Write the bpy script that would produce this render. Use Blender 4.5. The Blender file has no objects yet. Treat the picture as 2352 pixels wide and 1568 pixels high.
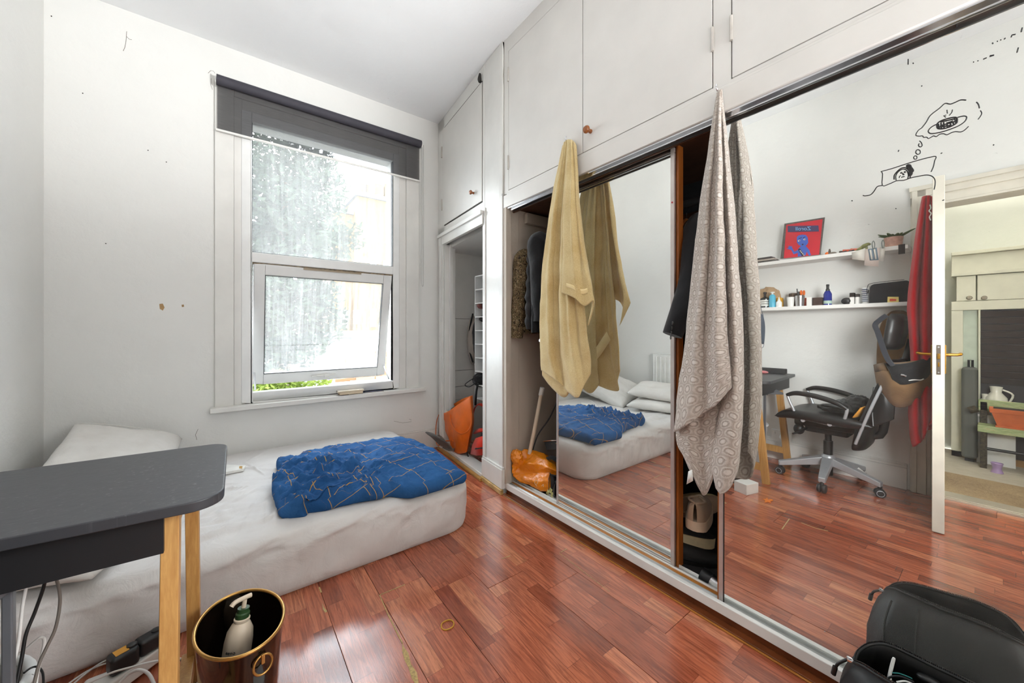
import bpy, bmesh, math, random
import numpy as np
from mathutils import Vector, Matrix, noise as mnoise
random.seed(7)
C = bpy.context.scene.collection
S = bpy.context.scene
R = math.radians
# ---------------------------------------------------------------- camera
CAMZ = 1.1; TH = R(37.17); FOC = 852.0; PX, PY = 1176.0, 756.0
cd = bpy.data.cameras.new('camera'); cam = bpy.data.objects.new('camera', cd); C.objects.link(cam)
cam.location = (0, 0, CAMZ); cam.rotation_euler = (R(90), 0, -TH)
cd.sensor_fit = 'HORIZONTAL'; cd.sensor_width = 36; cd.lens = 36*FOC/2352
cd.shift_y = (PY-784)/2352; cd.clip_start = 0.02; cd.clip_end = 200
S.camera = cam
# ---------------------------------------------------------------- colour management, sky, lamps
S.view_settings.view_transform = 'Standard'; S.view_settings.look = 'None'
S.view_settings.gamma = 1; S.view_settings.use_curve_mapping = False
S.view_settings.exposure = 1.62
S.cycles.max_bounces = 8; S.cycles.diffuse_bounces = 4; S.cycles.glossy_bounces = 4
S.cycles.transparent_max_bounces = 12; S.cycles.transmission_bounces = 6
S.cycles.caustics_reflective = True; S.cycles.blur_glossy = 1.0; S.cycles.caustics_refractive = False
S.cycles.sample_clamp_indirect = 4.0
S.cycles.use_denoising = True
W = bpy.data.worlds.new('sky'); S.world = W; W.use_nodes = True
wn = W.node_tree; wn.nodes.clear()
def wnode(t, **k):
    n = wn.nodes.new(t)
    for a, v in k.items(): setattr(n, a, v)
    return n
SKY = 4.9
wo = wnode('ShaderNodeOutputWorld'); wb = wnode('ShaderNodeBackground'); wb.inputs[1].default_value = SKY
wtc = wnode('ShaderNodeTexCoord'); wno = wnode('ShaderNodeTexNoise'); wno.inputs['Scale'].default_value = 3.2; wno.inputs['Detail'].default_value = 6
wr = wnode('ShaderNodeValToRGB'); wr.color_ramp.elements[0].position = .44; wr.color_ramp.elements[0].color = (.74, .86, 1, 1)
wr.color_ramp.elements[1].position = .62; wr.color_ramp.elements[1].color = (1, 1, 1, 1)
wn.links.new(wtc.outputs['Generated'], wno.inputs['Vector']); wn.links.new(wno.outputs['Fac'], wr.inputs[0])
wn.links.new(wr.outputs[0], wb.inputs[0]); wn.links.new(wb.outputs[0], wo.inputs[0])
def lamp(name, kind, loc, power, size=.3, color=(1,1,1), rot=(0,0,0), **k):
    d = bpy.data.lights.new(name, kind); d.energy = power; d.color = color
    if kind == 'AREA': d.size = size
    elif kind in ('POINT', 'SPOT'): d.shadow_soft_size = size
    for a, v in k.items(): setattr(d, a, v)
    o = bpy.data.objects.new(name, d); C.objects.link(o); o.location = loc; o.rotation_euler = rot
    return o
# a portal only steers sampling towards the window opening
pl = lamp('window_portal', 'AREA', (.62, 3.36, 1.6), 1, 1.1, rot=(R(-90), 0, 0), shape='RECTANGLE', size_y=2.05)
pl.data.cycles.is_portal = True
SUNP = 3
sun = lamp('sun', 'SUN', (4, -9, 9), SUNP, rot=(R(46), 0, R(72)), color=(1, .96, .9)); sun.data.angle = R(3)
# unseen fill lamps, added to even out the light in room and hall
FILLBACK = lamp('fill_back_wall', 'AREA', (.30, -.40, 1.35), 8, .9, color=(.97, .99, 1), rot=(R(-90), 0, 0), shape='DISK')  # added fill, bounced off the wall behind the camera
FILLCEIL = lamp('fill_ceiling', 'AREA', (1.36, -.85, 1.65), 13, .8, color=(.95, .98, 1), shape='DISK')  # added fill that brightens the ceiling, no fixture
FILLCEIL.rotation_euler = Vector((-.30, .58, .84)).to_track_quat('-Z', 'Y').to_euler()
SPOTBOUNCE = lamp('fill_ceiling_spot', 'SPOT', (1.36, -.80, 1.65), 150, .25, color=(.97, .99, 1), spot_size=R(58), spot_blend=1)  # added spot that lifts the ceiling towards the window
SPOTBOUNCE.rotation_euler = Vector((-1.2, 2.75, 1.45)).to_track_quat('-Z', 'Y').to_euler()
SIDELIGHT = lamp('fill_left_wall', 'SPOT', (1.30, -.50, 1.35), 60, .35, color=(.97, .99, 1), spot_size=R(66), spot_blend=.9)  # added spot that brightens the left wall
SIDELIGHT.rotation_euler = Vector((-2.1, 1.15, -.62)).to_track_quat('-Z', 'Y').to_euler()
FILLHALL = lamp('fill_hall', 'AREA', (-1.55, -.2, 2.2), 10, .4, color=(1, .97, .90), rot=(R(180), 0, 0), shape='DISK')  # added fill so the hall is not dark, no fixture built
# ---------------------------------------------------------------- pixel -> point helpers (the photo's camera)
_f = np.array([math.sin(TH), math.cos(TH), 0]); _r = np.array([math.cos(TH), -math.sin(TH), 0]); _O = np.array([0, 0, CAMZ])
DL, DR = 1.545, 1.493            # the two mirror planes
def ray(x, y): return _f+_r*((x-PX)/FOC)+np.array([0, 0, -(y-PY)/FOC])
def onx(x, y, X):
    r = ray(x, y); return _O+r*(X/r[0])
def ony(x, y, Y):
    r = ray(x, y); return _O+r*(Y/r[1])
def onz(x, y, z=0.):
    r = ray(x, y); return _O+r*((z-CAMZ)/r[2])
TILT = .006                       # the right-hand door leans back a touch
def _refl(r, D):
    t = TILT if D == DR else 0.; n = np.array([-math.cos(t), 0, math.sin(t)]); c = np.array([D, 0, .06])
    h = _O+r*(((c-_O)@n)/(r@n)); return h, r-2*(r@n)*n
def mirx(x, y, X, D=DR):          # point of plane X seen in the mirror
    h, q = _refl(ray(x, y), D); return h+q*((X-h[0])/q[0])
def mirz(x, y, z=0., D=DR):
    h, q = _refl(ray(x, y), D); return h+q*((z-h[2])/q[2])
# ---------------------------------------------------------------- materials
MATS = {}
def lin(c):
    return tuple(((v/255)/12.92 if v/255 <= .04045 else (((v/255)+.055)/1.055)**2.4) for v in c)
class NT:
    def __init__(s, name):
        m = bpy.data.materials.new(name); m.use_nodes = True; s.m = m; s.t = m.node_tree; s.t.nodes.clear()
        s.out = s.n('ShaderNodeOutputMaterial')
    def n(s, t, **k):
        x = s.t.nodes.new(t)
        for a, v in k.items(): setattr(x, a, v)
        return x
    def l(s, a, b): s.t.links.new(a, b)
    def tc(s, kind='Object', scale=None, rot=None):
        t = s.n('ShaderNodeTexCoord').outputs[kind]
        if scale is None and rot is None: return t
        mp = s.n('ShaderNodeMapping')
        if scale is not None: mp.inputs['Scale'].default_value = scale if hasattr(scale, '__len__') else (scale,)*3
        if rot is not None: mp.inputs['Rotation'].default_value = rot
        s.l(t, mp.inputs[0]); return mp.outputs[0]
    def noise(s, vec, scale, detail=3, rough=.55, dist=0):
        n = s.n('ShaderNodeTexNoise'); n.inputs['Scale'].default_value = scale; n.inputs['Detail'].default_value = detail
        n.inputs['Roughness'].default_value = rough; n.inputs['Distortion'].default_value = dist
        if vec is not None: s.l(vec, n.inputs['Vector'])
        return n.outputs['Fac']
    def ramp(s, fac, stops, interp='LINEAR'):
        r = s.n('ShaderNodeValToRGB'); cr = r.color_ramp; cr.interpolation = interp
        while len(cr.elements) < len(stops): cr.elements.new(.5)
        for e, (p, c) in zip(cr.elements, stops):
            e.position = p; e.color = (*c, 1) if len(c) == 3 else c
        s.l(fac, r.inputs[0]); return r.outputs[0]
    def math(s, op, a, b=None, c=None):
        n = s.n('ShaderNodeMath', operation=op)
        for i, v in enumerate((a, b, c)):
            if v is None: continue
            if hasattr(v, 'is_output'): s.l(v, n.inputs[i])
            else: n.inputs[i].default_value = v
        return n.outputs[0]
    def mix(s, fac, a, b, blend='MIX'):
        n = s.n('ShaderNodeMix', data_type='RGBA', blend_type=blend)
        for i, v in ((0, fac), (6, a), (7, b)):
            if hasattr(v, 'is_output'): s.l(v, n.inputs[i])
            elif i == 0: n.inputs[i].default_value = v
            else: n.inputs[i].default_value = (*v, 1) if len(v) == 3 else v
        return n.outputs[2]
    def bump(s, h, strength=.3, dist=.01, prev=None):
        b = s.n('ShaderNodeBump'); b.inputs['Strength'].default_value = strength; b.inputs['Distance'].default_value = dist
        s.l(h, b.inputs['Height'])
        if prev is not None: s.l(prev, b.inputs['Normal'])
        return b.outputs[0]
    def pbr(s, col, rough=.5, metal=0, normal=None, spec=None, sheen=0, alpha=None, coat=0, trans=0, sss=0):
        p = s.n('ShaderNodeBsdfPrincipled')
        def setv(k, v):
            if hasattr(v, 'is_output'): s.l(v, p.inputs[k])
            elif k == 'Base Color': p.inputs[k].default_value = (*v, 1)
            else: p.inputs[k].default_value = v
        setv('Base Color', col); setv('Roughness', rough); setv('Metallic', metal)
        if spec is not None: setv('Specular IOR Level', spec)
        if sheen: setv('Sheen Weight', sheen)
        if coat: setv('Coat Weight', coat)
        if alpha is not None: setv('Alpha', alpha)
        if trans: setv('Transmission Weight', trans)
        if normal is not None: s.l(normal, p.inputs['Normal'])
        s.l(p.outputs[0], s.out.inputs[0]); return p
def plain(name, rgb, rough=.5, metal=0, var=.06, scale=14, bump=0, bscale=60, spec=None, sheen=0, coat=0, kind='Object'):
    if name in MATS: return MATS[name]
    t = NT(name); c = lin(rgb); v = t.tc(kind)
    lo = tuple(max(0, x*(1-var*1.6)) for x in c); hi = tuple(min(1, x*(1+var)) for x in c)
    col = t.ramp(t.noise(v, scale, 4), [(.3, lo), (.7, hi)])
    nm = t.bump(t.noise(v, bscale, 4, .6), bump, .004) if bump else None
    t.pbr(col, rough, metal, nm, spec, sheen, coat=coat)
    MATS[name] = t.m; return t.m
# ---------------------------------------------------------------- mesh builder
class MB:
    def __init__(s): s.v = []; s.f = []; s.uv = None
    def add(s, vs, fs):
        o = len(s.v); s.v += [tuple(map(float, p)) for p in vs]; s.f += [tuple(i+o for i in f) for f in fs]; return s
    def box(s, a, b):
        x0, y0, z0 = a; x1, y1, z1 = b
        return s.add([(x0,y0,z0),(x1,y0,z0),(x1,y1,z0),(x0,y1,z0),(x0,y0,z1),(x1,y0,z1),(x1,y1,z1),(x0,y1,z1)],
                     [(0,3,2,1),(4,5,6,7),(0,1,5,4),(1,2,6,5),(2,3,7,6),(3,0,4,7)])
    def cbox(s, c, d, rot=None):
        m = MB().box([-v/2 for v in d], [v/2 for v in d])
        M = Matrix.Translation(c) @ (rot if rot is not None else Matrix.Identity(4))
        return s.add([M @ Vector(v) for v in m.v], m.f)
    def bar(s, p, q, w, h, up=(0,0,1)):       # a straight bar between two points
        p = Vector(p); q = Vector(q); d = (q-p).normalized(); u = Vector(up)
        sx = d.cross(u); 
        if sx.length < 1e-4: sx = d.cross(Vector((0,1,0)))
        sx.normalize(); uy = sx.cross(d).normalized()
        vs = []
        for e in (p, q):
            for a, b in ((-1,-1),(1,-1),(1,1),(-1,1)): vs.append(e+sx*(a*w/2)+uy*(b*h/2))
        return s.add(vs, [(0,1,2,3),(7,6,5,4),(0,4,5,1),(1,5,6,2),(2,6,7,3),(3,7,4,0)])
    def tube(s, pts, r, n=8, cap=True, smooth=0, flat=1.0):
        P = [Vector(p) for p in pts]
        if smooth: P = spline(P, smooth)
        rs = r if hasattr(r, '__len__') else None
        L = len(P); rings = []; t0 = (P[1]-P[0]).normalized()
        u = t0.orthogonal().normalized()
        for i, p in enumerate(P):
            t = ((P[min(i+1, L-1)]-P[max(i-1, 0)])).normalized()
            if t.length < 1e-6: t = t0
            u = (u-t*u.dot(t)); u = u.normalized() if u.length > 1e-5 else t.orthogonal().normalized()
            w = t.cross(u); rr = (np.interp(i/(L-1), np.linspace(0, 1, len(rs)), rs) if rs is not None else r)
            rings.append([p+(u*math.cos(2*math.pi*k/n)+w*math.sin(2*math.pi*k/n)*flat)*rr for k in range(n)])
        vs = [v for g in rings for v in g]; fs = []
        for i in range(L-1):
            for k in range(n):
                a = i*n+k; b = i*n+(k+1) % n; fs.append((a, b, b+n, a+n))
        if cap: fs += [tuple(reversed(range(n))), tuple((L-1)*n+k for k in range(n))]
        return s.add(vs, fs)
    def lathe(s, prof, c=(0,0,0), n=24, M=None, a0=0, a1=2*math.pi):
        vs = []; full = abs(a1-a0-2*math.pi) < 1e-6; m = n if full else n+1
        for r, z in prof:
            for k in range(m):
                a = a0+(a1-a0)*k/n; vs.append(Vector((r*math.cos(a), r*math.sin(a), z)))
        M = M or Matrix.Identity(4); T = Matrix.Translation(c) @ M
        fs = []
        for i in range(len(prof)-1):
            for k in range(n):
                a = i*m+k; b = i*m+(k+1) % m; fs.append((a, b, b+m, a+m))
        if full:
            if prof[0][0] > 1e-5: fs.append(tuple(reversed(range(m))))
            if prof[-1][0] > 1e-5: fs.append(tuple((len(prof)-1)*m+k for k in range(m)))
        return s.add([T @ v for v in vs], fs)
    def prism(s, poly, axis, a, b):           # polygon in the two other axes, extruded along axis from a to b
        n = len(poly)
        def mk(p, e):
            return {'x': (e, p[0], p[1]), 'y': (p[0], e, p[1]), 'z': (p[0], p[1], e)}[axis]
        vs = [mk(p, a) for p in poly]+[mk(p, b) for p in poly]
        fs = [tuple(reversed(range(n))), tuple(range(n, 2*n))]+[(i, (i+1) % n, n+(i+1) % n, n+i) for i in range(n)]
        return s.add(vs, fs)
    def ball(s, c, rad, n=16, m=10, M=None):
        rad = rad if hasattr(rad, '__len__') else (rad,)*3
        vs = []; fs = []
        for i in range(m+1):
            t = math.pi*i/m
            for k in range(n):
                a = 2*math.pi*k/n
                vs.append(Vector((rad[0]*math.sin(t)*math.cos(a), rad[1]*math.sin(t)*math.sin(a), rad[2]*math.cos(t))))
        for i in range(m):
            for k in range(n): fs.append((i*n+k, (i+1)*n+k, (i+1)*n+(k+1) % n, i*n+(k+1) % n))
        T = Matrix.Translation(c) @ (M or Matrix.Identity(4))
        return s.add([T @ v for v in vs], fs)
    def grid(s, P, wrap=False):               # P[i][j] -> points
        ni = len(P); nj = len(P[0]); vs = [p for r in P for p in r]; fs = []
        for i in range(ni-1):
            for j in range(nj-1 if not wrap else nj):
                k = (j+1) % nj; fs.append((i*nj+j, (i+1)*nj+j, (i+1)*nj+k, i*nj+k))
        return s.add(vs, fs)
    def move(s, M):
        s.v = [tuple(M @ Vector(v)) for v in s.v]; return s
def spline(P, k):
    P = [Vector(p) for p in P]; out = []; n = len(P)
    for i in range(n-1):
        a, b, c, d = P[max(i-1, 0)], P[i], P[i+1], P[min(i+2, n-1)]
        for j in range(k):
            t = j/k; out.append(.5*((2*b)+(c-a)*t+(2*a-5*b+4*c-d)*t*t+(3*b-a-3*c+d)*t*t*t))
    out.append(P[-1]); return out
def wloc(o):
    v = Vector((0, 0, 0))
    while o is not None: v += o.location; o = o.parent
    return v
def obj(name, mb, m, parent=None, smooth=None, bevel=0, local=False, loc=None, seg=2, subsurf=0, solid=0, soff=0.0, kind=None, auto=None):
    me = bpy.data.meshes.new(name)
    off = wloc(parent) if (parent is not None and not local) else Vector((0, 0, 0))
    if parent is None and loc is not None: off = Vector(loc)
    vs = [(v[0]-off.x, v[1]-off.y, v[2]-off.z) for v in mb.v]
    me.from_pydata(vs, [], mb.f); me.validate(); me.update()
    bm = bmesh.new(); bm.from_mesh(me); bmesh.ops.remove_doubles(bm, verts=bm.verts, dist=1e-6)
    if not getattr(mb, 'open', False): bmesh.ops.recalc_face_normals(bm, faces=bm.faces)
    bm.to_mesh(me); bm.free()
    if mb.uv is not None and len(mb.uv) == len(me.vertices):
        u = me.uv_layers.new(name='UVMap')
        for lp in me.loops: u.data[lp.index].uv = mb.uv[lp.vertex_index]
    if m is not None: me.materials.append(m)
    o = bpy.data.objects.new(name, me); C.objects.link(o)
    if parent is not None: o.parent = parent
    elif loc is not None: o.location = loc
    if smooth or subsurf:
        for p in me.polygons: p.use_smooth = True
        if smooth and smooth is not True: me.set_sharp_from_angle(angle=R(smooth))
    if solid:
        md = o.modifiers.new('thick', 'SOLIDIFY'); md.thickness = solid; md.offset = soff
    if bevel:
        md = o.modifiers.new('bevel', 'BEVEL'); md.width = bevel; md.segments = seg; md.limit_method = 'ANGLE'; md.angle_limit = R(40)
        if smooth is None:
            for p in me.polygons: p.use_smooth = True
            md.harden_normals = True
    if subsurf:
        md = o.modifiers.new('sub', 'SUBSURF'); md.levels = subsurf; md.render_levels = subsurf
    if kind: o['kind'] = kind
    return o
def thing(name, label, cat, loc=(0,0,0), rotz=0, group=None):
    o = bpy.data.objects.new(name, None); C.objects.link(o); o.empty_display_size = .05
    o.location = loc; o.rotation_euler = (0, 0, rotz); o['label'] = label; o['category'] = cat
    if group: o['group'] = group
    return o
def tag(o, label, cat, group=None):
    o['label'] = label; o['category'] = cat
    if group: o['group'] = group
    return o
def struct(name, loc=(0,0,0)):
    o = bpy.data.objects.new(name, None); C.objects.link(o); o.location = loc; o['kind'] = 'structure'; return o
def dup(root, loc, rotz=None, label=None):
    def cp(o, par):
        c = o.copy(); C.objects.link(c)
        if par is not None: c.parent = par
        for ch in list(o.children): cp(ch, c)
        return c
    r = cp(root, None); r.location = loc
    if rotz is not None: r.rotation_euler = (0, 0, rotz)
    if label: r['label'] = label
    return r
def fbm(x, y, z=0., oct=4):
    return mnoise.fractal((x, y, z), 1.0, 2.0, oct)
# ================================================================ materials of the shell
def wall_mat(name, rgb, stains=.05):
    t = NT(name); v = t.tc('Object'); c = lin(rgb)
    n1 = t.noise(v, 1.1, 5, .6); n2 = t.noise(v, 9, 5, .65)
    col = t.ramp(n1, [(.35, tuple(x*(1-stains) for x in c)), (.65, c)])
    dirt = t.ramp(n2, [(.66, (0,0,0)), (.8, (1,1,1))])
    col = t.mix(t.math('MULTIPLY', dirt, .10), col, tuple(x*.6 for x in c))
    sp = t.noise(v, 55, 2, .5); spk = t.ramp(sp, [(.80, (0,0,0)), (.815, (1,1,1))])
    col = t.mix(t.math('MULTIPLY', spk, .5), col, (.22, .19, .15))
    b = t.bump(t.noise(v, 3, 6, .6), .35, .03); b = t.bump(t.noise(v, 60, 3), .08, .004, b)
    t.pbr(col, .55, normal=b, spec=.35); return t.m
M_wall = wall_mat('wall_paint', (231, 230, 226)); M_ceil = wall_mat('ceiling_paint', (240, 241, 242), .02)
M_trim = plain('trim_gloss_white', (226, 224, 219), .32, var=.04, scale=5, bump=.05, bscale=25)
M_cup = plain('cupboard_white', (222, 219, 214), .38, var=.03, scale=4, bump=.04, bscale=30)
M_upvc = plain('upvc_white', (236, 236, 234), .28, var=.03, scale=6)
M_alu = plain('aluminium', (190, 190, 192), .28, 1, .05)
M_chrome = plain('chrome', (215, 215, 218), .12, 1, .03)
M_brass = plain('brass', (190, 140, 50), .25, 1, .08)
M_gap = plain('dark_gap', (40, 32, 26), .8)
M_black = plain('black_plastic', (22, 22, 23), .4, var=.1)
M_white = plain('white_plastic', (235, 233, 228), .35, var=.03)
M_hinge = plain('painted_hinge', (196, 190, 182), .4, .2, .1)
def wood_mat(name, c1, c2, rough=.4, scale=(2, 30, 30), spec=None):
    t = NT(name); v = t.tc('Object', scale)
    n = t.noise(v, 2.2, 6, .6, 1.2); n2 = t.noise(v, 8, 3)
    col = t.ramp(n, [(.3, lin(c1)), (.7, lin(c2))]); col = t.mix(.25, col, t.ramp(n2, [(.4, lin(c1)), (.6, lin(c2))]))
    t.pbr(col, rough, normal=t.bump(n, .08, .003), spec=spec); return t.m
M_woodz = wood_mat('orange_wood', (128, 66, 18), (176, 100, 38), .35, (30, 30, 2))
M_woody = wood_mat('orange_wood_rail', (138, 80, 26), (190, 124, 52), .35, (30, 2, 30))
M_dkwood = wood_mat('dark_wood', (60, 34, 18), (92, 54, 28), .4, (30, 2, 30))
M_bamboo = wood_mat('bamboo_wood', (178, 126, 66), (212, 164, 98), .42, (26, 26, 1.6))
M_mould = plain('plinth_varnish', (112, 58, 28), .3, var=.2)
# laminate: three strips of staves per plank
def laminate():
    t = NT('laminate'); v = t.tc('Object'); oi = t.n('ShaderNodeObjectInfo').outputs['Random']
    sx = t.n('ShaderNodeSeparateXYZ'); t.l(v, sx.inputs[0]); X, Y = sx.outputs[0], sx.outputs[1]
    strip = t.math('FLOOR', t.math('DIVIDE', t.math('ADD', X, .095), .06334))
    sid = t.math('ADD', t.math('MULTIPLY', strip, 3.17), t.math('MULTIPLY', oi, 91.7))
    w1 = t.n('ShaderNodeTexWhiteNoise', noise_dimensions='1D'); t.l(sid, w1.inputs['W'])
    yy = t.math('DIVIDE', t.math('ADD', Y, t.math('MULTIPLY', w1.outputs['Value'], .4)), .40)
    stave = t.math('FLOOR', yy)
    w2 = t.n('ShaderNodeTexWhiteNoise', noise_dimensions='2D'); cv = t.n('ShaderNodeCombineXYZ')
    t.l(sid, cv.inputs[0]); t.l(stave, cv.inputs[1]); t.l(cv.outputs[0], w2.inputs['Vector'])
    rnd = w2.outputs['Value']
    # grain
    cg = t.n('ShaderNodeCombineXYZ'); t.l(t.math('MULTIPLY', X, 26), cg.inputs[0]); t.l(t.math('ADD', t.math('MULTIPLY', Y, 2.0), t.math('MULTIPLY', rnd, 37)), cg.inputs[1])
    t.l(t.math('MULTIPLY', rnd, 19), cg.inputs[2])
    g = t.noise(cg.outputs[0], 2.4, 7, .62, 1.6)
    cf = t.n('ShaderNodeCombineXYZ'); t.l(t.math('MULTIPLY', X, 420), cf.inputs[0]); t.l(t.math('MULTIPLY', Y, 22), cf.inputs[1])
    gf = t.noise(cf.outputs[0], 1, 3, .6)
    base = t.ramp(rnd, [(0, lin((150, 77, 52))), (.25, lin((186, 100, 69))), (.75, lin((204, 117, 84))), (1, lin((222, 141, 101)))])
    col = t.mix(t.ramp(g, [(.38, (1,1,1)), (.6, (0,0,0))]), base, t.mix(.55, base, lin((84, 30, 20))))
    col = t.mix(t.math('MULTIPLY', t.ramp(gf, [(.55, (0,0,0)), (.75, (1,1,1))]), .35), col, lin((88, 34, 22)))
    fy = t.math('ABSOLUTE', t.math('SUBTRACT', t.math('FRACT', yy), .5)); fx = t.math('ABSOLUTE', t.math('SUBTRACT', t.math('FRACT', t.math('DIVIDE', t.math('ADD', X, .095), .06334)), .5))
    seam = t.math('MAXIMUM', t.math('GREATER_THAN', fy, .497), t.math('GREATER_THAN', fx, .488))
    col = t.mix(t.math('MULTIPLY', seam, .35), col, lin((70, 26, 18)))
    wear = t.noise(t.tc('Object'), 6, 4)
    rough = t.math('ADD', t.math('MULTIPLY', wear, .16), .11)
    b = t.bump(gf, .22, .0016)
    pz = t.pbr(col, rough, normal=b, spec=.5, coat=.8); pz.inputs['Coat Roughness'].default_value = .16; return t.m
M_lam = laminate()
M_chip = plain('chipboard', (196, 168, 112), .8, var=.25, scale=120, bump=.3, bscale=200)
def glass_mat(name, haze, streak):
    t = NT(name); v = t.tc('Object')
    tr = t.n('ShaderNodeBsdfTransparent'); tr.inputs[0].default_value = (.97, .985, .98, 1)
    gl = t.n('ShaderNodeBsdfGlossy'); gl.inputs['Roughness'].default_value = .03
    tl = t.n('ShaderNodeBsdfTranslucent'); tl.inputs[0].default_value = (.98, .96, .92, 1)
    m1 = t.n('ShaderNodeMixShader'); m2 = t.n('ShaderNodeMixShader')
    vs = t.tc('Object', (40, 1, 1.6)); n1 = t.noise(vs, 1.0, 6, .7, .6); n2 = t.noise(v, 3.2, 5, .6)
    n3 = t.noise(t.tc('Object', (60, 1, 60)), 2, 3, .6)
    a = t.math('ADD', t.math('MULTIPLY', t.ramp(n1, [(.35, (0,0,0)), (.68, (1,1,1))]), streak), t.math('MULTIPLY', n2, streak*.55))
    a = t.math('ADD', a, t.math('MULTIPLY', n3, .06))
    a = t.math('ADD', a, haze); a.node.use_clamp = True
    t.l(a, m1.inputs[0]); t.l(tr.outputs[0], m1.inputs[1]); t.l(tl.outputs[0], m1.inputs[2])
    fr = t.n('ShaderNodeFresnel'); fr.inputs[0].default_value = 1.45
    t.l(t.math('MULTIPLY', fr.outputs[0], .7), m2.inputs[0]); t.l(m1.outputs[0], m2.inputs[1]); t.l(gl.outputs[0], m2.inputs[2])
    t.l(m2.outputs[0], t.out.inputs[0]); return t.m
M_glU = glass_mat('dusty_glass', .02, .042); M_glL = glass_mat('frosted_wet_glass', .005, .055); M_glC = glass_mat('clear_glass', .02, .02)
def mirror_mat():
    t = NT('mirror'); v = t.tc('Object')
    gl = t.n('ShaderNodeBsdfGlossy'); gl.inputs['Roughness'].default_value = 0.0; gl.inputs['Color'].default_value = (.90, .915, .895, 1)
    df = t.n('ShaderNodeBsdfDiffuse'); df.inputs['Color'].default_value = (.75, .74, .70, 1)
    n = t.noise(v, 5, 6, .7); n2 = t.noise(v, 70, 3, .6)
    f = t.math('ADD', t.math('MULTIPLY', t.ramp(n, [(.45, (0,0,0)), (.8, (1,1,1))]), .05), t.math('MULTIPLY', t.ramp(n2, [(.74, (0,0,0)), (.78, (1,1,1))]), .25))
    f = t.math('ADD', f, .035)
    mx = t.n('ShaderNodeMixShader'); t.l(f, mx.inputs[0]); t.l(gl.outputs[0], mx.inputs[1]); t.l(df.outputs[0], mx.inputs[2])
    t.l(mx.outputs[0], t.out.inputs[0]); return t.m
M_mir = mirror_mat()
# ================================================================ room shell
YW = 3.2; ZC = 3.03
def XL(y): return -.812-.004*(y-.2)
# floor: planks along Y
fl = struct('floor', (0, 0, 0))
obj('subfloor', MB().box((-.95, -1.1, -.05), (2.35, 3.4, -.012)), M_gap, fl)
PW, PLN = .19, 1.28
pm = bpy.data.meshes.new('plank'); bmp = bmesh.new(); bmesh.ops.create_cube(bmp, size=1)
bmesh.ops.scale(bmp, vec=(PW-.0012, PLN-.0012, .012), verts=bmp.verts); bmesh.ops.translate(bmp, vec=(0, 0, -.006), verts=bmp.verts)
bmesh.ops.bevel(bmp, geom=[e for e in bmp.edges if all(v.co.z > -.001 for v in e.verts)], offset=.0009, segments=1, affect='EDGES')
bmp.to_mesh(pm); bmp.free(); pm.materials.append(M_lam)
rp = random.Random(3)
# row edges follow the seam through pixel (872,1366); its end joint there too
seam = onz(872, 1366); x0 = seam[0]
kmin = math.floor((-.95-x0)/PW); kmax = math.ceil((2.2-x0)/PW)
offs = {}
for k in range(kmin, kmax):
    xc = x0+(k+.5)*PW
    off = {0: seam[1], -1: seam[1]+.52, 1: onz(1170, 1277)[1]-.0, 2: onz(1285, 1268)[1]}.get(k, rp.uniform(0, PLN))
    y = off-PLN*math.ceil((off+1.1)/PLN)
    while y < 3.3:
        a, b = max(y, -1.05), min(y+PLN, 3.25)
        if b-a > .05:
            me = pm
            if b-a < PLN-.01:
                me = pm.copy(); sc = (b-a)/PLN
                for vtx in me.vertices: vtx.co.y *= sc
            o = bpy.data.objects.new('plank', me); C.objects.link(o); o.parent = fl
            o.location = (xc, (a+b)/2, rp.uniform(-.0006, .0006))
        y += PLN
# pale worn arrises and the broken plank edge
wl = MB()
def worn(p, q, w=.003):
    wl.bar(onz(*p, .0008), onz(*q, .0008), w, .0012)
worn((872, 1366), (930, 1342)); worn((872, 1366), (890, 1408)); worn((890, 1408), (924, 1476), .004); worn((1152, 1283), (1172, 1276)); worn((1288, 1268), (1302, 1260)); worn((1285, 1270), (1400, 1358), .0014)
worn((1095, 1166), (1120, 1180), .0015); worn((1320, 1247), (1345, 1262), .0012)
worn((733, 1348), (738, 1360), .006)
for a, b in (((1813, 1191), (1796, 1215)), ((1840, 1200), (1875, 1213)), ((1875, 1213), (1902, 1219))):
    p, q = mirz(*a, .0008), mirz(*b, .0008); wl.bar(p, q, .004, .0012)
p_, q_ = mirz(1690, 1184, .0008), mirz(1730, 1194, .0008); wl.bar(p_, q_, .002, .0012)
obj('worn_edge', wl, M_chip, fl)['label'] = 'pale worn plank edges'
cp_px = [(924, 1476), (928, 1486), (938, 1500), (944, 1525), (958, 1545), (962, 1572), (972, 1590), (962, 1590), (952, 1568), (945, 1556), (938, 1532), (930, 1518), (924, 1496)]
obj('chipped_edge', MB().prism([tuple(onz(x, y)[:2]) for x, y in cp_px], 'z', -.004, .0011), M_chip, fl)['label'] = 'pale broken plank edge'
obj('chipped_edge', MB().prism([tuple(onz(x, y)[:2]) for x, y in [(740, 1384), (744, 1395), (752, 1404), (747, 1407), (742, 1400)]], 'z', -.004, .0012), M_chip, fl)
# window wall with its opening
WX0, WX1, WZ0, WZ1 = .075, 1.165, .60, 2.62
wb_ = MB()
wb_.box((-1.0, YW, 0), (WX0, YW+.28, ZC+.05)); wb_.box((WX1, YW, 0), (2.4, YW+.28, ZC+.05))
wb_.box((WX0, YW, 0), (WX1, YW+.28, WZ0)); wb_.box((WX0, YW, WZ1), (WX1, YW+.28, ZC+.05))
obj('wall_window', wb_, M_wall, kind='structure')
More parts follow.
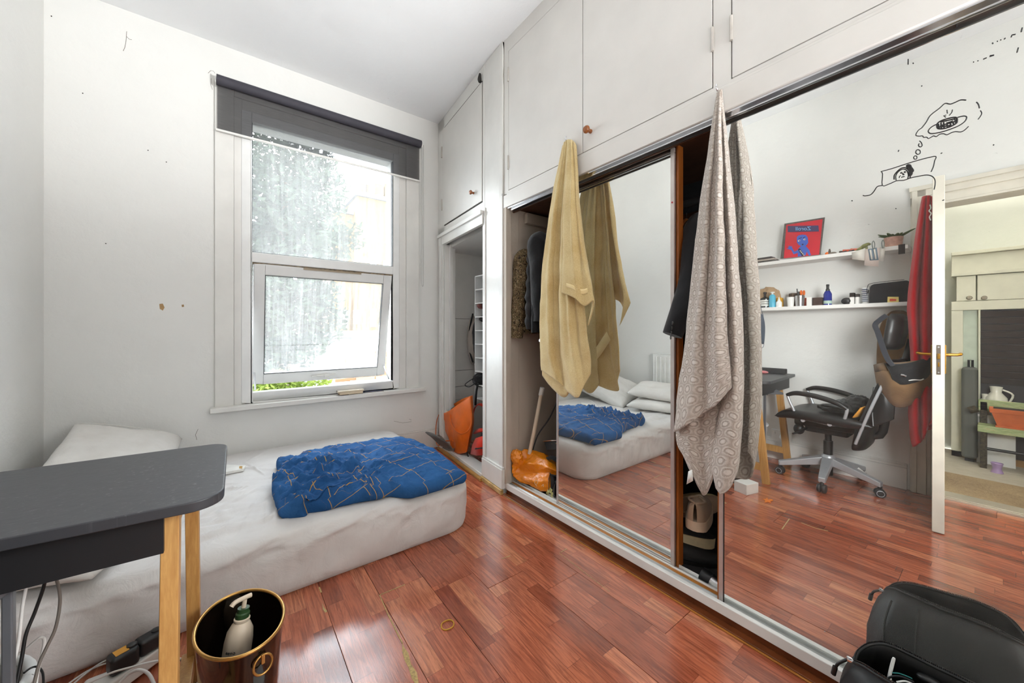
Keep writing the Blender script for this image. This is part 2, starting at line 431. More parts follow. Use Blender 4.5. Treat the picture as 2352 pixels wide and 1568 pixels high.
# left wall (slightly out of square) with the doorway at its near end
DY0, DY1, DZ = -.62, .285, 1.975
def lw(y0, y1, z0, z1, m):
    xa, xb = XL(y0), XL(y1)
    m.add([(xa,y0,z0),(xb,y1,z0),(xb,y1,z1),(xa,y0,z1),(xa-.14,y0,z0),(xb-.14,y1,z0),(xb-.14,y1,z1),(xa-.14,y0,z1)],
          [(0,1,2,3),(7,6,5,4),(0,4,5,1),(3,2,6,7),(0,3,7,4),(1,5,6,2)])
w = MB(); lw(DY1, 3.25, 0, ZC+.05, w); lw(-1.1, DY0, 0, ZC+.05, w); lw(DY0, DY1, DZ, ZC+.05, w)
obj('wall_left', w, M_wall, kind='structure')
obj('wall_front', MB().box((-.9, -1.2, 0), (2.3, -1.05, ZC+.05)), M_wall, kind='structure')
obj('wall_right', MB().box((2.15, -1.15, 0), (2.3, 3.4, ZC+.05)), M_wall, kind='structure')
obj('ceiling', MB().box((-1, -1.2, ZC), (2.4, 3.4, ZC+.12)), M_ceil, kind='structure')
# chipped plaster and cracks
mk = MB()
for poly in ([(366,698),(374,697),(378,706),(374,713),(367,709)], [(417,700),(422,699),(423,704),(418,705)]):
    mk.prism([tuple(ony(x, y, YW)[[0, 2]]) for x, y in poly], 'y', YW-.0012, YW+.002)
wpar = bpy.data.objects['wall_window']
obj('plaster_chip', mk, plain('bare_plaster', (176, 142, 100), .9, var=.2), wpar)
ck = MB()
for pts in ([(291,72),(290,90),(287,108),(283,117)], [(291,84),(297,90),(303,91)], [(478,168),(484,162),(490,163),(495,170)], [(485,180),(484,195),(488,206)], [(455,985),(449,998),(452,1010)], [(940,962),(945,964)], [(905,967),(925,971),(945,968)]):
    ck.tube([ony(x, y, YW-.0004) for x, y in pts], .0011, 5)
obj('plaster_crack', ck, plain('crack_shadow', (120, 112, 102), .9), wpar)
fly = MB()
for x, y in ((382,372), (243,559), (118,37), (190,214), (340,345)): fly.ball(ony(x, y, YW-.001), .003, 8, 5)
obj('wall_speck', fly, M_gap, wpar)
# skirting
bs = MB(); bs.box((-.8, YW-.018, 0), (1.55, YW, .17)); bs.box((-.8, YW-.012, .17), (1.55, YW, .185))
obj('baseboard_window', bs, M_trim, kind='structure', bevel=.003)
b2 = MB()
def lwbar(y0, y1, z0, z1, t, m):
    xa, xb = XL(y0), XL(y1)
    m.add([(xa,y0,z0),(xb,y1,z0),(xb,y1,z1),(xa,y0,z1),(xa+t,y0,z0),(xb+t,y1,z0),(xb+t,y1,z1),(xa+t,y0,z1)],
          [(0,3,2,1),(4,5,6,7),(0,1,5,4),(3,7,6,2),(0,4,7,3),(1,2,6,5)])
lwbar(.40, 3.19, 0, .15, .02, b2); lwbar(.40, 3.19, .15, .168, .014, b2); lwbar(.40, 3.19, .168, .18, .008, b2)
obj('baseboard_left', b2, M_trim, kind='structure', bevel=.002)
# ================================================================ window_1
win = struct('window_1', (.62, YW, .6))
cs = MB()
CT = 2.78
obj('casing', MB().box((-.086, YW-.02, .575), (.017, YW, CT)), M_trim, win, bevel=.004)
obj('casing', MB().box((1.24, YW-.02, .575), (1.357, YW, CT)), M_trim, win, bevel=.004)
obj('casing', MB().box((.017, YW-.019, 2.70), (1.24, YW, CT)), M_trim, win, bevel=.004)
obj('inner_lining', MB().box((.017, YW-.006, .575), (.062, YW+.02, 2.70)), M_trim, win, bevel=.003)
obj('inner_lining', MB().box((1.175, YW-.006, .575), (1.24, YW+.02, 2.70)), M_trim, win, bevel=.003)
obj('inner_lining', MB().box((.062, YW-.005, 2.63), (1.175, YW+.02, 2.70)), M_trim, win, bevel=.003)
fr = MB(); F0, F1 = YW-.012, YW+.06
fr.box((.058, F0, .585), (.118, F1, 2.63)); fr.box((1.126, F0, .585), (1.18, F1, 2.63))
fr.box((.118, F0, 2.56), (1.126, F1, 2.63)); fr.box((.118, F0, .585), (1.126, F1, .655)); fr.box((.118, F0, 1.575), (1.126, F1, 1.645))
obj('window_frame', fr, M_upvc, win, bevel=.006)
gsk = MB()
for a, b in (((.118, 1.645), (.123, 2.56)), ((1.121, 1.645), (1.126, 2.56)), ((.118, 1.645), (1.126, 1.65))): gsk.box((a[0], YW+.002, a[1]), (b[0], YW+.02, b[1]))
obj('gasket', gsk, plain('grey_gasket', (92, 94, 96), .6), win)
obj('pane', MB().box((.116, YW+.022, 1.64), (1.128, YW+.03, 2.565)), M_glU, win)
# the lower light: hung at its top, pushed open at the bottom
sash = MB(); SH = 1.565; SL = .90; A = R(12.5)
def sp(x, u, d): # u down the sash, d depth outwards
    return (x, YW+.0+u*math.sin(A)+d*math.cos(A), SH-u*math.cos(A)+d*math.sin(A))
def sbox(x0, x1, u0, u1, d0, d1):
    m = MB().box((x0, u0, d0), (x1, u1, d1)); return [sp(*v) for v in m.v], m.f
SX0, SX1 = .128, 1.118
sash.add(*sbox(SX0, SX0+.07, 0, SL, 0, .05)); sash.add(*sbox(SX1-.07, SX1, 0, SL, 0, .05))
sash.add(*sbox(SX0+.07, SX1-.07, 0, .075, 0, .05)); sash.add(*sbox(SX0+.07, SX1-.07, SL-.075, SL, 0, .05))
so = obj('opening_sash', sash, M_upvc, win, bevel=.005)
pn = MB().add(*sbox(SX0+.066, SX1-.066, .07, SL-.07, .02, .028)); obj('pane', pn, M_glL, so)
g = MB()
for q in ((SX0+.07, SX0+.075, .075, SL-.075), (SX1-.075, SX1-.07, .075, SL-.075), (SX0+.07, SX1-.07, .075, .08), (SX0+.07, SX1-.07, SL-.08, SL-.075)): g.add(*sbox(q[0], q[1], q[2], q[3], -.001, .004))
obj('gasket', g, MATS['grey_gasket'], so)
h = MB().add(*sbox(.56, .70, SL-.045, SL-.03, -.012, 0)); h.add(*sbox(.615, .65, SL-.05, SL-.02, -.02, -.008)); h.add(*sbox(.52, .60, SL-.042, SL-.034, -.022, -.012))
obj('window_handle', h, M_white, so, bevel=.002)
dirt_ = MB().box((.122, YW+.004, 1.565), (1.122, YW+.05, 1.576)); obj('dirty_rebate', dirt_, plain('mouldy_rebate', (150, 130, 104), .8, var=.5, scale=40), win)
tv = MB().add(*sbox(.44, .86, -.002, .012, -.006, 0)); obj('trickle_vent', tv, plain('worn_vent', (168, 152, 130), .6), so)
st = MB(); st.bar((1.10, YW+.03, .665), sp(1.10, SL-.1, .02), .012, .004); st.bar((.14, YW+.03, .665), sp(.14, SL-.1, .02), .012, .004)
obj('stay_arm', st, M_alu, win)
sl = MB().box((-.11, YW-.075, .545), (1.402, YW+.02, .578)); sl.box((WX0, YW, .555), (WX1, YW+.3, .60))
obj('window_sill', sl, M_trim, win, bevel=.005)
# outer reveal
# ================================================================ alcove closet front (slightly out of square) and pillar
AX0, AY0 = 1.449, 2.013; AX1, AY1 = 1.556, 3.2
def AX(y): return AX0+(AX1-AX0)*(y-AY0)/(AY1-AY0)
def apanel(m, y0, y1, z0, z1, d0, d1):   # block on the alcove front, d = depth behind the face
    xa, xb = AX(y0), AX(y1)
    m.add([(xa+d0,y0,z0),(xb+d0,y1,z0),(xb+d0,y1,z1),(xa+d0,y0,z1),(xa+d1,y0,z0),(xb+d1,y1,z0),(xb+d1,y1,z1),(xa+d1,y0,z1)],
          [(0,1,2,3),(7,6,5,4),(0,4,5,1),(3,2,6,7),(0,3,7,4),(1,5,6,2)])
    return m
p = apanel(MB(), 2.02, 2.29, 0, ZC+.02, 0, .12); 
p.box((AX(2.02), 2.02, 0), (2.15, 2.06, ZC))
obj('wall_pillar', p, M_trim, kind='structure', bevel=.003)
p = apanel(MB(), 2.012, 2.292, .035, .165, -.016, .002); apanel(p, 2.012, 2.292, .165, .178, -.010, .002)
p.box((AX(2.012)-.016, 2.003, .035), (1.56, 2.02, .165)); p.box((AX(2.012)-.01, 2.006, .165), (1.56, 2.02, .178))
obj('baseboard_pillar', p, M_trim, kind='structure', bevel=.003)
p = apanel(MB(), 2.0, 2.293, 0, .034, -.026, .0); obj('trim_1', p, plain('old_varnish', (196, 160, 96), .35, var=.2), kind='structure', bevel=.006)
p = apanel(MB(), 2.252, 2.272, .178, 1.98, -.008, .01); obj('trim_2', p, M_trim, kind='structure', bevel=.002)
# closet
clo = struct('closet', (1.5, 2.7, 0))
J0, J1 = 2.30, 3.06
m = apanel(MB(), 3.05, 3.2, 0, ZC, 0, .03); obj('front_stile', m, M_trim, clo, bevel=.002)
m = apanel(MB(), 3.055, 3.13, 0, 1.95, -.018, 0); apanel(m, 3.07, 3.115, 0, 1.95, -.026, -.018); obj('architrave', m, M_trim, clo, bevel=.003)
m = apanel(MB(), 2.27, 2.30, 0, ZC, -.002, .03); obj('front_stile', m, M_trim, clo, bevel=.002)
m = apanel(MB(), 2.27, 3.2, 1.93, 2.035, 0, .03); apanel(m, 2.275, 3.15, 1.865, 1.945, -.02, .01); apanel(m, 2.275, 3.15, 1.935, 1.965, -.035, .0); obj('header', m, M_trim, clo, bevel=.003)
m = apanel(MB(), 2.27, 3.2, 2.93, ZC, 0, .03); obj('top_rail', m, M_trim, clo, bevel=.002)
m = apanel(MB(), 3.045, 3.06, 0, 1.87, .0, .11); apanel(m, 3.02, 3.045, 0, 1.87, .045, .075); obj('jamb', m, M_trim, clo, bevel=.002)
m = apanel(MB(), 2.27, 2.30, 0, 1.87, .0, .11); obj('jamb', m, M_trim, clo, bevel=.002)
m = apanel(MB(), 2.27, 3.08, 0, .042, -.012, .10); obj('threshold', m, M_trim, clo, bevel=.004)
m = apanel(MB(), 2.27, 3.13, 0, .022, -.04, -.012); obj('brass_strip', m, plain('wood_strip', (176, 128, 60), .3, var=.2), clo, bevel=.006)
# the closet's boarded far side, back and sloping ceiling
bd = [(.0, .42), (.424, .545), (.549, .70), (.704, 1.20), (1.204, 1.93)]
for a, b in bd: obj('board', MB().box((1.60, YW-.03, a), (2.2, YW-.002, b)), M_trim, clo, bevel=.002)
obj('back_panel', MB().box((2.10, 2.28, 0), (2.15, 3.2, 1.95)), M_trim, clo)
obj('side_panel', MB().box((1.56, 2.28, 0), (2.15, 2.30, 1.95)), M_trim, clo)
m = MB().add([(1.6,2.28,1.905),(2.15,2.28,1.905),(2.15,3.2,1.83),(1.6,3.2,1.83),(1.6,2.28,2.0),(2.15,2.28,2.0),(2.15,3.2,2.0),(1.6,3.2,2.0)], [(0,3,2,1),(4,5,6,7),(0,1,5,4),(1,2,6,5),(2,3,7,6),(3,0,4,7)])
obj('closet_ceiling', m, M_trim, clo)
d = apanel(MB(), 2.31, 3.09, 2.045, 2.92, -.004, .02); do = obj('cupboard_door', d, M_cup, clo, bevel=.002)
obj('door_gap', apanel(MB(), 2.302, 3.098, 2.036, 2.93, .001, .022), M_gap, clo)
def knob(pos, mat_, par, k=1.):
    M = Matrix.Rotation(R(-90), 4, 'Y')
    return obj('knob', MB().lathe([(0.009*k, 0), (.0085*k, .008*k), (.007*k, .014*k), (.012*k, .020*k), (.0165*k, .026*k), (.0165*k, .032*k), (.012*k, .038*k), (0, .040*k)], pos, 18, M), mat_, par, smooth=40)
M_knob = wood_mat('knob_wood', (112, 60, 24), (168, 100, 48), .3, (20, 20, 20))
y_ = 2.44; knob((AX(y_)-.004, y_, 2.142), M_knob, do)
for z in (2.72, 2.24):
    obj('hinge', apanel(MB(), 3.085, 3.105, z-.05, z+.05, -.012, .0), M_hinge, do, bevel=.003)
lt = MB(); lt.tube([(AX(2.325)-.012, 2.325, 2.985), (AX(2.32)-.016, 2.318, 2.97), (AX(2.325)-.014, 2.328, 2.945), (AX(2.325)-.012, 2.322, 2.925)], [.006, .010, .015, .012], 8, smooth=3)
obj('door_catch', lt, plain('iron', (60, 58, 55), .5, .5), clo, smooth=60)
# ================================================================ wardrobe
XW = 1.46
wd = thing('wardrobe', 'built-in white wardrobe with two sliding mirror doors and overhead cupboards', 'wardrobe', (XW, .6, 0))
YR = -.95
M_greige = wall_mat('greige_paint', (196, 184, 170), .12)
M_darkin = plain('dark_interior', (46, 46, 47), .7, var=.2)
M_dkply = plain('brown_hardboard', (88, 56, 38), .6, var=.15)
obj('fascia', MB().box((XW-.006, YR, 1.908), (XW+.02, 2.013, 1.992)), M_cup, wd, bevel=.003)
obj('moulding', MB().box((XW-.003, YR, 1.990), (XW+.02, 1.985, 2.004)), M_cup, wd, bevel=.004)
obj('face_frame', MB().box((XW+.001, YR, 2.0), (XW+.025, 2.013, 2.016)).box((XW+.001, YR, 2.936), (XW+.025, 2.013, ZC)).box((XW+.001, 1.966, 2.016), (XW+.025, 2.013, 2.936)).box((XW+.001, .598, 2.016), (XW+.025, .661, 2.936)), M_cup, wd)
obj('door_shadow_gap', MB().box((XW+.006, YR, 2.01), (XW+.024, 1.97, 2.94)), M_gap, wd)
for a, b, kn in ((1.318, 1.9635, None), (.664, 1.3155, 1.262), (-.35, .5955, None)):
    d = obj('cupboard_door', MB().box((XW, a+.001, 2.019), (XW+.018, b-.001, 2.934)), M_cup, wd, bevel=.0015)
    if kn: knob((XW, kn, 2.106), M_knob, d, 1.15)
    for z in (2.20, 2.78):
        if a == 1.318: yh = 1.964
        elif a == .664: yh = .663
        else: yh = .5965
        obj('hinge', MB().tube([(XW-.003, yh, z-.045), (XW-.003, yh, z+.045)], .006, 8), M_hinge, d, smooth=40)
obj('eye_hook', MB().tube([(XW-.004, 2.02, 2.0), (XW-.010, 2.022, 2.008), (XW-.010, 2.028, 2.0), (XW-.010, 2.02, 1.992), (XW-.01, 2.013, 2.0), (XW-.01, 2.019, 2.008)], .0018, 6), M_chrome, wd)
# carcass
obj('side_panel', MB().box((1.50, 1.998, .05), (1.572, 2.019, 1.93)).box((1.576, 2.002, .05), (2.14, 2.0195, 1.93)), M_greige, wd)
obj('jamb_strip', MB().box((XW-.004, 1.985, .07), (1.50, 2.019, 1.91)), M_greige, wd, bevel=.002)
obj('back_panel', MB().box((2.10, 1.15, .05), (2.14, 2.0, 1.93)), M_greige, wd)
obj('back_panel', MB().box((2.05, YR, .0), (2.14, 1.15, 1.93)), M_darkin, wd)['label'] = 'dark grey back panel'
obj('back_ledge', MB().box((2.0, YR, .30), (2.05, 1.15, .345)).box((2.035, YR, .345), (2.05, 1.15, .37)), M_darkin, wd, bevel=.004)
obj('divider', MB().box((1.60, 1.19, .05), (2.1, 1.21, 1.93)), M_darkin, wd)
obj('shelf', MB().box((1.50, YR, 1.915), (2.14, 2.0, 1.935)), M_dkply, wd)
obj('wardrobe_base', MB().box((1.565, YR, .02), (2.14, 2.0, .05)), M_darkin, wd)
obj('rail_support', MB().box((1.62, 1.965, 1.83), (2.1, 1.998, 1.90)), M_greige, wd, bevel=.003)
rail = obj('clothes_rail', MB().tube([(1.80, 1.995, 1.74), (1.80, 1.215, 1.74)], .016, 14), M_alu, wd, smooth=40)
rail = obj('clothes_rail', MB().tube([(1.80, 1.185, 1.72), (1.80, YR, 1.72)], .019, 14), plain('dull_steel', (150, 152, 155), .35, .8), wd, smooth=40)
obj('rail_bearer', MB().box((1.98, YR, 1.66), (2.04, 1.15, 1.73)), M_dkwood, wd)
# bottom track
obj('plinth', MB().box((1.472, YR, 0), (1.56, 2.0, .038)), M_mould, wd)
obj('floor_bead', MB().box((1.438, YR, 0), (1.472, 1.985, .008)), M_mould, wd, bevel=.003)
obj('floor_bead_edge', MB().box((1.430, YR, .0), (1.438, 1.985, .005)), M_woody, wd, bevel=.0015)
obj('track_front', MB().box((1.458, YR, .036), (1.478, 2.0, .075)), M_trim, wd, bevel=.003)
obj('track_channel', MB().box((1.478, YR, .038), (1.502, 2.0, .062)).box((1.4785, YR, .062), (1.481, 2.0, .071)).box((1.499, YR, .062), (1.502, 2.0, .070)), plain('satin_aluminium', (214, 214, 212), .3, .6), wd)
obj('track_wood', MB().box((1.502, YR, .038), (1.527, 2.0, .067)), M_woody, wd, bevel=.002)
obj('track_rear', MB().box((1.527, YR, .038), (1.533, 2.0, .072)).box((1.533, YR, .038), (1.565, 2.0, .060)).box((1.559, YR, .06), (1.565, 2.0, .072)), M_trim, wd, bevel=.0015)
# head of the opening
obj('head_track', MB().box((1.463, YR, 1.900), (1.480, 2.0, 1.908)).box((1.478, YR, 1.888), (1.482, 2.0, 1.902)), M_chrome, wd)
obj('head_board', MB().box((1.522, YR, 1.888), (1.532, 2.0, 1.915)), M_dkwood, wd)
obj('head_track', MB().box((1.518, YR, 1.892), (1.521, 2.0, 1.908)), M_alu, wd)
M_aluw = plain('pale_aluminium', (205, 196, 192), .3, .55)
# left sliding door
LD0, LD1, DT = .862, 1.596, 1.893
ld = obj('sliding_door', MB().box((1.552, LD0, .062), (1.578, LD1, DT)), M_dkwood, wd)
obj('mirror', MB().box((DL, LD0+.010, .066), (1.552, LD1-.008, DT-.004)), M_mir, ld)
obj('mirror_edge', MB().box((DL-.004, LD1-.010, .064), (1.556, LD1, DT)), M_aluw, ld)
obj('mirror_edge', MB().box((DL-.005, LD0, .064), (1.556, LD0+.016, DT)), M_aluw, ld)
obj('top_rail', MB().box((DL-.004, LD0, DT-.024), (1.556, LD1, DT-.020)), M_chrome, ld)
obj('wood_edge', MB().box((1.556, LD0-.012, .06), (1.596, LD0, DT+.012)), M_woodz, ld, bevel=.002)
obj('bottom_rail', MB().box((DL-.004, LD0, .062), (DL, LD1, .070)), M_aluw, ld)
obj('sticker', MB().lathe([(0, 0), (.004, 0), (.004, .001), (0, .001)], (DL-.0052, LD0+.008, 1.655), 12, Matrix.Rotation(R(-90), 4, 'Y')), plain('red_dot', (170, 40, 50), .5), ld)
# right sliding door
RD0, RD1 = -.32, .658
rd = obj('sliding_door', MB().box((1.500, RD0, .062), (1.524, RD1-.002, DT+.01)), M_dkwood, wd)
mr = obj('mirror', MB().box((DR, RD0, .064), (1.500, RD1-.020, DT+.008)), M_mir, rd)
obj('mirror_edge', MB().box((DR-.004, RD1-.019, .062), (1.504, RD1-.004, DT+.01)), M_aluw, rd)
obj('wood_edge', MB().box((1.493, RD1-.004, .062), (1.524, RD1+.002, DT+.01)), M_woodz, rd)
obj('glass_edge', MB().box((DR-.0015, RD1-.022, .062), (1.5, RD1-.0195, DT)), M_gap, rd)
obj('top_rail', MB().box((DR-.003, RD0, DT+.003), (1.504, RD1, DT+.007)), M_alu, rd)
# marker drawing on the glass
k = 412/1346.
def dp(x, y):
    q = onx(1940+x*k, y*k, DR-.0008); return q
M_ink = plain('marker_ink', (28, 26, 26), .6)
ink = MB()
def ink_done(name, lab=None):
    global ink
    o = obj(name, ink, M_ink, rd)
    if lab: o['label'] = lab
    ink = MB()
def stroke(pts, r=.0012, sm=3, close=False):
    P = [dp(*p) for p in pts]
    if close: P.append(P[0])
    ink.tube(P, r, 6, smooth=sm)
stroke([(910,740),(870,738),(830,755),(790,770),(750,765),(710,800),(640,855),(610,905),(575,950)])
stroke([(575,950),(548,970),(530,1005),(555,1012),(580,1010),(590,1022),(612,1020),(625,1030),(650,1018),(665,1010),(685,1016),(710,998),(740,994),(765,1002),(800,985),(830,978),(870,980),(900,965),(928,938)], .0010)
stroke([(988,754),(1003,772),(1010,800)]); stroke([(1018,818),(1028,838),(1018,862),(1000,885)], .0010)
ink_done('drawn_thought_cloud', 'black marker outline of a thought cloud')
stroke([(845,870),(890,860),(914,868),(900,900),(850,935),(760,970),(690,988),(640,992),(624,975),(640,950),(670,930),(692,922)], .0012)
stroke([(692,918),(690,940),(700,955),(740,955),(790,940),(835,915),(842,895),(836,872),(800,872),(740,888),(705,905),(692,918)], .0016)
for a, b in (((700,920),(705,952)), ((720,912),(724,955)), ((740,908),(744,952)), ((765,920),(772,948)), ((790,912),(796,938)), ((810,905),(818,928)), ((826,885),(834,912)), ((715,905),(830,880)), ((712,935),(830,900)), ((706,944),(800,930))): stroke([a, b], .0016, 0)
stroke([(756,900),(775,892),(800,885)], .0011); stroke([(760,912),(785,905),(812,895)], .0010)
ink_done('drawn_dish', 'black marker drawing of a plate of food')
stroke([(765,814),(768,840)], .001, 0); stroke([(760,852),(740,858),(756,870)], .001, 0); stroke([(806,812),(802,832),(782,856)], .001)
ink_done('drawn_steam')
stroke([(558,1048),(572,1062),(578,1085),(562,1094),(550,1082),(556,1068)], .0011); 
stroke([(545,1114),(562,1122),(562,1142),(544,1150),(530,1138),(534,1120),(545,1114)], .0011); stroke([(524,1160),(538,1166),(536,1184),(520,1186),(514,1172),(524,1160)], .0010)
ink_done('drawn_bubbles')
stroke([(268,1280),(350,1258),(440,1228),(530,1200),(620,1176),(682,1166),(672,1200),(664,1240),(646,1282)], .0011)
stroke([(268,1280),(280,1300),(278,1385),(330,1374),(385,1350),(440,1346),(500,1326),(560,1314),(610,1306),(650,1314),(674,1340),(676,1380),(668,1416)], .0011)
stroke([(278,1385),(240,1394),(215,1430),(190,1455),(150,1464),(132,1460)], .0012)
ink_done('drawn_bed', 'black marker outline of a pillow and blanket')
stroke([(367,1340),(368,1310),(385,1285),(410,1262),(440,1250),(470,1262),(488,1300),(486,1330)], .0014); stroke([(382,1345),(380,1312),(400,1280),(432,1262),(460,1270),(474,1302),(470,1334)], .0012)
for i in range(14):
    a = i*.46; stroke([(475+18*math.cos(a), 1240+14*math.sin(a)), (492+20*math.cos(a+1.3), 1262+16*math.sin(a+2)), (494+10*math.cos(a), 1290+24*math.sin(a*.7))], .0017)
stroke([(417,1288),(425,1292)], .0022, 0); stroke([(442,1288),(455,1280)], .0022, 0); stroke([(432,1292),(436,1304),(444,1300)], .0015); stroke([(405,1328),(410,1314),(418,1312)], .001); stroke([(420,1325),(432,1320),(446,1318)], .0012)
ink_done('drawn_sleeper', 'black marker face of a sleeper with curly hair')
for a, b in (((1108,305),(1113,312)), ((1142,296),(1150,292)), ((1168,284),(1176,282)), ((1198,278),(1206,268)), ((1250,262),(1258,244)), ((1256,246),(1284,240)), ((1334,190),(1326,222)), ((1304,342),(1294,378)), ((962,452),(970,450)), ((998,444),(1001,440)), ((1038,430),(1066,418)), ((1086,410),(1122,398)), ((1088,404),(1118,398)), ((838,164),(840,186)), ((472,430),(472,470)), ((508,458),(512,464)), ((718,1144),(730,1138)), ((46,1500),(54,1502)), ((730,1498),(746,1494)), ((378,1562),(384,1558)), ((1115,1076),(1120,1080)), ((398,1130),(402,1118)), ((572,632),(578,634))): stroke([a, b], .0012, 0)
dr_ = obj('marker_dashes', ink, M_ink, rd, kind='stuff')
rd.matrix_basis = Matrix.Translation((DR, 0, .06)) @ Matrix.Rotation(TILT, 4, 'Y') @ Matrix.Translation((-DR, 0, -.06))
rd.matrix_basis = Matrix.Translation((-XW, -.6, 0)) @ rd.matrix_basis @ Matrix.Translation((XW, .6, 0))
# ================================================================ outside
gr = struct('garden'); gr.name = 'ground_outside'
obj('ground', MB().box((-12, 3.55, -1.3), (20, 40, -1.2)), plain('outside_ground', (96, 96, 90), .9, var=.3, scale=1.5), gr)
M_ybrick = plain('yellow_render', (92, 68, 32), .85, var=.08, scale=6)
YB = 15.
b0 = ony(795, 500, YB); bR = ony(960, 500, YB)
ytop = ony(832, 452, YB)[2]
bl = thing('apartment_building', 'pale yellow building with grey roof and chimneys seen through the window', 'building', (b0[0]+2, YB, -1.2))
obj('wall', MB().box((b0[0]+.4, YB, -1.2), (b0[0]+9, YB+6, ytop)).box((b0[0]-.35, YB+.6, -1.2), (b0[0]+.4, YB+6, ytop-.6)), M_ybrick, bl)
obj('roof', MB().box((b0[0]+.3, YB-.12, ytop), (b0[0]+9, YB+6, ytop+.16)).box((b0[0]-.45, YB+.5, ytop-.6), (b0[0]+.4, YB+6, ytop-.45)), plain('slate', (96, 98, 104), .7), bl)
for x in (836, 868, 890):
    c = ony(x, 440, YB+1); obj('chimney', MB().box((c[0]-.18, YB+.8, ytop), (c[0]+.18, YB+1.3, c[2]+.25)), M_ybrick, bl)
obj('aerial', MB().tube([ony(815, 470, YB+.8), ony(815, 430, YB+.8)], .02, 6), M_gap, bl); obj('aerial', MB().tube([ony(842, 455, YB+.8), ony(842, 420, YB+.8)], .02, 6), M_gap, bl)
for x0_, x1_, y0_, y1_ in ((779, 798, 712, 752), (812, 824, 712, 744), (850, 864, 600, 640), (850, 864, 710, 750), (880, 894, 600, 645)):
    a = ony(x0_, y1_, YB-.03); b = ony(x1_, y0_, YB-.03)
    wf = obj('window', MB().box((a[0], YB-.06, a[2]), (b[0], YB+.02, b[2])), M_upvc, bl)
    obj('pane', MB().box((a[0]+.07, YB-.065, a[2]+.07), ((a[0]+b[0])/2-.03, YB-.055, b[2]-.07)).box(((a[0]+b[0])/2+.03, YB-.065, a[2]+.07), (b[0]-.07, YB-.055, b[2]-.07)), plain('far_pane', (120, 132, 140), .2), wf)
# low outbuilding and slabs
a = ony(700, 800, 8.); b = ony(905, 760, 8.)
ob = thing('outbuilding', 'low grey flat-roofed outbuilding beyond the frosted pane', 'shed', ((a[0]+b[0])/2, 8., -1.2))
obj('wall', MB().box((a[0], 8, -1.2), (b[0]+2, 10, b[2]-.12)), plain('grey_render', (110, 110, 108), .8), ob)
obj('flat_roof', MB().box((a[0]-.15, 7.85, b[2]-.12), (b[0]+2.2, 10.2, b[2])), plain('roof_felt', (90, 90, 92), .8), ob)
# garden wall of brick, one brick at a time
YG = 4.6
g0 = ony(860, 880, YG); gx0 = .95; gtop = ony(895, 805, YG)[2]
gw = thing('garden_wall', 'red brick garden wall seen through the gap beside the open sash', 'wall', (gx0+.5, YG, -.6))
obj('mortar', MB().box((gx0, YG+.012, -.6), (gx0+1.5, YG+.2, gtop)), plain('mortar', (176, 168, 152), .9), gw)
bme = None; M_brick = NT('brick')
oi = M_brick.n('ShaderNodeObjectInfo').outputs['Random']
M_brick.pbr(M_brick.ramp(oi, [(0, lin((150, 84, 60))), (.5, lin((186, 112, 80))), (1, lin((206, 150, 112)))]), .85)
M_brick = M_brick.m
nz = int((gtop+.05)/.075)
for i in range(nz):
    z = gtop-.04-i*.075
    if z < -.1: break
    for j in range(6):
        x = gx0+.11+j*.225+(i % 2)*.11
        if bme is None:
            bb = obj('brick', MB().cbox((0, 0, 0), (.215, .1, .065)), M_brick, gw, local=True); bme = bb.data
        else:
            bb = bpy.data.objects.new('brick', bme); C.objects.link(bb); bb.parent = gw
        bb.location = (x-gw.location.x, YG+.05-gw.location.y+random.uniform(-.004, .004), z-gw.location.z)
obj('coping_stone', MB().box((gx0-.05, YG-.03, gtop), (gx0+1.5, YG+.24, gtop+.06)), plain('pale_stone', (206, 204, 196), .8), gw, bevel=.01)
# leaves
def leaf_mat(name, c1, c2):
    t = NT(name); v = t.tc('Object'); n = t.noise(v, 3.0, 3)
    d = t.n('ShaderNodeBsdfDiffuse'); tl = t.n('ShaderNodeBsdfTranslucent'); mx = t.n('ShaderNodeMixShader'); mx.inputs[0].default_value = .35
    col = t.ramp(n, [(.3, lin(c1)), (.7, lin(c2))]); t.l(col, d.inputs[0]); t.l(col, tl.inputs[0])
    t.l(d.outputs[0], mx.inputs[1]); t.l(tl.outputs[0], mx.inputs[2]); t.l(mx.outputs[0], t.out.inputs[0]); return t.m
M_leafT = leaf_mat('tree_leaf', (36, 44, 38), (64, 72, 60)); M_leafS = leaf_mat('shrub_leaf', (84, 104, 44), (140, 154, 80))
def leaves(blobs, n, size, rnd):
    m = MB(); tot = sum(b[1][0]*b[1][1]*b[1][2] for b in blobs)
    for c, rad in blobs:
        for _ in range(int(n*rad[0]*rad[1]*rad[2]/tot)):
            d = Vector((rnd.gauss(0, 1), rnd.gauss(0, 1), rnd.gauss(0, 1))).normalized(); q = rnd.random()**.4
            p = Vector(c)+Vector((d.x*rad[0], d.y*rad[1], d.z*rad[2]))*q
            u = Vector((rnd.gauss(0, 1), rnd.gauss(0, 1), rnd.gauss(0, .7))).normalized(); w_ = u.orthogonal().normalized(); s_ = size*rnd.uniform(.6, 1.3)
            m.add([p-u*s_, p+w_*s_*.5, p+u*s_, p-w_*s_*.5], [(0, 1, 2, 3)])
    m.open = True; return m
YT = 8.6
rt_ = random.Random(11)
def B(x, y, r, Y=YT): return (tuple(ony(x, y, Y)), (r, r*.9, r))
tr = thing('garden_tree', 'leafy green tree filling the left of the upper pane', 'tree', tuple(ony(640, 750, YT)[:2])+(-1.2,))
obj('crown', leaves([B(610,400,.75), B(660,350,.85), B(720,380,.6), B(735,440,.6), B(640,480,.9), B(700,500,.75), B(590,520,.8), B(740,540,.5), B(650,560,.8), B(700,590,.6), B(770,410,.25), B(600,600,.7)], 7500, .085, rt_), M_leafT, tr, kind='stuff')
tb = ony(630, 700, YT); tp = ony(655, 420, YT)
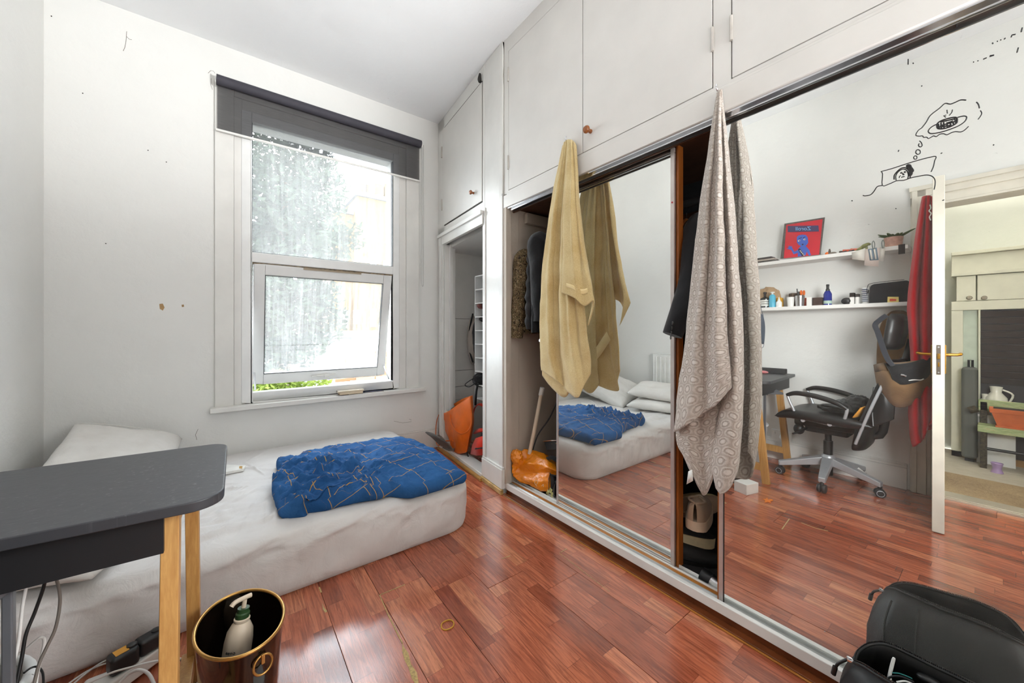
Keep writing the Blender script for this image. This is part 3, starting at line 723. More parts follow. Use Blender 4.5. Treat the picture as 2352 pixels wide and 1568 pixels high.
obj('trunk', MB().tube([(tb[0], YT, -1.2), (tb[0]+.05, YT, .8), tuple(tp)], [.22, .16, .05], 10, smooth=4), plain('bark', (92, 80, 66), .9, var=.3), tr, smooth=60)
t2 = thing('garden_shrub', 'green bushes behind the frosted lower pane', 'bush', tuple(ony(660, 760, 7.)[:2])+(-1.2,))
obj('foliage', leaves([B(620,690,.5,7.), B(690,680,.5,7.), B(740,670,.35,7.), B(770,555,.35,7.), B(600,760,.5,7.), B(800,540,.3,7.), B(760,600,.3,7.), B(640,730,.6,7.), B(725,735,.5,7.), B(690,790,.42,7.), B(610,810,.42,7.)], 4600, .07, rt_), M_leafT, t2, kind='stuff')
q = ony(660, 760, 7.); obj('stem', MB().tube([(q[0], 7, -1.2), (q[0]+.03, 7, 0), (q[0], 7, .9)], [.06, .05, .02], 8, smooth=3), MATS['bark'], t2, smooth=60)
t3 = thing('low_shrub', 'bright green leaves under the open sash at the sill', 'bush', tuple(ony(620, 900, 4.)[:2])+(-1.2,))
obj('foliage', leaves([B(600,888,.17,4.), B(640,884,.15,4.05), B(690,882,.14,4.1), B(735,880,.1,4.1)], 900, .03, rt_), M_leafS, t3, kind='stuff')
q = ony(640, 890, 4.05); obj('stem', MB().tube([(q[0], 4.05, -1.2), (q[0]+.02, 4.05, -.2), (q[0], 4.05, .5)], [.03, .025, .01], 8, smooth=3), MATS['bark'], t3, smooth=60)
a = ony(700, 893, 4.4); b = ony(880, 876, 4.4)
sh = thing('lean_to_roof', 'grey sheet roof low outside under the open sash', 'roof', ((a[0]+b[0])/2, 4.5, a[2]))
for i in range(5):
    xx = a[0]+(b[0]-a[0])*i/5
    obj('roof_sheet', MB().box((xx, 4.35, b[2]-.02), (xx+(b[0]-a[0])/5-.012, 4.58, b[2]+.012+.006*(i % 2))), plain('zinc', (170, 172, 172), .6), sh)
# ================================================================ cloth helpers
def cloth_mat(name, rgb, rgb2=None, fine=.25, fscale=320, wr=.0, wscale=10, rough=.9, sheen=.2):
    if name in MATS: return MATS[name]
    t = NT(name); v = t.tc('Object'); c = lin(rgb); c2 = lin(rgb2) if rgb2 else tuple(x*.86 for x in c)
    col = t.ramp(t.noise(v, 7, 4), [(.3, c2), (.7, c)])
    nm = t.bump(t.noise(v, fscale, 2), fine, .0015)
    if wr: nm = t.bump(t.noise(v, wscale, 5, .6, 1.5), wr, .012, nm)
    t.pbr(col, rough, normal=nm, spec=.2, sheen=sheen); MATS[name] = t.m; return t.m
M_sheet = cloth_mat('white_sheet', (222, 219, 216), (212, 208, 205), .12, 500, .35, 9)
M_pillow = cloth_mat('pillow_white', (230, 227, 222), (218, 214, 208), .12, 500, .4, 9)
def pillow(w, h, t, seed=0, nu=44, nv=36, lump=.012):
    top = []; bot = []
    for i in range(nu+1):
        u = -1+2*i/nu; rt, rb = [], []
        for j in range(nv+1):
            v = -1+2*j/nv
            e = max(0, (1-abs(u)**3.2)*(1-abs(v)**3.2))**.42
            px = u*w/2*(1-.07*(1-abs(v)**2)*abs(u)**3*0+ -.05*(1-v*v)*abs(u)); py = v*h/2*(1-.06*(1-u*u)*abs(v))
            n = fbm(u*1.7+seed, v*1.5, seed*.7)*lump*e; cz = fbm(u*5+seed, v*4+2, seed)*lump*.35*e
            rt.append(Vector((px, py, t/2*e+n+cz))); rb.append(Vector((px, py, -t/2*e*.8+n*.5)))
        top.append(rt); bot.append(rb)
    return MB().grid(top).grid(bot)
# ================================================================ roller blind
bld = thing('roller_blind', 'dark grey sheer roller blind pulled partly down over the window', 'blind', (.64, YW-.06, 2.78))
def mk_blind():
    t = NT('blind_fabric'); v = t.tc('Object'); 
    tr = t.n('ShaderNodeBsdfTransparent'); df = t.n('ShaderNodeBsdfDiffuse'); tl = t.n('ShaderNodeBsdfTranslucent')
    c = lin((70, 68, 72)); df.inputs[0].default_value = (*c, 1); tl.inputs[0].default_value = (*c, 1)
    m1 = t.n('ShaderNodeMixShader'); m1.inputs[0].default_value = .35; t.l(df.outputs[0], m1.inputs[1]); t.l(tl.outputs[0], m1.inputs[2])
    m2 = t.n('ShaderNodeMixShader'); n = t.noise(t.tc('Object', (6, 1, 160)), 2, 2)
    t.l(t.math('ADD', t.math('MULTIPLY', n, .12), .62), m2.inputs[0]); t.l(tr.outputs[0], m2.inputs[1]); t.l(m1.outputs[0], m2.inputs[2])
    t.l(m2.outputs[0], t.out.inputs[0]); return t.m
YB_ = YW-.05
obj('tube', MB().tube([(-.075, YB_-.012, 2.755), (1.355, YB_-.012, 2.755)], .032, 20), plain('blind_roll', (62, 60, 68), .75), bld, smooth=40)
fab = MB().add([(-.072, YB_+.012, 2.76), (1.352, YB_+.012, 2.76), (1.352, YB_+.012, 2.435), (-.072, YB_+.012, 2.435)], [(0, 1, 2, 3)]); fab.open = True
obj('fabric', fab, mk_blind(), bld)
obj('bottom_bar', MB().box((-.08, YB_+.002, 2.424), (1.358, YB_+.02, 2.438)), M_white, bld, bevel=.003)
obj('bracket', MB().box((-.082, YB_-.03, 2.725), (-.078, YB_+.03, 2.79)), M_white, bld)
obj('bracket', MB().box((1.358, YB_-.02, 2.73), (1.37, YB_+.03, 2.785)), M_white, bld, bevel=.003)
ch = MB()
for dx in (1.372, 1.386): ch.tube([(dx, YB_-.0, 2.76), (dx+.001, YB_+.0, 2.1), (dx, YB_, 1.5), ], .0022, 6)
ch.tube([(1.372, YB_, 1.5), (1.379, YB_, 1.485), (1.386, YB_, 1.5)], .0022, 6, smooth=3)
obj('bead_chain', ch, plain('grey_chain', (176, 174, 170), .4, .3), bld)
# ================================================================ mattress
def rrect(x0, x1, y0, y1, r, n):
    pts = []; segs = [((x1-r, y0+r), -90), ((x1-r, y1-r), 0), ((x0+r, y1-r), 90), ((x0+r, y0+r), 180)]
    q = n//8
    for i, ((cx, cy), a) in enumerate(segs):
        for k in range(q+1): 
            t = R(a+90*k/q); pts.append((cx+r*math.cos(t), cy+r*math.sin(t)))
        nx, na = segs[(i+1) % 4]; p = pts[-1]; t2 = R(na); e = (nx[0]+r*math.cos(t2), nx[1]+r*math.sin(t2))
        m = max(1, int(math.hypot(e[0]-p[0], e[1]-p[1])/.012))
        for k in range(1, m): pts.append((p[0]+(e[0]-p[0])*k/m, p[1]+(e[1]-p[1])*k/m))
    return pts
BX0, BX1, BY0, BY1, BT = -.785, 1.10, 1.762, 3.172, .262
CRN = .17
out = rrect(BX0, BX1, BY0, BY1, CRN, 128); cxm, cym = (BX0+BX1)/2, (BY0+BY1)/2
prof = [(.035, 0), (.018, .012), (.004, .035), (0, .07), (-.002, .12), (0, .17)]+[(.07*(1-math.cos(a)), .192+.07*math.sin(a)) for a in [R(x) for x in range(0, 91, 10)]]
prof = [(p[0], p[1]) for p in prof]; ins = prof[-1][0]
def inset(p, d):
    x = min(max(p[0], BX0+CRN), BX1-CRN); y = min(max(p[1], BY0+CRN), BY1-CRN); v = Vector((p[0]-x, p[1]-y)); l = v.length
    return (p[0]-v.x/l*d, p[1]-v.y/l*d) if l > 1e-6 else p
rings = []
for d, z in prof:
    row = []
    for p in out:
        x, y = inset(p, d); n = Vector((p[0]-cxm, p[1]-cym)).normalized()
        s_ = (x+y)*1.0
        side = min(1, max(0, z/.05))*min(1, max(0, (.30-z)/.08))
        sp_ = x if abs(p[1]-BY0) < .3 else x+y; w_ = .026*(.5-abs(fbm(sp_*1.3+3, z*13-sp_*2.0, 1.)))+.018*(.5-abs(fbm(sp_*2.6+9, z*34-sp_*4.2, 4.)))-.014
        nn = Vector((p[0]-min(max(p[0], BX0+CRN), BX1-CRN), p[1]-min(max(p[1], BY0+CRN), BY1-CRN))).normalized()
        row.append(Vector((x+nn.x*w_*side, y+nn.y*w_*side, z)))
    rings.append(row)
M_ = 46
drnd = random.Random(5)
cre = []
for i in range(46):       # creases that fan out from the tugged corner under the duvet
    a = drnd.uniform(R(150), R(262)) if i < 26 else drnd.uniform(0, R(360)); o = (drnd.uniform(.0, .22), drnd.uniform(1.95, 2.5)) if i < 26 else (drnd.uniform(-.6, .2), drnd.uniform(1.9, 2.9))
    L = drnd.uniform(.15, .5); cre.append((o, (o[0]+L*math.cos(a), o[1]+L*math.sin(a)), drnd.uniform(.006, .012), drnd.uniform(.002, .006)))
for i in range(16):
    y = drnd.uniform(1.82, 2.05); x = drnd.uniform(-.7, .1); cre.append(((x, y), (x+drnd.uniform(.25, .5), y+drnd.uniform(-.03, .05)), drnd.uniform(.008, .016), drnd.uniform(.003, .006)))
def crease(x, y, cs):
    h = 0
    for (ax, ay), (bx, by), w_, am in cs:
        dx, dy = bx-ax, by-ay; l2 = dx*dx+dy*dy; t = ((x-ax)*dx+(y-ay)*dy)/l2
        if t < -.05 or t > 1.05: continue
        d = abs((x-ax)*dy-(y-ay)*dx)/math.sqrt(l2)
        if d < 3*w_: h += am*math.exp(-(d/w_)**2)*max(0, min(1, 4*t+.2))*max(0, min(1, 4*(1-t)))
    return h
for k in range(1, M_+1):
    f = k/M_; row = []
    for p in out:
        x, y = inset(p, ins); x = x+(cxm-x)*f; y = y+(cym-y)*f
        fade = min(1, f*8)
        row.append(Vector((x, y, BT+fade*(.008*fbm(x*2, y*2)+.002*fbm(x*9, y*9)+crease(x, y, cre)*2.0))))
    rings.append(row)
mm = MB().grid(rings, wrap=True)
mat_o = obj('mattress', mm, M_sheet, smooth=True, loc=(cxm, cym, 0))
tag(mat_o, 'bare double mattress under a white fitted sheet on the floor below the window', 'mattress')
# pillows
def place(mb, loc, rot):
    M = Matrix.Translation(loc) @ Matrix.Rotation(rot[2], 4, 'Z') @ Matrix.Rotation(rot[1], 4, 'Y') @ Matrix.Rotation(rot[0], 4, 'X'); return mb.move(M)
def mkpillow(mb, loc, rot, label, flap=None, rim=None):
    t = thing('pillow', label, 'pillow', loc, group='pillows at the head of the mattress')
    obj('pillowcase', place(mb, loc, rot), M_pillow, t, smooth=True)
    return t
def pillow_at(P0, U, V, N, label, seed, lump=.014):
    mb = pillow(2, 2, 2, seed, lump=0); P0 = Vector(P0); U = Vector(U); V = Vector(V); N = Vector(N)
    mb.v = [tuple(P0+U*x+V*y+N*(z+.10*fbm(x*1.6+seed, y*1.6, seed)+.05*fbm(x*4+seed, y*4, 3)+.03*fbm(x*2+y*7+seed, y*2, 5))) for x, y, z in mb.v]
    t = thing('pillow', label, 'pillow', tuple(P0), group='pillows at the head of the mattress')
    return t, obj('pillowcase', mb, M_pillow, t, smooth=True)
pA, pcA = pillow_at((-.475, 2.80, .405), (.0, .355, .075), (-.23, .0, .075), (0, -.02, .085), 'large white pillow propped in the far corner of the mattress', 1.3)
hem = MB()
for f_ in (.86, .91):
    hem.tube([Vector((-.475, 2.80, .405))+Vector((.0, .355, .075))*f_+Vector((-.23, 0, .075))*v_+Vector((0, -.02, .085))*((max(0, (1-f_**3.2)*(1-abs(v_)**3.2))**.42)*1.0+.02) for v_ in np.linspace(-.92, .92, 24)], .0022, 5)
obj('pillowcase_hem', hem, M_pillow, pA)
pB, _p = pillow_at((-.47, 2.10, .325), (.10, .30, .0), (-.22, .06, .012), (0, 0, .060), 'white pillow lying flat under another at the desk side', 4.1)
pC, _p = pillow_at((-.50, 2.13, .450), (.06, .31, .01), (-.20, .05, .03), (0, 0, .065), 'plump white pillow lying on top of another pillow', 7.7)
# remote-like white card box on the sheet
rb = thing('white_box', 'slim white box with a gold corner lying on the sheet', 'box', (.02, 2.76, .27))
c_ = [onz(x, y, .285) for x, y in ((506, 1086), (518, 1066), (565, 1068), (560, 1076))]
obj('carton', MB().prism([(p[0], p[1]) for p in c_], 'z', .270, .285), plain('white_card', (238, 236, 230), .5), rb, bevel=.002)
g_ = [onz(x, y, .2855) for x, y in ((549, 1075), (550, 1070), (557, 1070), (556, 1076))]
obj('gold_corner', MB().prism([(p[0], p[1]) for p in g_], 'z', .2850, .2856), plain('gold_print', (196, 150, 70), .4), rb)
# ================================================================ duvet
def duvet_mat():
    t = NT('blue_check_cotton'); uv = t.n('ShaderNodeUVMap').outputs[0]
    sx = t.n('ShaderNodeSeparateXYZ'); t.l(uv, sx.inputs[0])
    def line(c, per, w_):
        f = t.math('ABSOLUTE', t.math('SUBTRACT', t.math('FRACT', t.math('DIVIDE', c, per)), .5)); return t.math('LESS_THAN', f, w_/per/2)
    ln = t.math('MAXIMUM', line(sx.outputs[0], .150, .0028), line(sx.outputs[1], .150, .0028))
    v = t.tc('Object'); n = t.noise(v, 5, 4); nf = t.noise(v, 420, 2)
    col = t.ramp(n, [(.3, lin((34, 74, 122))), (.7, lin((54, 102, 156)))])
    col = t.mix(t.math('MULTIPLY', ln, .9), col, lin((196, 152, 72)))
    b = t.bump(nf, .15, .001); b = t.bump(t.noise(v, 26, 6, .62, 1.2), .8, .007, b)
    t.pbr(col, .85, normal=b, spec=.1); return t.m
fp = [onz(640,1038,.35), onz(700,1026,.36), onz(800,1006,.36), onz(925,992,.36), onz(1000,1016,.37), onz(1058,1060,.36), onz(1072,1085,.32), onz(1062,1106,.28), onz(957,1148,.26), onz(900,1146,.26), onz(860,1156,.26), onz(800,1165,.26), onz(755,1176,.26), onz(738,1190,.24), onz(700,1216,.20), onz(690,1204,.24), onz(642,1198,.26), onz(634,1170,.28), onz(624,1130,.29), onz(627,1095,.31), onz(645,1070,.33), onz(634,1052,.34)]
dc = onz(850, 1080, .36); dcx, dcy = dc[0], dc[1]
ND = 420
# resample the outline
P2 = [Vector((p[0], p[1])) for p in fp]; P2.append(P2[0])
cum = [0]
for a, b in zip(P2, P2[1:]): cum.append(cum[-1]+(b-a).length)
ol = []
for k in range(ND):
    s_ = cum[-1]*k/ND; i = max(j for j in range(len(cum)-1) if cum[j] <= s_)
    a_, b_, c_, d_ = P2[(i-1) % (len(P2)-1)], P2[i], P2[i+1], P2[(i+2) % (len(P2)-1)]; t_ = (s_-cum[i])/(cum[i+1]-cum[i])
    cr = .5*((2*b_)+(c_-a_)*t_+(2*a_-5*b_+4*c_-d_)*t_*t_+(3*b_-a_-3*c_+d_)*t_**3)
    ol.append(cr*.6+(b_.lerp(c_, t_))*.4)
rd_ = random.Random(21)
cr2 = []
for a_, b_, am_ in (((660,1130),(745,1150),.026), ((745,1150),(850,1140),.022), ((680,1090),(760,1100),.024), ((760,1100),(800,1060),.022), ((800,1060),(850,1075),.024), ((850,1075),(940,1110),.020), ((860,1000),(900,1060),.012), ((930,1005),(985,1050),.012), ((985,1050),(1010,1085),.012), ((650,1060),(720,1050),.020), ((720,1050),(790,1075),.022), ((700,1170),(760,1160),.024), ((820,1120),(860,1090),.022), ((905,1085),(990,1110),.014), ((640,1110),(690,1115),.022), ((655,1160),(700,1185),.022), ((770,1130),(815,1105),-.016), ((700,1110),(740,1125),-.018), ((840,1050),(880,1040),-.014)):
    p_, q_ = onz(*a_, .36), onz(*b_, .36); cr2.append(((p_[0], p_[1]), (q_[0], q_[1]), .016, am_))
hub = (onz(800, 1085, .36)[0], onz(800, 1085, .36)[1])
for i in range(46):
    a = rd_.uniform(0, 2*math.pi); r0 = rd_.uniform(.0, .22); L = rd_.uniform(.12, .42)
    o = (hub[0]+r0*math.cos(a)+rd_.uniform(-.08, .08), hub[1]+r0*math.sin(a)+rd_.uniform(-.08, .08)); a2 = a+rd_.uniform(-.5, .5)
    cr2.append((o, (o[0]+L*math.cos(a2), o[1]+L*math.sin(a2)), rd_.uniform(.008, .018), rd_.uniform(.006, .020)*rd_.choice((1, 1, -.6))))
for i in range(26):     # the crumpled near left quarter
    x, y = rd_.uniform(.17, .55), rd_.uniform(1.88, 2.45); a = rd_.uniform(0, math.pi); L = rd_.uniform(.08, .25)
    cr2.append(((x, y), (x+L*math.cos(a), y+L*math.sin(a)), rd_.uniform(.007, .016), rd_.uniform(.010, .026)*rd_.choice((1, 1, -.7))))
for i in range(10):     # long soft folds on the smooth right part
    x, y = rd_.uniform(.65, .95), rd_.uniform(1.9, 2.5); cr2.append(((x, y), (x+rd_.uniform(-.3, .1), y+rd_.uniform(-.2, .25)), rd_.uniform(.02, .04), rd_.uniform(.004, .010)))
seeds = [(rd_.uniform(.15, 1.05), rd_.uniform(1.75, 2.75), rd_.uniform(-.12, .12), rd_.uniform(0, .155), rd_.uniform(0, .155)) for _ in range(9)]
TD = .088
rr_, uvs = [], []
NR = 62
for k in range(NR+1):
    f = k/NR; row = []
    for p in ol:
        if f < .16:      # the rolled side
            q = f/.16; ang = -math.pi/2+q*math.pi; ins_ = .035*(1-math.cos(ang)) if ang > 0 else .03*(1-math.cos(ang))
            d = Vector((dcx, dcy))-p; dl = d.length; xy = p+d*(ins_/dl); hh = .5+.5*math.sin(ang)
            zz = hh*.82
        else:
            q = (f-.16)/.84; d = Vector((dcx, dcy))-p; dl = d.length; xy = p+d*((.035+(dl-.035)*q)/dl); zz = .82+.18*min(1, q*3)
        x, y = xy
        left = max(0, min(1, (.75-x)/.5)); T = TD*(.85+.15*(1-left))+.012*fbm(x*3+3, y*3)
        base = BT+.002
        drop = max(0, (1.90-y)/.1)*max(0, min(1, (.33-x)/.08))     # the corner that slides over the mattress edge
        z = base+T*zz+(crease(x, y, cr2)+.010*fbm(x*7, y*7, 3)+.022*(.35-abs(fbm(x*8+y*3, y*6-x*2, 3)))+.016*(.35-abs(fbm(x*15+y*7, y*13-x*6, 9)))+.006*fbm(x*30, y*30, 9))*min(1, f*7)*(.45+.75*left)
        z -= .03*drop
        row.append(Vector((x, y, z)))
        s0 = min(seeds, key=lambda q_: (q_[0]-x)**2+(q_[1]-y)**2+.02*fbm(x*4, y*4))
        a = .30+s0[2]; ox, oy = (s0[3], s0[4]) if left > .35 else (0, 0)
        if left <= .35: a = .30
        zz_ = (z-base)*.9*(1 if f < .16 else 0)
        wx = x+.02*fbm(x*4, y*4, 5); wy = y+.02*fbm(x*4, y*4, 8)
        uvs.append((wx*math.cos(a)+wy*math.sin(a)+ox+zz_*.3, -wx*math.sin(a)+wy*math.cos(a)+oy+zz_))
    rr_.append(row)
mb = MB().grid(rr_, wrap=True); mb.uv = uvs
M_duv = duvet_mat()
me = bpy.data.meshes.new('duvet'); me.from_pydata([tuple(v-Vector((dcx, dcy, BT))) for r in rr_ for v in r], [], mb.f)
u_ = me.uv_layers.new(name='UVMap')
for lp in me.loops: u_.data[lp.index].uv = uvs[lp.vertex_index]
for p in me.polygons: p.use_smooth = True
me.materials.append(M_duv); dv = bpy.data.objects.new('duvet', me); C.objects.link(dv); dv.location = (dcx, dcy, BT)
tag(dv, 'crumpled blue duvet with thin gold check lines folded at the foot of the mattress', 'duvet')
# grey straps on the floor in the corner behind the mattress
gs = thing('grey_bag', 'crumpled grey strap bag on the floor between mattress and closet', 'bag', (1.30, 2.86, 0))
gm = MB()
def px3(x, y, z): return Vector(onz(x, y, z))
gm.grid([[px3(970, 990, .22), px3(990, 992, .23), px3(1002, 1000, .20)], [px3(985, 1000, .22), px3(1005, 1000, .24), px3(1020, 1012, .2)], [px3(1000, 1012, .17), px3(1020, 1014, .18), px3(1036, 1022, .14)], [px3(1010, 1024, .1), px3(1030, 1030, .1), px3(1045, 1038, .06)]])
obj('cloth', gm, cloth_mat('grey_canvas', (98, 94, 90), None, .3, 200, .5, 20), gs, smooth=True, solid=.02, subsurf=2)
obj('strap', MB().tube([px3(1005, 998, .22), px3(1018, 1008, .17), px3(1028, 1022, .1), px3(1043, 1036, .05)], .012, 6, smooth=4, flat=.4).tube([px3(1018, 1026, .1), px3(1032, 1032, .09), px3(1044, 1032, .06)], .012, 6, smooth=4, flat=.5), cloth_mat('grey_webbing', (128, 124, 118), None, .3, 260), gs, smooth=60)
# ================================================================ desk
DZT = .75
dk = thing('desk', 'small black-topped desk with bamboo trestle legs in the foreground', 'desk', (-.38, 1.24, 0))
def desk_top_mat():
    t = NT('scuffed_black_laminate'); v = t.tc('Object'); c = lin((56, 57, 61))
    n1 = t.noise(t.tc('Object', (14, 40, 1), (0, 0, .5)), 3, 6, .7); n2 = t.noise(t.tc('Object', (90, 160, 1), (0, 0, .3)), 1, 3, .6); n3 = t.noise(v, 3, 3)
    sc = t.math('MULTIPLY', t.ramp(n2, [(.60, (0,0,0)), (.72, (1,1,1))]), t.ramp(n3, [(.45, (0,0,0)), (.62, (1,1,1))]))
    col = t.mix(t.math('MULTIPLY', sc, .40), c, lin((160, 160, 160)))
    t.pbr(col, t.math('ADD', t.math('MULTIPLY', n1, .14), .36), spec=.55); return t.m
M_dtop = desk_top_mat(); M_dblk = plain('desk_black', (30, 30, 32), .5)
tl_, tr_, br_, bl_ = Vector((-.80, 1.515)), Vector((-.008, 1.453)), Vector((-.012, .985)), Vector((-.80, 1.05))
def rpoly(P, rs, n=8):
    o = []
    for i, p in enumerate(P):
        a = (P[i-1]-p).normalized(); b = (P[(i+1) % len(P)]-p).normalized(); r = rs[i]
        if r <= 0: o.append(tuple(p)); continue
        h = math.acos(max(-1, min(1, a.dot(b))))/2; d = r/math.tan(h); cc = p+(a+b).normalized()*(r/math.sin(h))
        s0 = p+a*d; e0 = p+b*d; a0 = math.atan2(s0.y-cc.y, s0.x-cc.x); a1 = math.atan2(e0.y-cc.y, e0.x-cc.x)
        da = (a1-a0+math.pi) % (2*math.pi)-math.pi
        o += [(cc.x+r*math.cos(a0+da*k/n), cc.y+r*math.sin(a0+da*k/n)) for k in range(n+1)]
    return o
tp_ = rpoly([bl_, br_, tr_, tl_], [0, .055, .05, 0])
obj('tabletop', MB().prism(tp_, 'z', DZT-.022, DZT), M_dtop, dk, bevel=.003)
DYf, DYb = 1.05, 1.44
obj('apron', MB().add([(-.78,1.085,.632),(-.112,1.058,.632),(-.112,1.058,.729),(-.78,1.085,.729),(-.78,1.10,.632),(-.112,1.073,.632),(-.112,1.073,.729),(-.78,1.10,.729)], [(0,1,2,3),(7,6,5,4),(0,4,5,1),(3,2,6,7),(0,3,7,4),(1,5,6,2)]), M_dblk, dk)
obj('drawer_box', MB().box((-.62, 1.10, .64), (-.16, 1.40, .728)), M_dblk, dk)
for xl, yo in ((-.104, 0), (-.70, .04)):
    lf = obj('leg', MB().bar((xl, 1.105+yo, DZT-.022), (xl-.0, 1.028+yo, .0), .046, .030, (1, 0, 0)).move(Matrix.Identity(4)), M_bamboo, dk, bevel=.002)
    lb = obj('leg', MB().bar((xl+.015, 1.40+yo, DZT-.022), (xl+.017, 1.475+yo, .0), .046, .030, (1, 0, 0)), M_bamboo, dk, bevel=.002)
    obj('stretcher', MB().bar((xl, 1.045+yo, .115), (xl+.004, 1.46+yo, .115), .03, .05), M_bamboo, dk, bevel=.002)
    obj('top_bearer', MB().bar((xl, 1.08+yo, .70), (xl+.004, 1.42+yo, .70), .03, .055), M_bamboo, dk, bevel=.002)
# things on the far end of the desk
q = mirz(1790, 862, DZT)
kb = thing('speaker_bar', 'narrow black mesh speaker bar on the wall end of the desk', 'speaker', (-.66, 1.17, DZT))  # a mesh speaker bar
obj('body', MB().bar((-.72, 1.09, DZT+.022), (-.70, 1.36, DZT+.022), .07, .042), plain('speaker_mesh', (48, 48, 50), .8, var=.4, scale=160), kb, bevel=.005)
obj('foot', MB().box((-.73, 1.10, DZT), (-.70, 1.12, DZT+.002)), M_black, kb)
ps = thing('pink_case', 'small pink plastic case on the desk beside the black speaker', 'case', (-.60, 1.22, DZT))
obj('body', MB().ball((-.60, 1.22, DZT+.013), (.022, .04, .013), 18, 10), plain('pink_plastic', (206, 120, 122), .3), ps, smooth=True)
wh = thing('white_cup', 'white tumbler standing on the desk behind the speaker', 'cup', (-.55, 1.38, DZT))
obj('body', MB().lathe([(.024, 0), (.030, .09), (.028, .09), (.0225, .004), (0, .004)], (-.55, 1.38, DZT), 20), M_white, wh, smooth=40)
# ================================================================ bin with bottle
bn = thing('waste_bin', 'black and gold oval waste bin with a ring handle beside the desk leg', 'bin', (.022, 1.262, 0), R(0))
BM = Matrix.Rotation(R(8), 4, 'Z') @ Matrix.Diagonal((.098, .140, 1, 1))
def lacquer():
    t = NT('bin_lacquer'); t.pbr(lin((26, 18, 12)), .12, .35, spec=.7, coat=.6); return t.m
M_lac = lacquer()
obj('body', MB().lathe([(.80, 0), (.80, .004), (.9, .15), (1.0, .30), (.985, .30), (.885, .15), (.785, .01), (0, .01)], (.022, 1.262, 0), 48, BM), M_lac, bn, smooth=40)
rim = [Vector((.022, 1.262, .30))+(BM @ Vector((math.cos(a), math.sin(a), 0))) for a in [2*math.pi*k/48 for k in range(49)]]
obj('rim', MB().tube(rim, .0042, 8, cap=False), plain('antique_gold', (196, 150, 84), .3, .8, .1), bn, smooth=True)
ra = R(-77); rp0 = Vector((.022, 1.262, .262))+(BM @ Vector((math.cos(ra)*.985, math.sin(ra)*.985, 0))); nrm = Vector((math.cos(ra)*.14, math.sin(ra)*.098, 0)).normalized(); tg = Vector((-nrm.y, nrm.x, 0))
rc = rp0+nrm*.008; rr0 = [rc+tg*(.021*math.cos(a))+Vector((0, 0, .021*math.sin(a)-.006))+nrm*(.004*math.sin(a)*-1) for a in [2*math.pi*k/24 for k in range(25)]]
rg_ = obj('ring_handle', MB().tube(rr0, .0028, 8, cap=False), MATS['antique_gold'], bn, smooth=True)
obj('ring_tab', MB().bar(rc+Vector((0, 0, .020)), rc+Vector((0, 0, -.004)), .008, .006, tuple(nrm)), MATS['antique_gold'], rg_, bevel=.001)
bt = thing('pump_bottle', 'cream pump bottle with a green collar standing in the waste bin', 'bottle', (.01, 1.255, .012))
TB = Matrix.Translation((.000, 1.300, .088)) @ Matrix.Scale(1.04, 4) @ Matrix.Rotation(R(8), 4, 'Y') @ Matrix.Rotation(R(-5), 4, 'X')
def lp(prof, n=28): return MB().lathe(prof, (0, 0, 0), n).move(TB)
M_cream = plain('cream_plastic', (226, 208, 184), .4, var=.03)
obj('bottle', lp([(0, 0), (.030, 0), (.033, .006), (.033, .125), (.030, .150), (.022, .166), (.017, .172), (.019, .176), (.019, .180), (.015, .183), (0, .183)]), M_cream, bt, smooth=35)
obj('collar', lp([(0, .182), (.0165, .182), (.0165, .193), (.014, .196), (.014, .206), (.0, .206)]), plain('green_collar', (50, 78, 44), .4), bt, smooth=35)
pu = MB().lathe([(0, .205), (.0055, .205), (.0055, .226), (.0, .226)], (0, 0, 0), 14).tube([(.014, .006, .231), (.0, .0, .231), (-.022, -.010, .229), (-.030, -.014, .222)], .006, 10, smooth=3).move(TB)
obj('pump', pu, M_cream, bt, smooth=40)
lb_ = MB(); n_ = 10
for z0_, z1_, a0_, a1_ in ((.074, .098, 222, 262),):
    g1 = [[TB @ Vector((.0334*math.cos(R(a)), .0334*math.sin(R(a)), z)) for a in np.linspace(a0_, a1_, n_)] for z in (z0_, z1_)]; lb_.grid(g1)
obj('green_label', lb_, MATS['green_collar'], bt)
def text(s, size, M, m, parent, name='lettering', extrude=.0004):
    cu = bpy.data.curves.new(name, 'FONT'); cu.body = s; cu.size = size; cu.extrude = extrude; cu.align_x = 'CENTER'; cu.align_y = 'CENTER'
    tmp = bpy.data.objects.new(name, cu); dg = bpy.context.evaluated_depsgraph_get(); me = bpy.data.meshes.new_from_object(tmp.evaluated_get(dg)) if False else tmp.to_mesh()
    mb = MB().add([M @ v.co for v in me.vertices], [tuple(p.vertices) for p in me.polygons]); tmp.to_mesh_clear(); bpy.data.objects.remove(tmp); mb.open = True
    return obj(name, mb, m, parent)
for ch_, an in (('e', 222), ('e', 232), ('n', 243), ('o', 254)):
    a = R(an); M = TB @ Matrix.Translation((.0336*math.cos(a), .0336*math.sin(a), .113)) @ Matrix.Rotation(a+R(90), 4, 'Z') @ Matrix.Rotation(R(90), 4, 'X')
    text(ch_, .012, M, M_ink, bt)
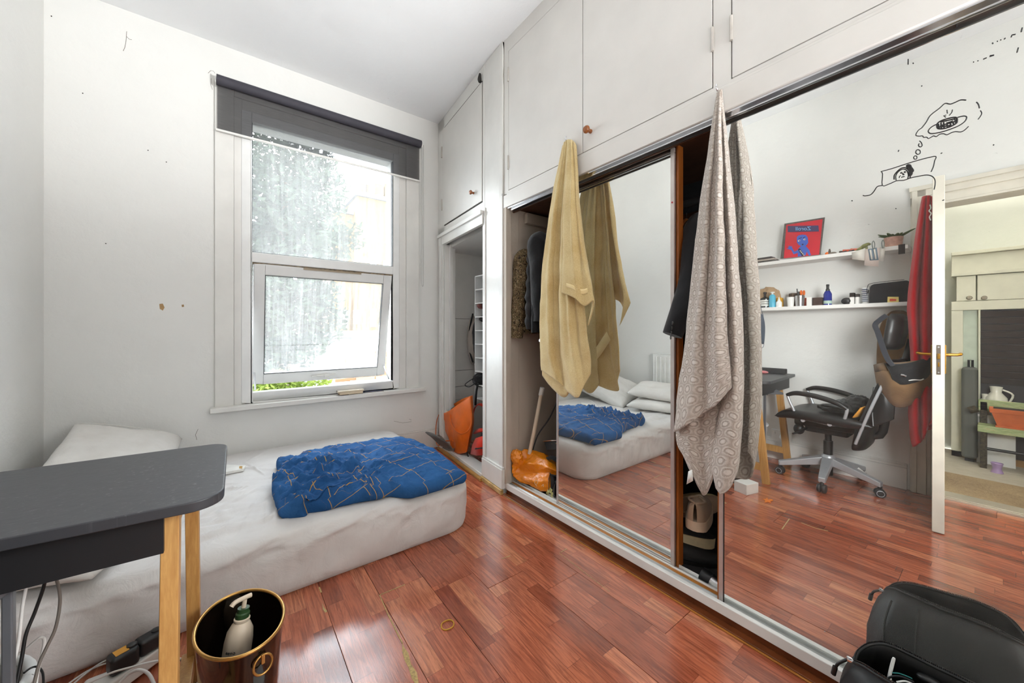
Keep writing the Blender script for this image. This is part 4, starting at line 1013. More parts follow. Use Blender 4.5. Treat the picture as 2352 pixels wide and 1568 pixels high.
# ================================================================ towels and clothes
def loft(lines, nu=5, nv=6, pleat=None, n=0, wob=.0, seed=0., uvm=True):
    """lines: list of polylines (3D points, same count). Catmull-Rom along each, then across them."""
    L = [spline([Vector(p) for p in l], nv) for l in lines]
    rows = []
    for j in range(len(L[0])): rows.append(spline([l[j] for l in L], nu))
    ni, nj = len(rows), len(rows[0]); uv = []
    mid = rows[int(ni*.55)]; us = [0]
    for a, b in zip(mid, mid[1:]): us.append(us[-1]+(b-a).length)
    vs = [0]
    for a, b in zip(rows, rows[1:]): vs.append(vs[-1]+max((b[nj//2]-a[nj//2]).length, 1e-6))
    for i, r in enumerate(rows):
        for j, p in enumerate(r):
            if pleat: p.x -= pleat[1]*math.sin(2*math.pi*pleat[0]*j/(nj-1)+.6*math.sin(i*.07))*(.5+.5*i/ni)*(1-max(0, min(1, (i/ni-.62)/.33)))*math.sin(math.pi*min(1, max(0, .02+j/(nj-1)*.96)))**.5
            if wob:
                k = min(1, i/ni*2.5); p.x += wob*k*fbm(p.y*9+seed, p.z*5, p.x*9); p.y += wob*.5*k*fbm(p.y*8+7+seed, p.z*6, p.x*8)
            uv.append((us[j], vs[i]))
    mb = MB().grid(rows); mb.uv = uv; return mb
def cloth(name, mb, m, parent, solid=.006, smooth=True, off=0.):
    me = bpy.data.meshes.new(name); o0 = wloc(parent) if parent is not None else Vector((0, 0, 0))
    me.from_pydata([tuple(Vector(v)-o0) for v in mb.v], [], mb.f)
    if mb.uv:
        u = me.uv_layers.new(name='UVMap')
        for lp in me.loops: u.data[lp.index].uv = mb.uv[lp.vertex_index]
    for p in me.polygons: p.use_smooth = True
    me.materials.append(m); o = bpy.data.objects.new(name, me); C.objects.link(o)
    if parent is not None: o.parent = parent
    if solid: md = o.modifiers.new('thick', 'SOLIDIFY'); md.thickness = solid; md.offset = off
    return o
def terry(name, c1, c2, band=None):
    t = NT(name); v = t.tc('Object'); n = t.noise(v, 260, 3, .7); n2 = t.noise(v, 6, 3); n3 = t.noise(v, 90, 3)
    col = t.ramp(t.math('ADD', t.math('MULTIPLY', n, .5), t.math('MULTIPLY', n2, .5)), [(.36, lin(c2)), (.62, lin(c1))])
    b = t.bump(n, .55, .004); b = t.bump(n3, .3, .004, b)
    pz = t.pbr(col, .95, normal=b, spec=.1, sheen=.4); tl = t.n('ShaderNodeBsdfTranslucent'); t.l(col, tl.inputs[0]); mx = t.n('ShaderNodeMixShader'); mx.inputs[0].default_value = .22
    t.l(pz.outputs[0], mx.inputs[1]); t.l(tl.outputs[0], mx.inputs[2]); t.l(mx.outputs[0], t.out.inputs[0]); return t.m
M_yel = terry('yellow_terry', (240, 220, 168), (214, 184, 124)); M_yelband = cloth_mat('yellow_band', (232, 210, 160), (222, 196, 140), .3, 300)
yt = thing('yellow_towel', 'yellow bath towel hanging from a hook before the left mirror door', 'towel', (XW-.03, 1.41, 2.12))
def fx(pts, d): # pixel polyline -> points d metres in front of the wardrobe face
    ds = d if hasattr(d, '__len__') else [min(d, .012+d*i/2.) for i in range(len(pts))]
    return [onx(p[0], p[1], XW-.012-dd) for p, dd in zip(pts, ds)]
A_ = [fx([(1296,334),(1277,425),(1262,520),(1249,620),(1246,720),(1245,800),(1245,862)], .004),
      fx([(1299,330),(1285,425),(1272,520),(1264,620),(1263,720),(1264,810),(1270,893)], .012),
      fx([(1304,330),(1296,425),(1288,520),(1284,620),(1285,720),(1288,820),(1297,912)], .006),
      fx([(1309,330),(1306,425),(1303,520),(1302,620),(1304,720),(1308,820),(1312,890)], .014)]
cloth('back_fold', loft(A_, 10, 7, wob=.006, pleat=(4, .008)), M_yel, yt)
B_ = [fx([(1293,336),(1275,420),(1259,520),(1246,620),(1242,720),(1241,800),(1242,850)], .020),
      fx([(1297,327),(1283,420),(1270,520),(1262,620),(1260,720),(1262,810),(1274,872)], .055),
      fx([(1302,323),(1292,420),(1284,520),(1279,620),(1278,720),(1283,820),(1299,893)], .026),
      fx([(1307,321),(1303,420),(1298,520),(1296,620),(1299,720),(1307,830),(1327,913)], .062),
      fx([(1312,322),(1313,420),(1315,520),(1318,620),(1323,720),(1332,820),(1342,884)], .036),
      fx([(1317,326),(1321,420),(1328,520),(1336,620),(1345,720),(1353,800),(1356,858)], .022)]
cloth('main_fold', loft(B_, 12, 8, wob=.008, pleat=(6, .011)), M_yel, yt)
C_ = [fx([(1305,323),(1300,400),(1297,470),(1295,540),(1293,600),(1292,645),(1291,672)], .068),
      fx([(1310,321),(1310,400),(1309,470),(1309,540),(1310,600),(1313,650),(1318,683)], .080),
      fx([(1314,322),(1317,400),(1319,470),(1322,540),(1328,600),(1335,660),(1342,703)], .062),
      fx([(1319,326),(1324,400),(1328,470),(1334,540),(1345,600),(1356,655),(1364,692)], .046),
      fx([(1323,334),(1327,400),(1331,470),(1339,545),(1350,610),(1361,680),(1352,748)], .026)]
cloth('front_flap', loft(C_, 10, 8, wob=.006, pleat=(3, .008)), M_yel, yt)
def strip(lines, a, b, lift, nu=7):   # woven border band lying on a fold between two stations
    L = []
    for l in lines:
        s_ = spline([Vector(p) for p in l], 12); n = len(s_); i0, i1 = int(a*n), int(b*n); L.append([q+Vector((-lift, -lift*.4, 0)) for q in s_[i0:i1+1]])
    m = min(len(x) for x in L); rows = [spline([l[j] for l in L], nu) for j in range(m)]
    return MB().grid(rows)
cloth('woven_border', strip(C_[:4], .84, .885, .0035), M_yelband, yt, .002)
bL = [[Vector(fx([p], .070)[0]) for p in r] for r in ([(1283,862),(1272,848)], [(1300,842),(1290,824)], [(1320,815),(1310,796)], [(1340,782),(1331,762)])]
cloth('woven_border', MB().grid(bL), M_yelband, yt, .002)
hk = MB(); hb = Vector(onx(1309, 322, XW)); hk.tube([hb+Vector((.0, 0, -.01)), hb+Vector((-.02, 0, -.012)), hb+Vector((-.034, 0, .0)), hb+Vector((-.03, 0, .012))], .003, 8, smooth=4)
hko = tag(obj('coat_hook', hk, M_chrome, smooth=60, loc=tuple(hb)), 'small wire hook on the wardrobe face that holds the yellow towel', 'hook')
# grey honeycomb towel
def hexmat(name):
    t = NT(name); uv = t.n('ShaderNodeUVMap').outputs[0]; sx = t.n('ShaderNodeSeparateXYZ'); t.l(uv, sx.inputs[0])
    s_ = .037; vv = t.math('DIVIDE', sx.outputs[1], s_*.866); row = t.math('FLOOR', vv)
    uu = t.math('ADD', t.math('DIVIDE', sx.outputs[0], s_), t.math('MULTIPLY', t.math('MODULO', row, 2.), .5))
    dx = t.math('SUBTRACT', t.math('FRACT', uu), .5); dy = t.math('MULTIPLY', t.math('SUBTRACT', t.math('FRACT', vv), .5), .866)
    r = t.math('SQRT', t.math('ADD', t.math('MULTIPLY', dx, dx), t.math('MULTIPLY', dy, dy)))
    o = t.tc('Object'); n = t.noise(o, 230, 3, .7); r2 = t.math('ADD', r, t.math('MULTIPLY', t.math('SUBTRACT', n, .5), .12))
    hgt = t.ramp(r2, [(.0, (1,1,1)), (.17, (.95,.95,.95)), (.23, (.1,.1,.1)), (.29, (.12,.12,.12)), (.36, (.75,.75,.75)), (.42, (.6,.6,.6)), (.50, (.2,.2,.2))])
    col = t.ramp(hgt, [(0, lin((160, 146, 134))), (.5, lin((194, 184, 174))), (1, lin((224, 217, 209)))])
    col = t.mix(.35, col, t.ramp(n, [(.35, lin((150, 136, 124))), (.65, lin((208, 198, 190)))]))
    b = t.bump(hgt, .6, .004); b = t.bump(n, .5, .003, b)
    t.pbr(col, .95, normal=b, spec=.1, sheen=.3); return t.m
M_hex = hexmat('grey_honeycomb_terry')
gt = thing('grey_towel', 'grey beige towel with a raised dot pattern hanging before the right mirror door', 'towel', (XW-.03, .64, 2.0))
G_ = [fx([(1650,216),(1632,330),(1616,450),(1600,590),(1586,720),(1570,860),(1553,1000),(1572,1046)], .012),
      fx([(1651,213),(1638,330),(1625,450),(1613,590),(1602,720),(1592,860),(1580,990),(1592,1092)], .034),
      fx([(1652,212),(1644,330),(1636,450),(1630,590),(1624,720),(1618,860),(1612,990),(1618,1138)], .016),
      fx([(1653,212),(1650,330),(1647,450),(1645,590),(1643,720),(1642,860),(1640,980),(1640,1084)], .030),
      fx([(1653,214),(1654,330),(1656,450),(1659,590),(1660,720),(1660,860),(1652,960),(1640,1020)], .010)]
cloth('back_fold', loft(G_, 9, 7, wob=.008, seed=2, pleat=(4, .007)), M_hex, gt)
H_ = [fx([(1652,214),(1656,330),(1661,480),(1665,640),(1667,800),(1654,950),(1636,1050),(1646,1120)], .030),
      fx([(1654,212),(1663,330),(1671,480),(1678,640),(1684,800),(1680,950),(1668,1050),(1660,1134)], .062),
      fx([(1656,214),(1667,330),(1678,480),(1689,640),(1697,800),(1699,950),(1692,1050),(1682,1110)], .040),
      fx([(1657,218),(1671,330),(1686,480),(1698,640),(1705,780),(1706,900),(1703,1000),(1697,1066)], .008),
      fx([(1657,220),(1668,335),(1680,480),(1690,640),(1697,780),(1699,900),(1698,1000),(1692,1050)], [.004, .0, -.005, -.008, -.008, -.008, -.005, -.0])]
cloth('right_fold', loft(H_, 10, 7, wob=.007, seed=5, pleat=(3, .006)), M_hex, gt)
F_ = [fx([(1648,214),(1636,290),(1620,400),(1604,520),(1588,650),(1573,790),(1560,890),(1549,992)], .030),
      fx([(1650,210),(1641,290),(1631,400),(1620,520),(1609,650),(1598,790),(1590,890),(1579,974)], .075),
      fx([(1651,208),(1646,290),(1640,400),(1633,520),(1627,650),(1621,790),(1617,890),(1612,950)], .056),
      fx([(1653,208),(1652,290),(1650,400),(1648,520),(1646,650),(1645,790),(1645,870),(1646,926)], .088),
      fx([(1654,210),(1656,290),(1659,400),(1663,520),(1667,650),(1673,790),(1677,850),(1680,888)], .070)]
cloth('front_fold', loft(F_, 12, 8, wob=.008, seed=9, pleat=(4, .009)), M_hex, gt)
q = [onx(x, y, XW-.05) for x, y in ((1581,1082),(1590,1078),(1592,1104),(1577,1112))]
cloth('care_label', MB().add(q, [(0,1,2,3)]), M_white, gt, .001)
hb = Vector(onx(1655, 207, XW)); hk = MB().tube([hb+Vector((0, 0, -.012)), hb+Vector((-.018, 0, -.016)), hb+Vector((-.034, 0, -.004)), hb+Vector((-.033, 0, .008))], .003, 8, smooth=4)
tag(obj('coat_hook', hk, M_chrome, smooth=60, loc=tuple(hb)), 'small wire hook on the wardrobe face that holds the grey towel', 'hook')
obj('hanging_loop', MB().tube([onx(1652, 232, XW-.03), onx(1653, 215, XW-.036), onx(1656, 206, XW-.036), onx(1657, 218, XW-.03)], .004, 6, smooth=3), M_hex, gt)
# ---------------------------------------------------------------- hanging clothes
def garment(name, label, y, x0, x1, zt, zb, th, m, zrail, puff=None, sleeve=None, lean=0., skew=0., coll=True, group=None):
    t = thing(name, label, 'jacket' if 'jack' in name or 'blazer' in name else 'garment', ((x0+x1)/2, y, zb), group=group)
    xc = (x0+x1)/2; rows = []; N = 30
    zs = list(np.linspace(zb, zt-.10, 36))+list(np.linspace(zt-.09, zt+.035, 12))
    for z in zs:
        if z <= zt-.10: k = 1.; s_ = (z-zb)/(zt-.1-zb)
        else: q = (z-(zt-.10))/.135; k = 1-.86*q**1.5; s_ = 1
        hw = (x1-x0)/2*k*(1.04-.06*s_); tt = th*(1.1-.2*s_)*(1 if k > .6 else .5+.5*k/.6)
        if puff: f_ = abs(math.sin(z/puff*math.pi)); tt *= .70+.42*f_**.6; hw *= .95+.05*f_**.6
        row = []
        for a in range(N):
            an = 2*math.pi*a/N; ca, sa = math.cos(an), math.sin(an)
            X = xc+hw*(abs(ca)**.75*(1 if ca > 0 else -1)); Y = y+tt*(abs(sa)**.9*(1 if sa > 0 else -1))+skew*(z-zb)
            w_ = .012*fbm(X*7+zb, z*4, Y*9+y*5)+(.006*fbm(X*22, z*9+X*8, y) if not puff else .006*fbm(X*25, z*30, y))
            row.append(Vector((X+w_*ca+lean*(zt-z), Y+w_*sa*1.4, z)))
        rows.append(row)
    b = obj('body', MB().grid(rows, wrap=True), m, t, smooth=True)
    if sleeve:
        if len(sleeve) == 2:
            path, sr = sleeve; path = spline(path, 8)
        else: sx, sy, sl, sr = sleeve    # x/y offset of the cuff from the shoulder, length, radius
        if len(sleeve) == 4: sh_ = Vector((x0+.03, y, zt-.09)); e1 = sh_+Vector((sx*.6, sy*.5, -sl*.45)); e2 = sh_+Vector((sx, sy, -sl))
        if len(sleeve) == 4: path = spline([sh_+Vector((.05, 0, .04)), sh_, sh_+Vector((sx*.3, sy*.2, -sl*.2)), e1, e2], 8)
        sb = MB().tube(path, [sr*.8, sr*1.15, sr*1.05, sr*.95, sr*.8], 16)
        sb.v = [tuple(Vector(v)+Vector((1, .6, 0))*(.010*fbm(v[0]*14, v[1]*14, v[2]*11+y*3))) for v in sb.v]
        obj('sleeve', sb, m, t, smooth=50)
    hg = MB(); hg.tube([(xc, y, zrail-.07), (xc, y, zrail-.035), (xc+.016, y, zrail-.015), (xc+.022, y, zrail+.006), (xc+.006, y, zrail+.024), (xc-.016, y, zrail+.018), (xc-.021, y, zrail+.004)], .0017, 6, smooth=4)
    hh = thing('coat_hanger', 'hanger carrying the '+label.split(' hanging')[0], 'hanger', (xc, y, zrail-.07), group='hangers on the wardrobe rails')
    obj('hook', hg, M_chrome, hh)
    obj('shoulder_bar', MB().tube([(x0+.06, y, zt-.055), (xc-.03, y, max(zt+.005, zrail-.085)), (xc, y, zrail-.07), (xc+.03, y, max(zt+.005, zrail-.085)), (x1-.06, y, zt-.055)], .008, 8, smooth=4), M_knob, hh, smooth=60)
    return t
M_camo = NT('camouflage'); v_ = M_camo.tc('Object'); n_1 = M_camo.noise(v_, 26, 4, .6, 2.); n_2 = M_camo.noise(v_, 46, 3, .6, 3.)
cc = M_camo.ramp(n_1, [(.36, lin((40, 33, 26))), (.44, lin((112, 92, 66))), (.52, lin((66, 60, 40))), (.6, lin((140, 120, 92)))], 'CONSTANT')
cc = M_camo.mix(M_camo.ramp(n_2, [(.58, (0,0,0)), (.6, (1,1,1))]), cc, lin((150, 132, 104)))
M_camo.pbr(cc, .85, spec=.2); M_camo = M_camo.m
M_puff = cloth_mat('charcoal_nylon', (58, 58, 60), (46, 46, 48), .1, 300, .3, 40, .45)
M_blk = cloth_mat('black_cloth', (34, 34, 36), (25, 25, 26), .2, 260, .35, 14, .8)
M_den = cloth_mat('denim', (62, 90, 112), (44, 68, 90), .3, 300, .2, 30)
M_shirt = cloth_mat('grey_shirt', (168, 158, 148), (150, 140, 132), .2, 320, .25, 12)
M_blz = cloth_mat('black_wool', (36, 36, 38), (30, 30, 32), .2, 400, .15, 10)
garment('camouflage_jacket', 'brown camouflage jacket hanging at the left end of the wardrobe rail', 1.952, 1.535, 2.02, 1.66, 1.07, .028, M_camo, 1.74, sleeve=(-.03, .02, .53, .05))
garment('padded_gilet', 'charcoal padded gilet hanging between camouflage and denim jackets', 1.868, 1.535, 2.02, 1.72, 1.10, .045, M_puff, 1.74, puff=.085)
t_ = garment('denim_jacket', 'blue denim jacket hanging with its hem below the black coat', 1.735, 1.55, 2.04, 1.66, .985, .022, M_den, 1.74)
obj('button', MB().lathe([(0, 0), (.011, 0), (.011, .004), (0, .005)], (1.540, 1.735, 1.03), 14, Matrix.Rotation(R(-90), 4, 'Y')), M_chrome, t_, smooth=30)
garment('black_jacket', 'black jacket with piped seams hanging beside the padded gilet', 1.79, 1.530, 2.04, 1.74, 1.08, .030, M_blk, 1.74, sleeve=(.0, -.02, .50, .055))
garment('dark_coat', 'long black coat hanging low behind the yellow towel', 1.53, 1.59, 2.04, 1.66, .62, .04, M_blk, 1.74)
bz = garment('suit_blazer', 'black suit blazer hanging with one sleeve poking past the mirror door', .835, 1.635, 2.06, 1.62, .86, .022, M_blz, 1.72, sleeve=([(1.70, .83, 1.60), (1.655, .822, 1.54), (1.62, .815, 1.42), (1.585, .812, 1.30), (1.535, .822, 1.19), (1.498, .846, 1.075)], .05))
bt_ = MB()
for i in range(4):
    c = onx(1546-1.5*i, 742+11*i, 1.462); obj('sleeve_button', MB().lathe([(0, 0), (.008, 0), (.008, .004), (.004, .003), (0, .003)], tuple(Vector(c)), 14, Matrix.Rotation(R(-90), 4, 'Y') @ Matrix.Rotation(R(-50), 4, 'X')), plain('black_button', (60, 58, 56), .3), bz, smooth=30)
garment('grey_shirt', 'pale grey shirt hanging between the blazer and the grey towel', .755, 1.60, 2.02, 1.585, .95, .018, M_shirt, 1.72, sleeve=(-.01, .0, .5, .035))
garment('black_shirt', 'black shirt hanging behind the black suit blazer', .96, 1.64, 2.03, 1.58, .90, .03, M_blk, 1.72)
garment('dark_waistcoat', 'dark waistcoat hanging between blazer and grey shirt', .79, 1.64, 2.02, 1.56, 1.0, .012, M_blk, 1.72)
# ---------------------------------------------------------------- bottom of the left compartment
def w3(x, y, X): return Vector(onx(x, y, X))
pole = thing('white_pole', 'white pole leaning in the left compartment of the wardrobe', 'pole', tuple(w3(1216, 1042, 1.60)))
obj('shaft', MB().tube([w3(1216, 1042, 1.60), w3(1229, 980, 1.63), w3(1243, 905, 1.67)], .013, 12), M_cream, pole, smooth=40)
obj('end_cap', MB().tube([w3(1242, 908, 1.67), w3(1246, 890, 1.675)], .016, 12), M_white, pole, smooth=40)
kit = thing('black_holdall', 'black strapped holdall standing behind the orange carrier bag', 'bag', (1.85, 1.52, .05))
kb_ = MB().ball((1.86, 1.50, .27), (.16, .16, .22), 24, 14); kb_.v = [(x+.02*fbm(x*6, y*6, z*6), y+.02*fbm(x*6+5, y*6, z*6), z+.015*fbm(x*7, y*7+5, z*7)) for x, y, z in kb_.v]
obj('body', kb_, M_blk, kit, smooth=True)
obj('strap', MB().tube([w3(1222, 1040, 1.66), w3(1235, 1000, 1.68), w3(1262, 960, 1.72), w3(1278, 925, 1.75)], .016, 6, smooth=4, flat=.3).tube([w3(1240, 1062, 1.62), w3(1265, 1050, 1.62), w3(1283, 1060, 1.63)], .014, 6, smooth=4, flat=.3), M_blk, kit, smooth=60)
tl2 = thing('tool_case', 'black tool case with yellow lettering on the holdall', 'case', tuple(w3(1268, 1022, 1.66)))
obj('body', MB().add([w3(1250, 1014, 1.64), w3(1290, 1012, 1.64), w3(1290, 1032, 1.63), w3(1256, 1034, 1.63), w3(1250, 1014, 1.70), w3(1290, 1012, 1.70), w3(1290, 1032, 1.70), w3(1256, 1034, 1.70)], [(0,1,2,3),(7,6,5,4),(0,4,5,1),(1,5,6,2),(2,6,7,3),(3,7,4,0)]), M_black, tl2, bevel=.004)
ya = MB()
for x, y in ((1260, 1020), (1265, 1019), (1270, 1019), (1276, 1018)): ya.add([w3(x, y, 1.637), w3(x+3.4, y-.3, 1.637), w3(x+2.8, y+5, 1.637), w3(x-.6, y+5.2, 1.637)], [(0,1,2,3)])
obj('yellow_marks', ya, plain('yellow_print', (206, 160, 40), .5), tl2)
obj('steel_edge', MB().tube([w3(1249, 1013, 1.635), w3(1270, 1011, 1.63), w3(1290, 1011, 1.63)], .003, 6), M_chrome, tl2)
# orange carrier bag: a crumpled sack
ob_ = thing('orange_carrier_bag', 'crumpled orange plastic carrier bag on the wardrobe floor by the pillar', 'bag', (1.67, 1.80, .05))
M_opl = NT('orange_film'); d_ = M_opl.n('ShaderNodeTexNoise'); v_ = M_opl.tc('Object')
bb_ = M_opl.bump(M_opl.noise(v_, 9, 4, .6, 2.5), .55, .02)
pz = M_opl.pbr(lin((244, 142, 16)), .26, normal=bb_, spec=.6, coat=.3); M_opl = M_opl.m
def crumple(c, r, seed, amp=.16, nu=64, nv=44):
    m = MB().ball((0, 0, 0), 1, nu, nv); vs = []
    for v in m.v:
        p = Vector(v); n = 0
        for k, (fq, am) in enumerate(((1.5, 1), (3.2, .5), (6, .22))):
            n += am*(.5-abs(fbm(p.x*fq+seed, p.y*fq+seed*2, p.z*fq, 2)))
        q = p*(1+amp*n); vs.append((c[0]+q.x*r[0], c[1]+q.y*r[1], max(c[2]+q.z*r[2], .052)))
    m.v = vs; return m
gpx = [[(1178,1047),(1193,1041),(1205,1031),(1227,1034),(1250,1041),(1272,1057)],
       [(1177,1072),(1192,1064),(1210,1051),(1232,1047),(1257,1057),(1278,1067)],
       [(1178,1087),(1193,1074),(1217,1064),(1237,1067),(1260,1074),(1279,1081)],
       [(1180,1093),(1200,1086),(1220,1084),(1240,1086),(1260,1084),(1278,1090)],
       [(1188,1101),(1203,1101),(1224,1104),(1240,1108),(1256,1104),(1276,1104)],
       [(1197,1108),(1214,1112),(1230,1121),(1244,1128),(1256,1128),(1272,1124)]]
gX = [[1.535,1.565,1.60,1.64,1.66,1.67],[1.500,1.520,1.585,1.60,1.605,1.65],[1.495,1.545,1.545,1.575,1.58,1.61],[1.508,1.545,1.575,1.585,1.60,1.62],[1.512,1.530,1.540,1.548,1.575,1.61],[1.525,1.548,1.556,1.562,1.575,1.60]]
rws = [[w3(x, y, X) for (x, y), X in zip(r, xr)] for r, xr in zip(gpx, gX)]
rws.append([p+Vector((.06, -.01, -.01)) for p in rws[-1]]); rws.insert(0, [p+Vector((.07, 0, -.04)) for p in rws[0]])
gf = []
for r0_, r1_ in zip(rws, rws[1:]):
    for k in range(6):
        f_ = k/6; gf.append([p.lerp(q, f_) for p, q in zip(r0_, r1_)])
gf.append(rws[-1]); gg = []
for r in gf:
    row = []
    for p, q in zip(r, r[1:]):
        for k in range(7): row.append(p.lerp(q, k/7))
    row.append(r[-1]); gg.append(row)
for row in gg:
    for p in row:
        n_ = .012*(.4-abs(fbm(p.y*14+p.z*9, p.z*20-p.y*7, 2.2)))+.006*(.4-abs(fbm(p.y*30, p.z*34, 7.)))
        p.x -= n_; p.z = max(.052, p.z+.4*n_)
cloth('film', MB().grid(gg), M_opl, ob_, .002)
obj('filling', crumple((1.70, 1.845, .13), (.09, .115, .08), 3.1, .25), M_opl, ob_, smooth=60)
obj('tied_ear', crumple(tuple(w3(1187, 1050, 1.525)), (.03, .040, .042), 8.3, .5, 40, 28), M_opl, ob_, smooth=60)
obj('printed_mark', MB().tube([w3(1232, 1112, 1.532), w3(1236, 1106, 1.532), w3(1231, 1103, 1.532), w3(1228, 1109, 1.532), w3(1233, 1116, 1.535)], .0015, 5, smooth=3).tube([w3(1244, 1116, 1.538), w3(1248, 1112, 1.54), w3(1248, 1118, 1.54)], .0015, 5, smooth=3), plain('pale_print', (236, 200, 150), .5), ob_)
# shoes -------------------------------------------------------------
def shoe(L=.28, Wd=.10, H=.10, sole=.03, toe=.05, high=0.):
    """upper and sole built along +x (toe at +x), resting on z=0"""
    up, so_ = [], []
    n, m = 26, 20
    def halfw(s): return Wd/2*(.72+.28*math.sin(max(0, min(1, s*1.1))*math.pi))*(1 if s < .80 else math.sqrt(max(0.02, 1-((s-.80)/.20)**2)))*(1 if s > .1 else math.sqrt(max(.05, 1-((.1-s)/.1)**2)))
    for i in range(n+1):
        s = i/n; hw = halfw(s); top = (H+high*max(0, 1-s*3))*(1-.45*max(0, (s-.35)/.65)**.9) if s < .8 else (toe+(H*.60-toe)*(1-(s-.8)/.2))
        ru, rs = [], []
        for j in range(m+1):
            a = math.pi*j/m; c_, s2 = math.cos(a), math.sin(a)
            ru.append(Vector((s*L, hw*.94*c_, sole*.8+max(.0, top-sole*.8)*s2**.7)))
        up.append(ru); so_.append([Vector((s*L, hw*1.04*yy, zz)) for yy, zz in ((-1, 0), (-1.02, sole*.5), (-1, sole), (1, sole), (1.02, sole*.5), (1, 0))])
    return MB().grid(up), MB().grid(so_, wrap=True).add([], [])
def put_shoe(name, label, M, mu, ms, group=None, lace=None, **kw):
    u, s = shoe(**kw); t = thing(name, label, 'shoe', tuple(M.translation), group=group)
    s.f += [tuple(range(5, -1, -1)), tuple(len(s.v)-6+k for k in range(6))]
    o = obj('upper', u.move(M), mu, t, smooth=60); obj('sole', s.move(M), ms, t, smooth=40)
    L, H = kw.get('L', .28), kw.get('H', .10)
    op = MB().tube([M @ Vector((L*(.03+.30*k/12), (.032*math.sin(math.pi*k/12)), H*1.0+kw.get('high', 0)*(1-k/12))) for k in range(13)]+[M @ Vector((L*(.33-.30*k/12), -(.032*math.sin(math.pi*k/12)), H*.98+kw.get('high', 0)*(k/12))) for k in range(1, 13)], .005, 6)
    obj('collar', op, mu, t, smooth=60)
    if lace:
        lm = MB()
        for k in range(4):
            x = L*(.40+.07*k); lm.tube([M @ Vector((x, -.024, H*(.86-.11*k))), M @ Vector((x+.008, 0, H*(.97-.11*k))), M @ Vector((x, .024, H*(.86-.11*k)))], .003, 6, smooth=3)
        obj('laces', lm, lace, t)
    return t
def SM(loc, rz, rx=0, ry=0): return Matrix.Translation(loc) @ Matrix.Rotation(R(rz), 4, 'Z') @ Matrix.Rotation(R(ry), 4, 'Y') @ Matrix.Rotation(R(rx), 4, 'X')
M_boot = plain('black_boot', (40, 40, 42), .5, bump=.2); M_gsole = plain('grey_sole', (170, 166, 158), .6)
for i, (x, y, lab) in enumerate(((1.62, 1.605, 'black boot with grey sole beside the orange carrier bag'), (1.585, 1.63, 'second black boot nearest the left mirror door'))):
    put_shoe('boot', lab, SM((1.575-.012*i, 1.690-.062*i, .05), 4, 0, 0), M_boot, M_gsole, group='black boots in the wardrobe', L=.25, H=.13-.03*i, high=.02, sole=.028)
lf_ = MB()
for x0_, y0_ in ((1258, 1132), (1264, 1128), (1268, 1138)): lf_.add([w3(x0_-4, y0_, 1.575), w3(x0_, y0_-9, 1.577), w3(x0_+5, y0_-3, 1.577), w3(x0_+1, y0_+5, 1.575)], [(0,1,2,3)])
lf_.open = True; tag(obj('paper_scrap', lf_, plain('pale_scrap', (206, 200, 130), .6, var=.4, scale=60), loc=tuple(w3(1262, 1132, 1.575)), solid=.002), 'pale scraps of paper in front of the black boots', 'paper')
M_beige = cloth_mat('beige_canvas', (196, 172, 146), (176, 150, 126), .3, 260); M_bsole = plain('beige_sole', (218, 196, 170), .6); M_tread = plain('tan_tread', (186, 170, 128), .7, bump=.4, bscale=90)
M_osole = plain('off_white_sole', (232, 216, 176), .55, var=.15); M_bsh = plain('black_shoe_canvas', (30, 30, 31), .7, bump=.3)
zf = .05
put_shoe('shoe', 'black low shoe at the bottom of the pile behind the mirror door', SM((1.60, 1.0, zf), -62, 0, 0), M_bsh, M_black, group='shoes piled in the wardrobe', L=.28, H=.085, sole=.018)
put_shoe('sneaker', 'black sneaker with thick off-white sole lying across the pile', SM((1.61, 1.05, .135), -60, 0, 6), M_bsh, M_osole, group='shoes piled in the wardrobe', lace=M_black, L=.30, H=.10, sole=.045)
put_shoe('sneaker', 'beige sneaker with green trim standing on top of the pile', SM((1.60, .80, .225), 18, 0, 0), M_beige, M_bsole, group='shoes piled in the wardrobe', lace=M_cream, L=.27, H=.12, sole=.042)
sn = put_shoe('sneaker', 'beige sneaker on its side showing its ribbed tan sole', SM((1.70, .97, .24), -25, 78, 0), M_beige, M_tread, group='shoes piled in the wardrobe', L=.27, H=.10, sole=.03)
bo = thing('metal_flask', 'dark flask with a steel cap lying at the front of the shoe pile', 'flask', (1.575, .80, .085))
obj('body', MB().tube([onx(1612, 1318, 1.585), onx(1634, 1334, 1.585)], .03, 20), M_black, bo, smooth=40)
obj('cap', MB().tube([onx(1634, 1334, 1.585), onx(1652, 1347, 1.585)], .027, 20), M_alu, bo, smooth=40)
# ---------------------------------------------------------------- closet contents
M_felt = cloth_mat('white_felt', (232, 232, 230), (222, 222, 220), .15, 200)
hg = thing('hanging_organiser', 'white hanging fabric organiser with square compartments in the closet', 'organiser', (1.82, 2.64, .55))
ox0, ox1, oy0, oy1, oz0, oz1 = 1.70, 1.98, 2.50, 2.78, .50, 1.56
obj('back_sheet', MB().box((ox1-.006, oy0, oz0), (ox1, oy1, oz1)), M_felt, hg)
obj('side_sheet', MB().box((ox0, oy0, oz0), (ox1, oy0+.005, oz1)), M_felt, hg); obj('side_sheet', MB().box((ox0, oy1-.005, oz0), (ox1, oy1, oz1)), M_felt, hg)
for i in range(10):
    z = oz0+(oz1-oz0)*i/9; obj('compartment_shelf', MB().box((ox0, oy0+.005, z-.004), (ox1-.006, oy1-.005, z+.004)), M_felt, hg)
obj('hanging_strap', MB().box((1.82, 2.60, oz1), (1.86, 2.68, 1.86)), M_felt, hg)
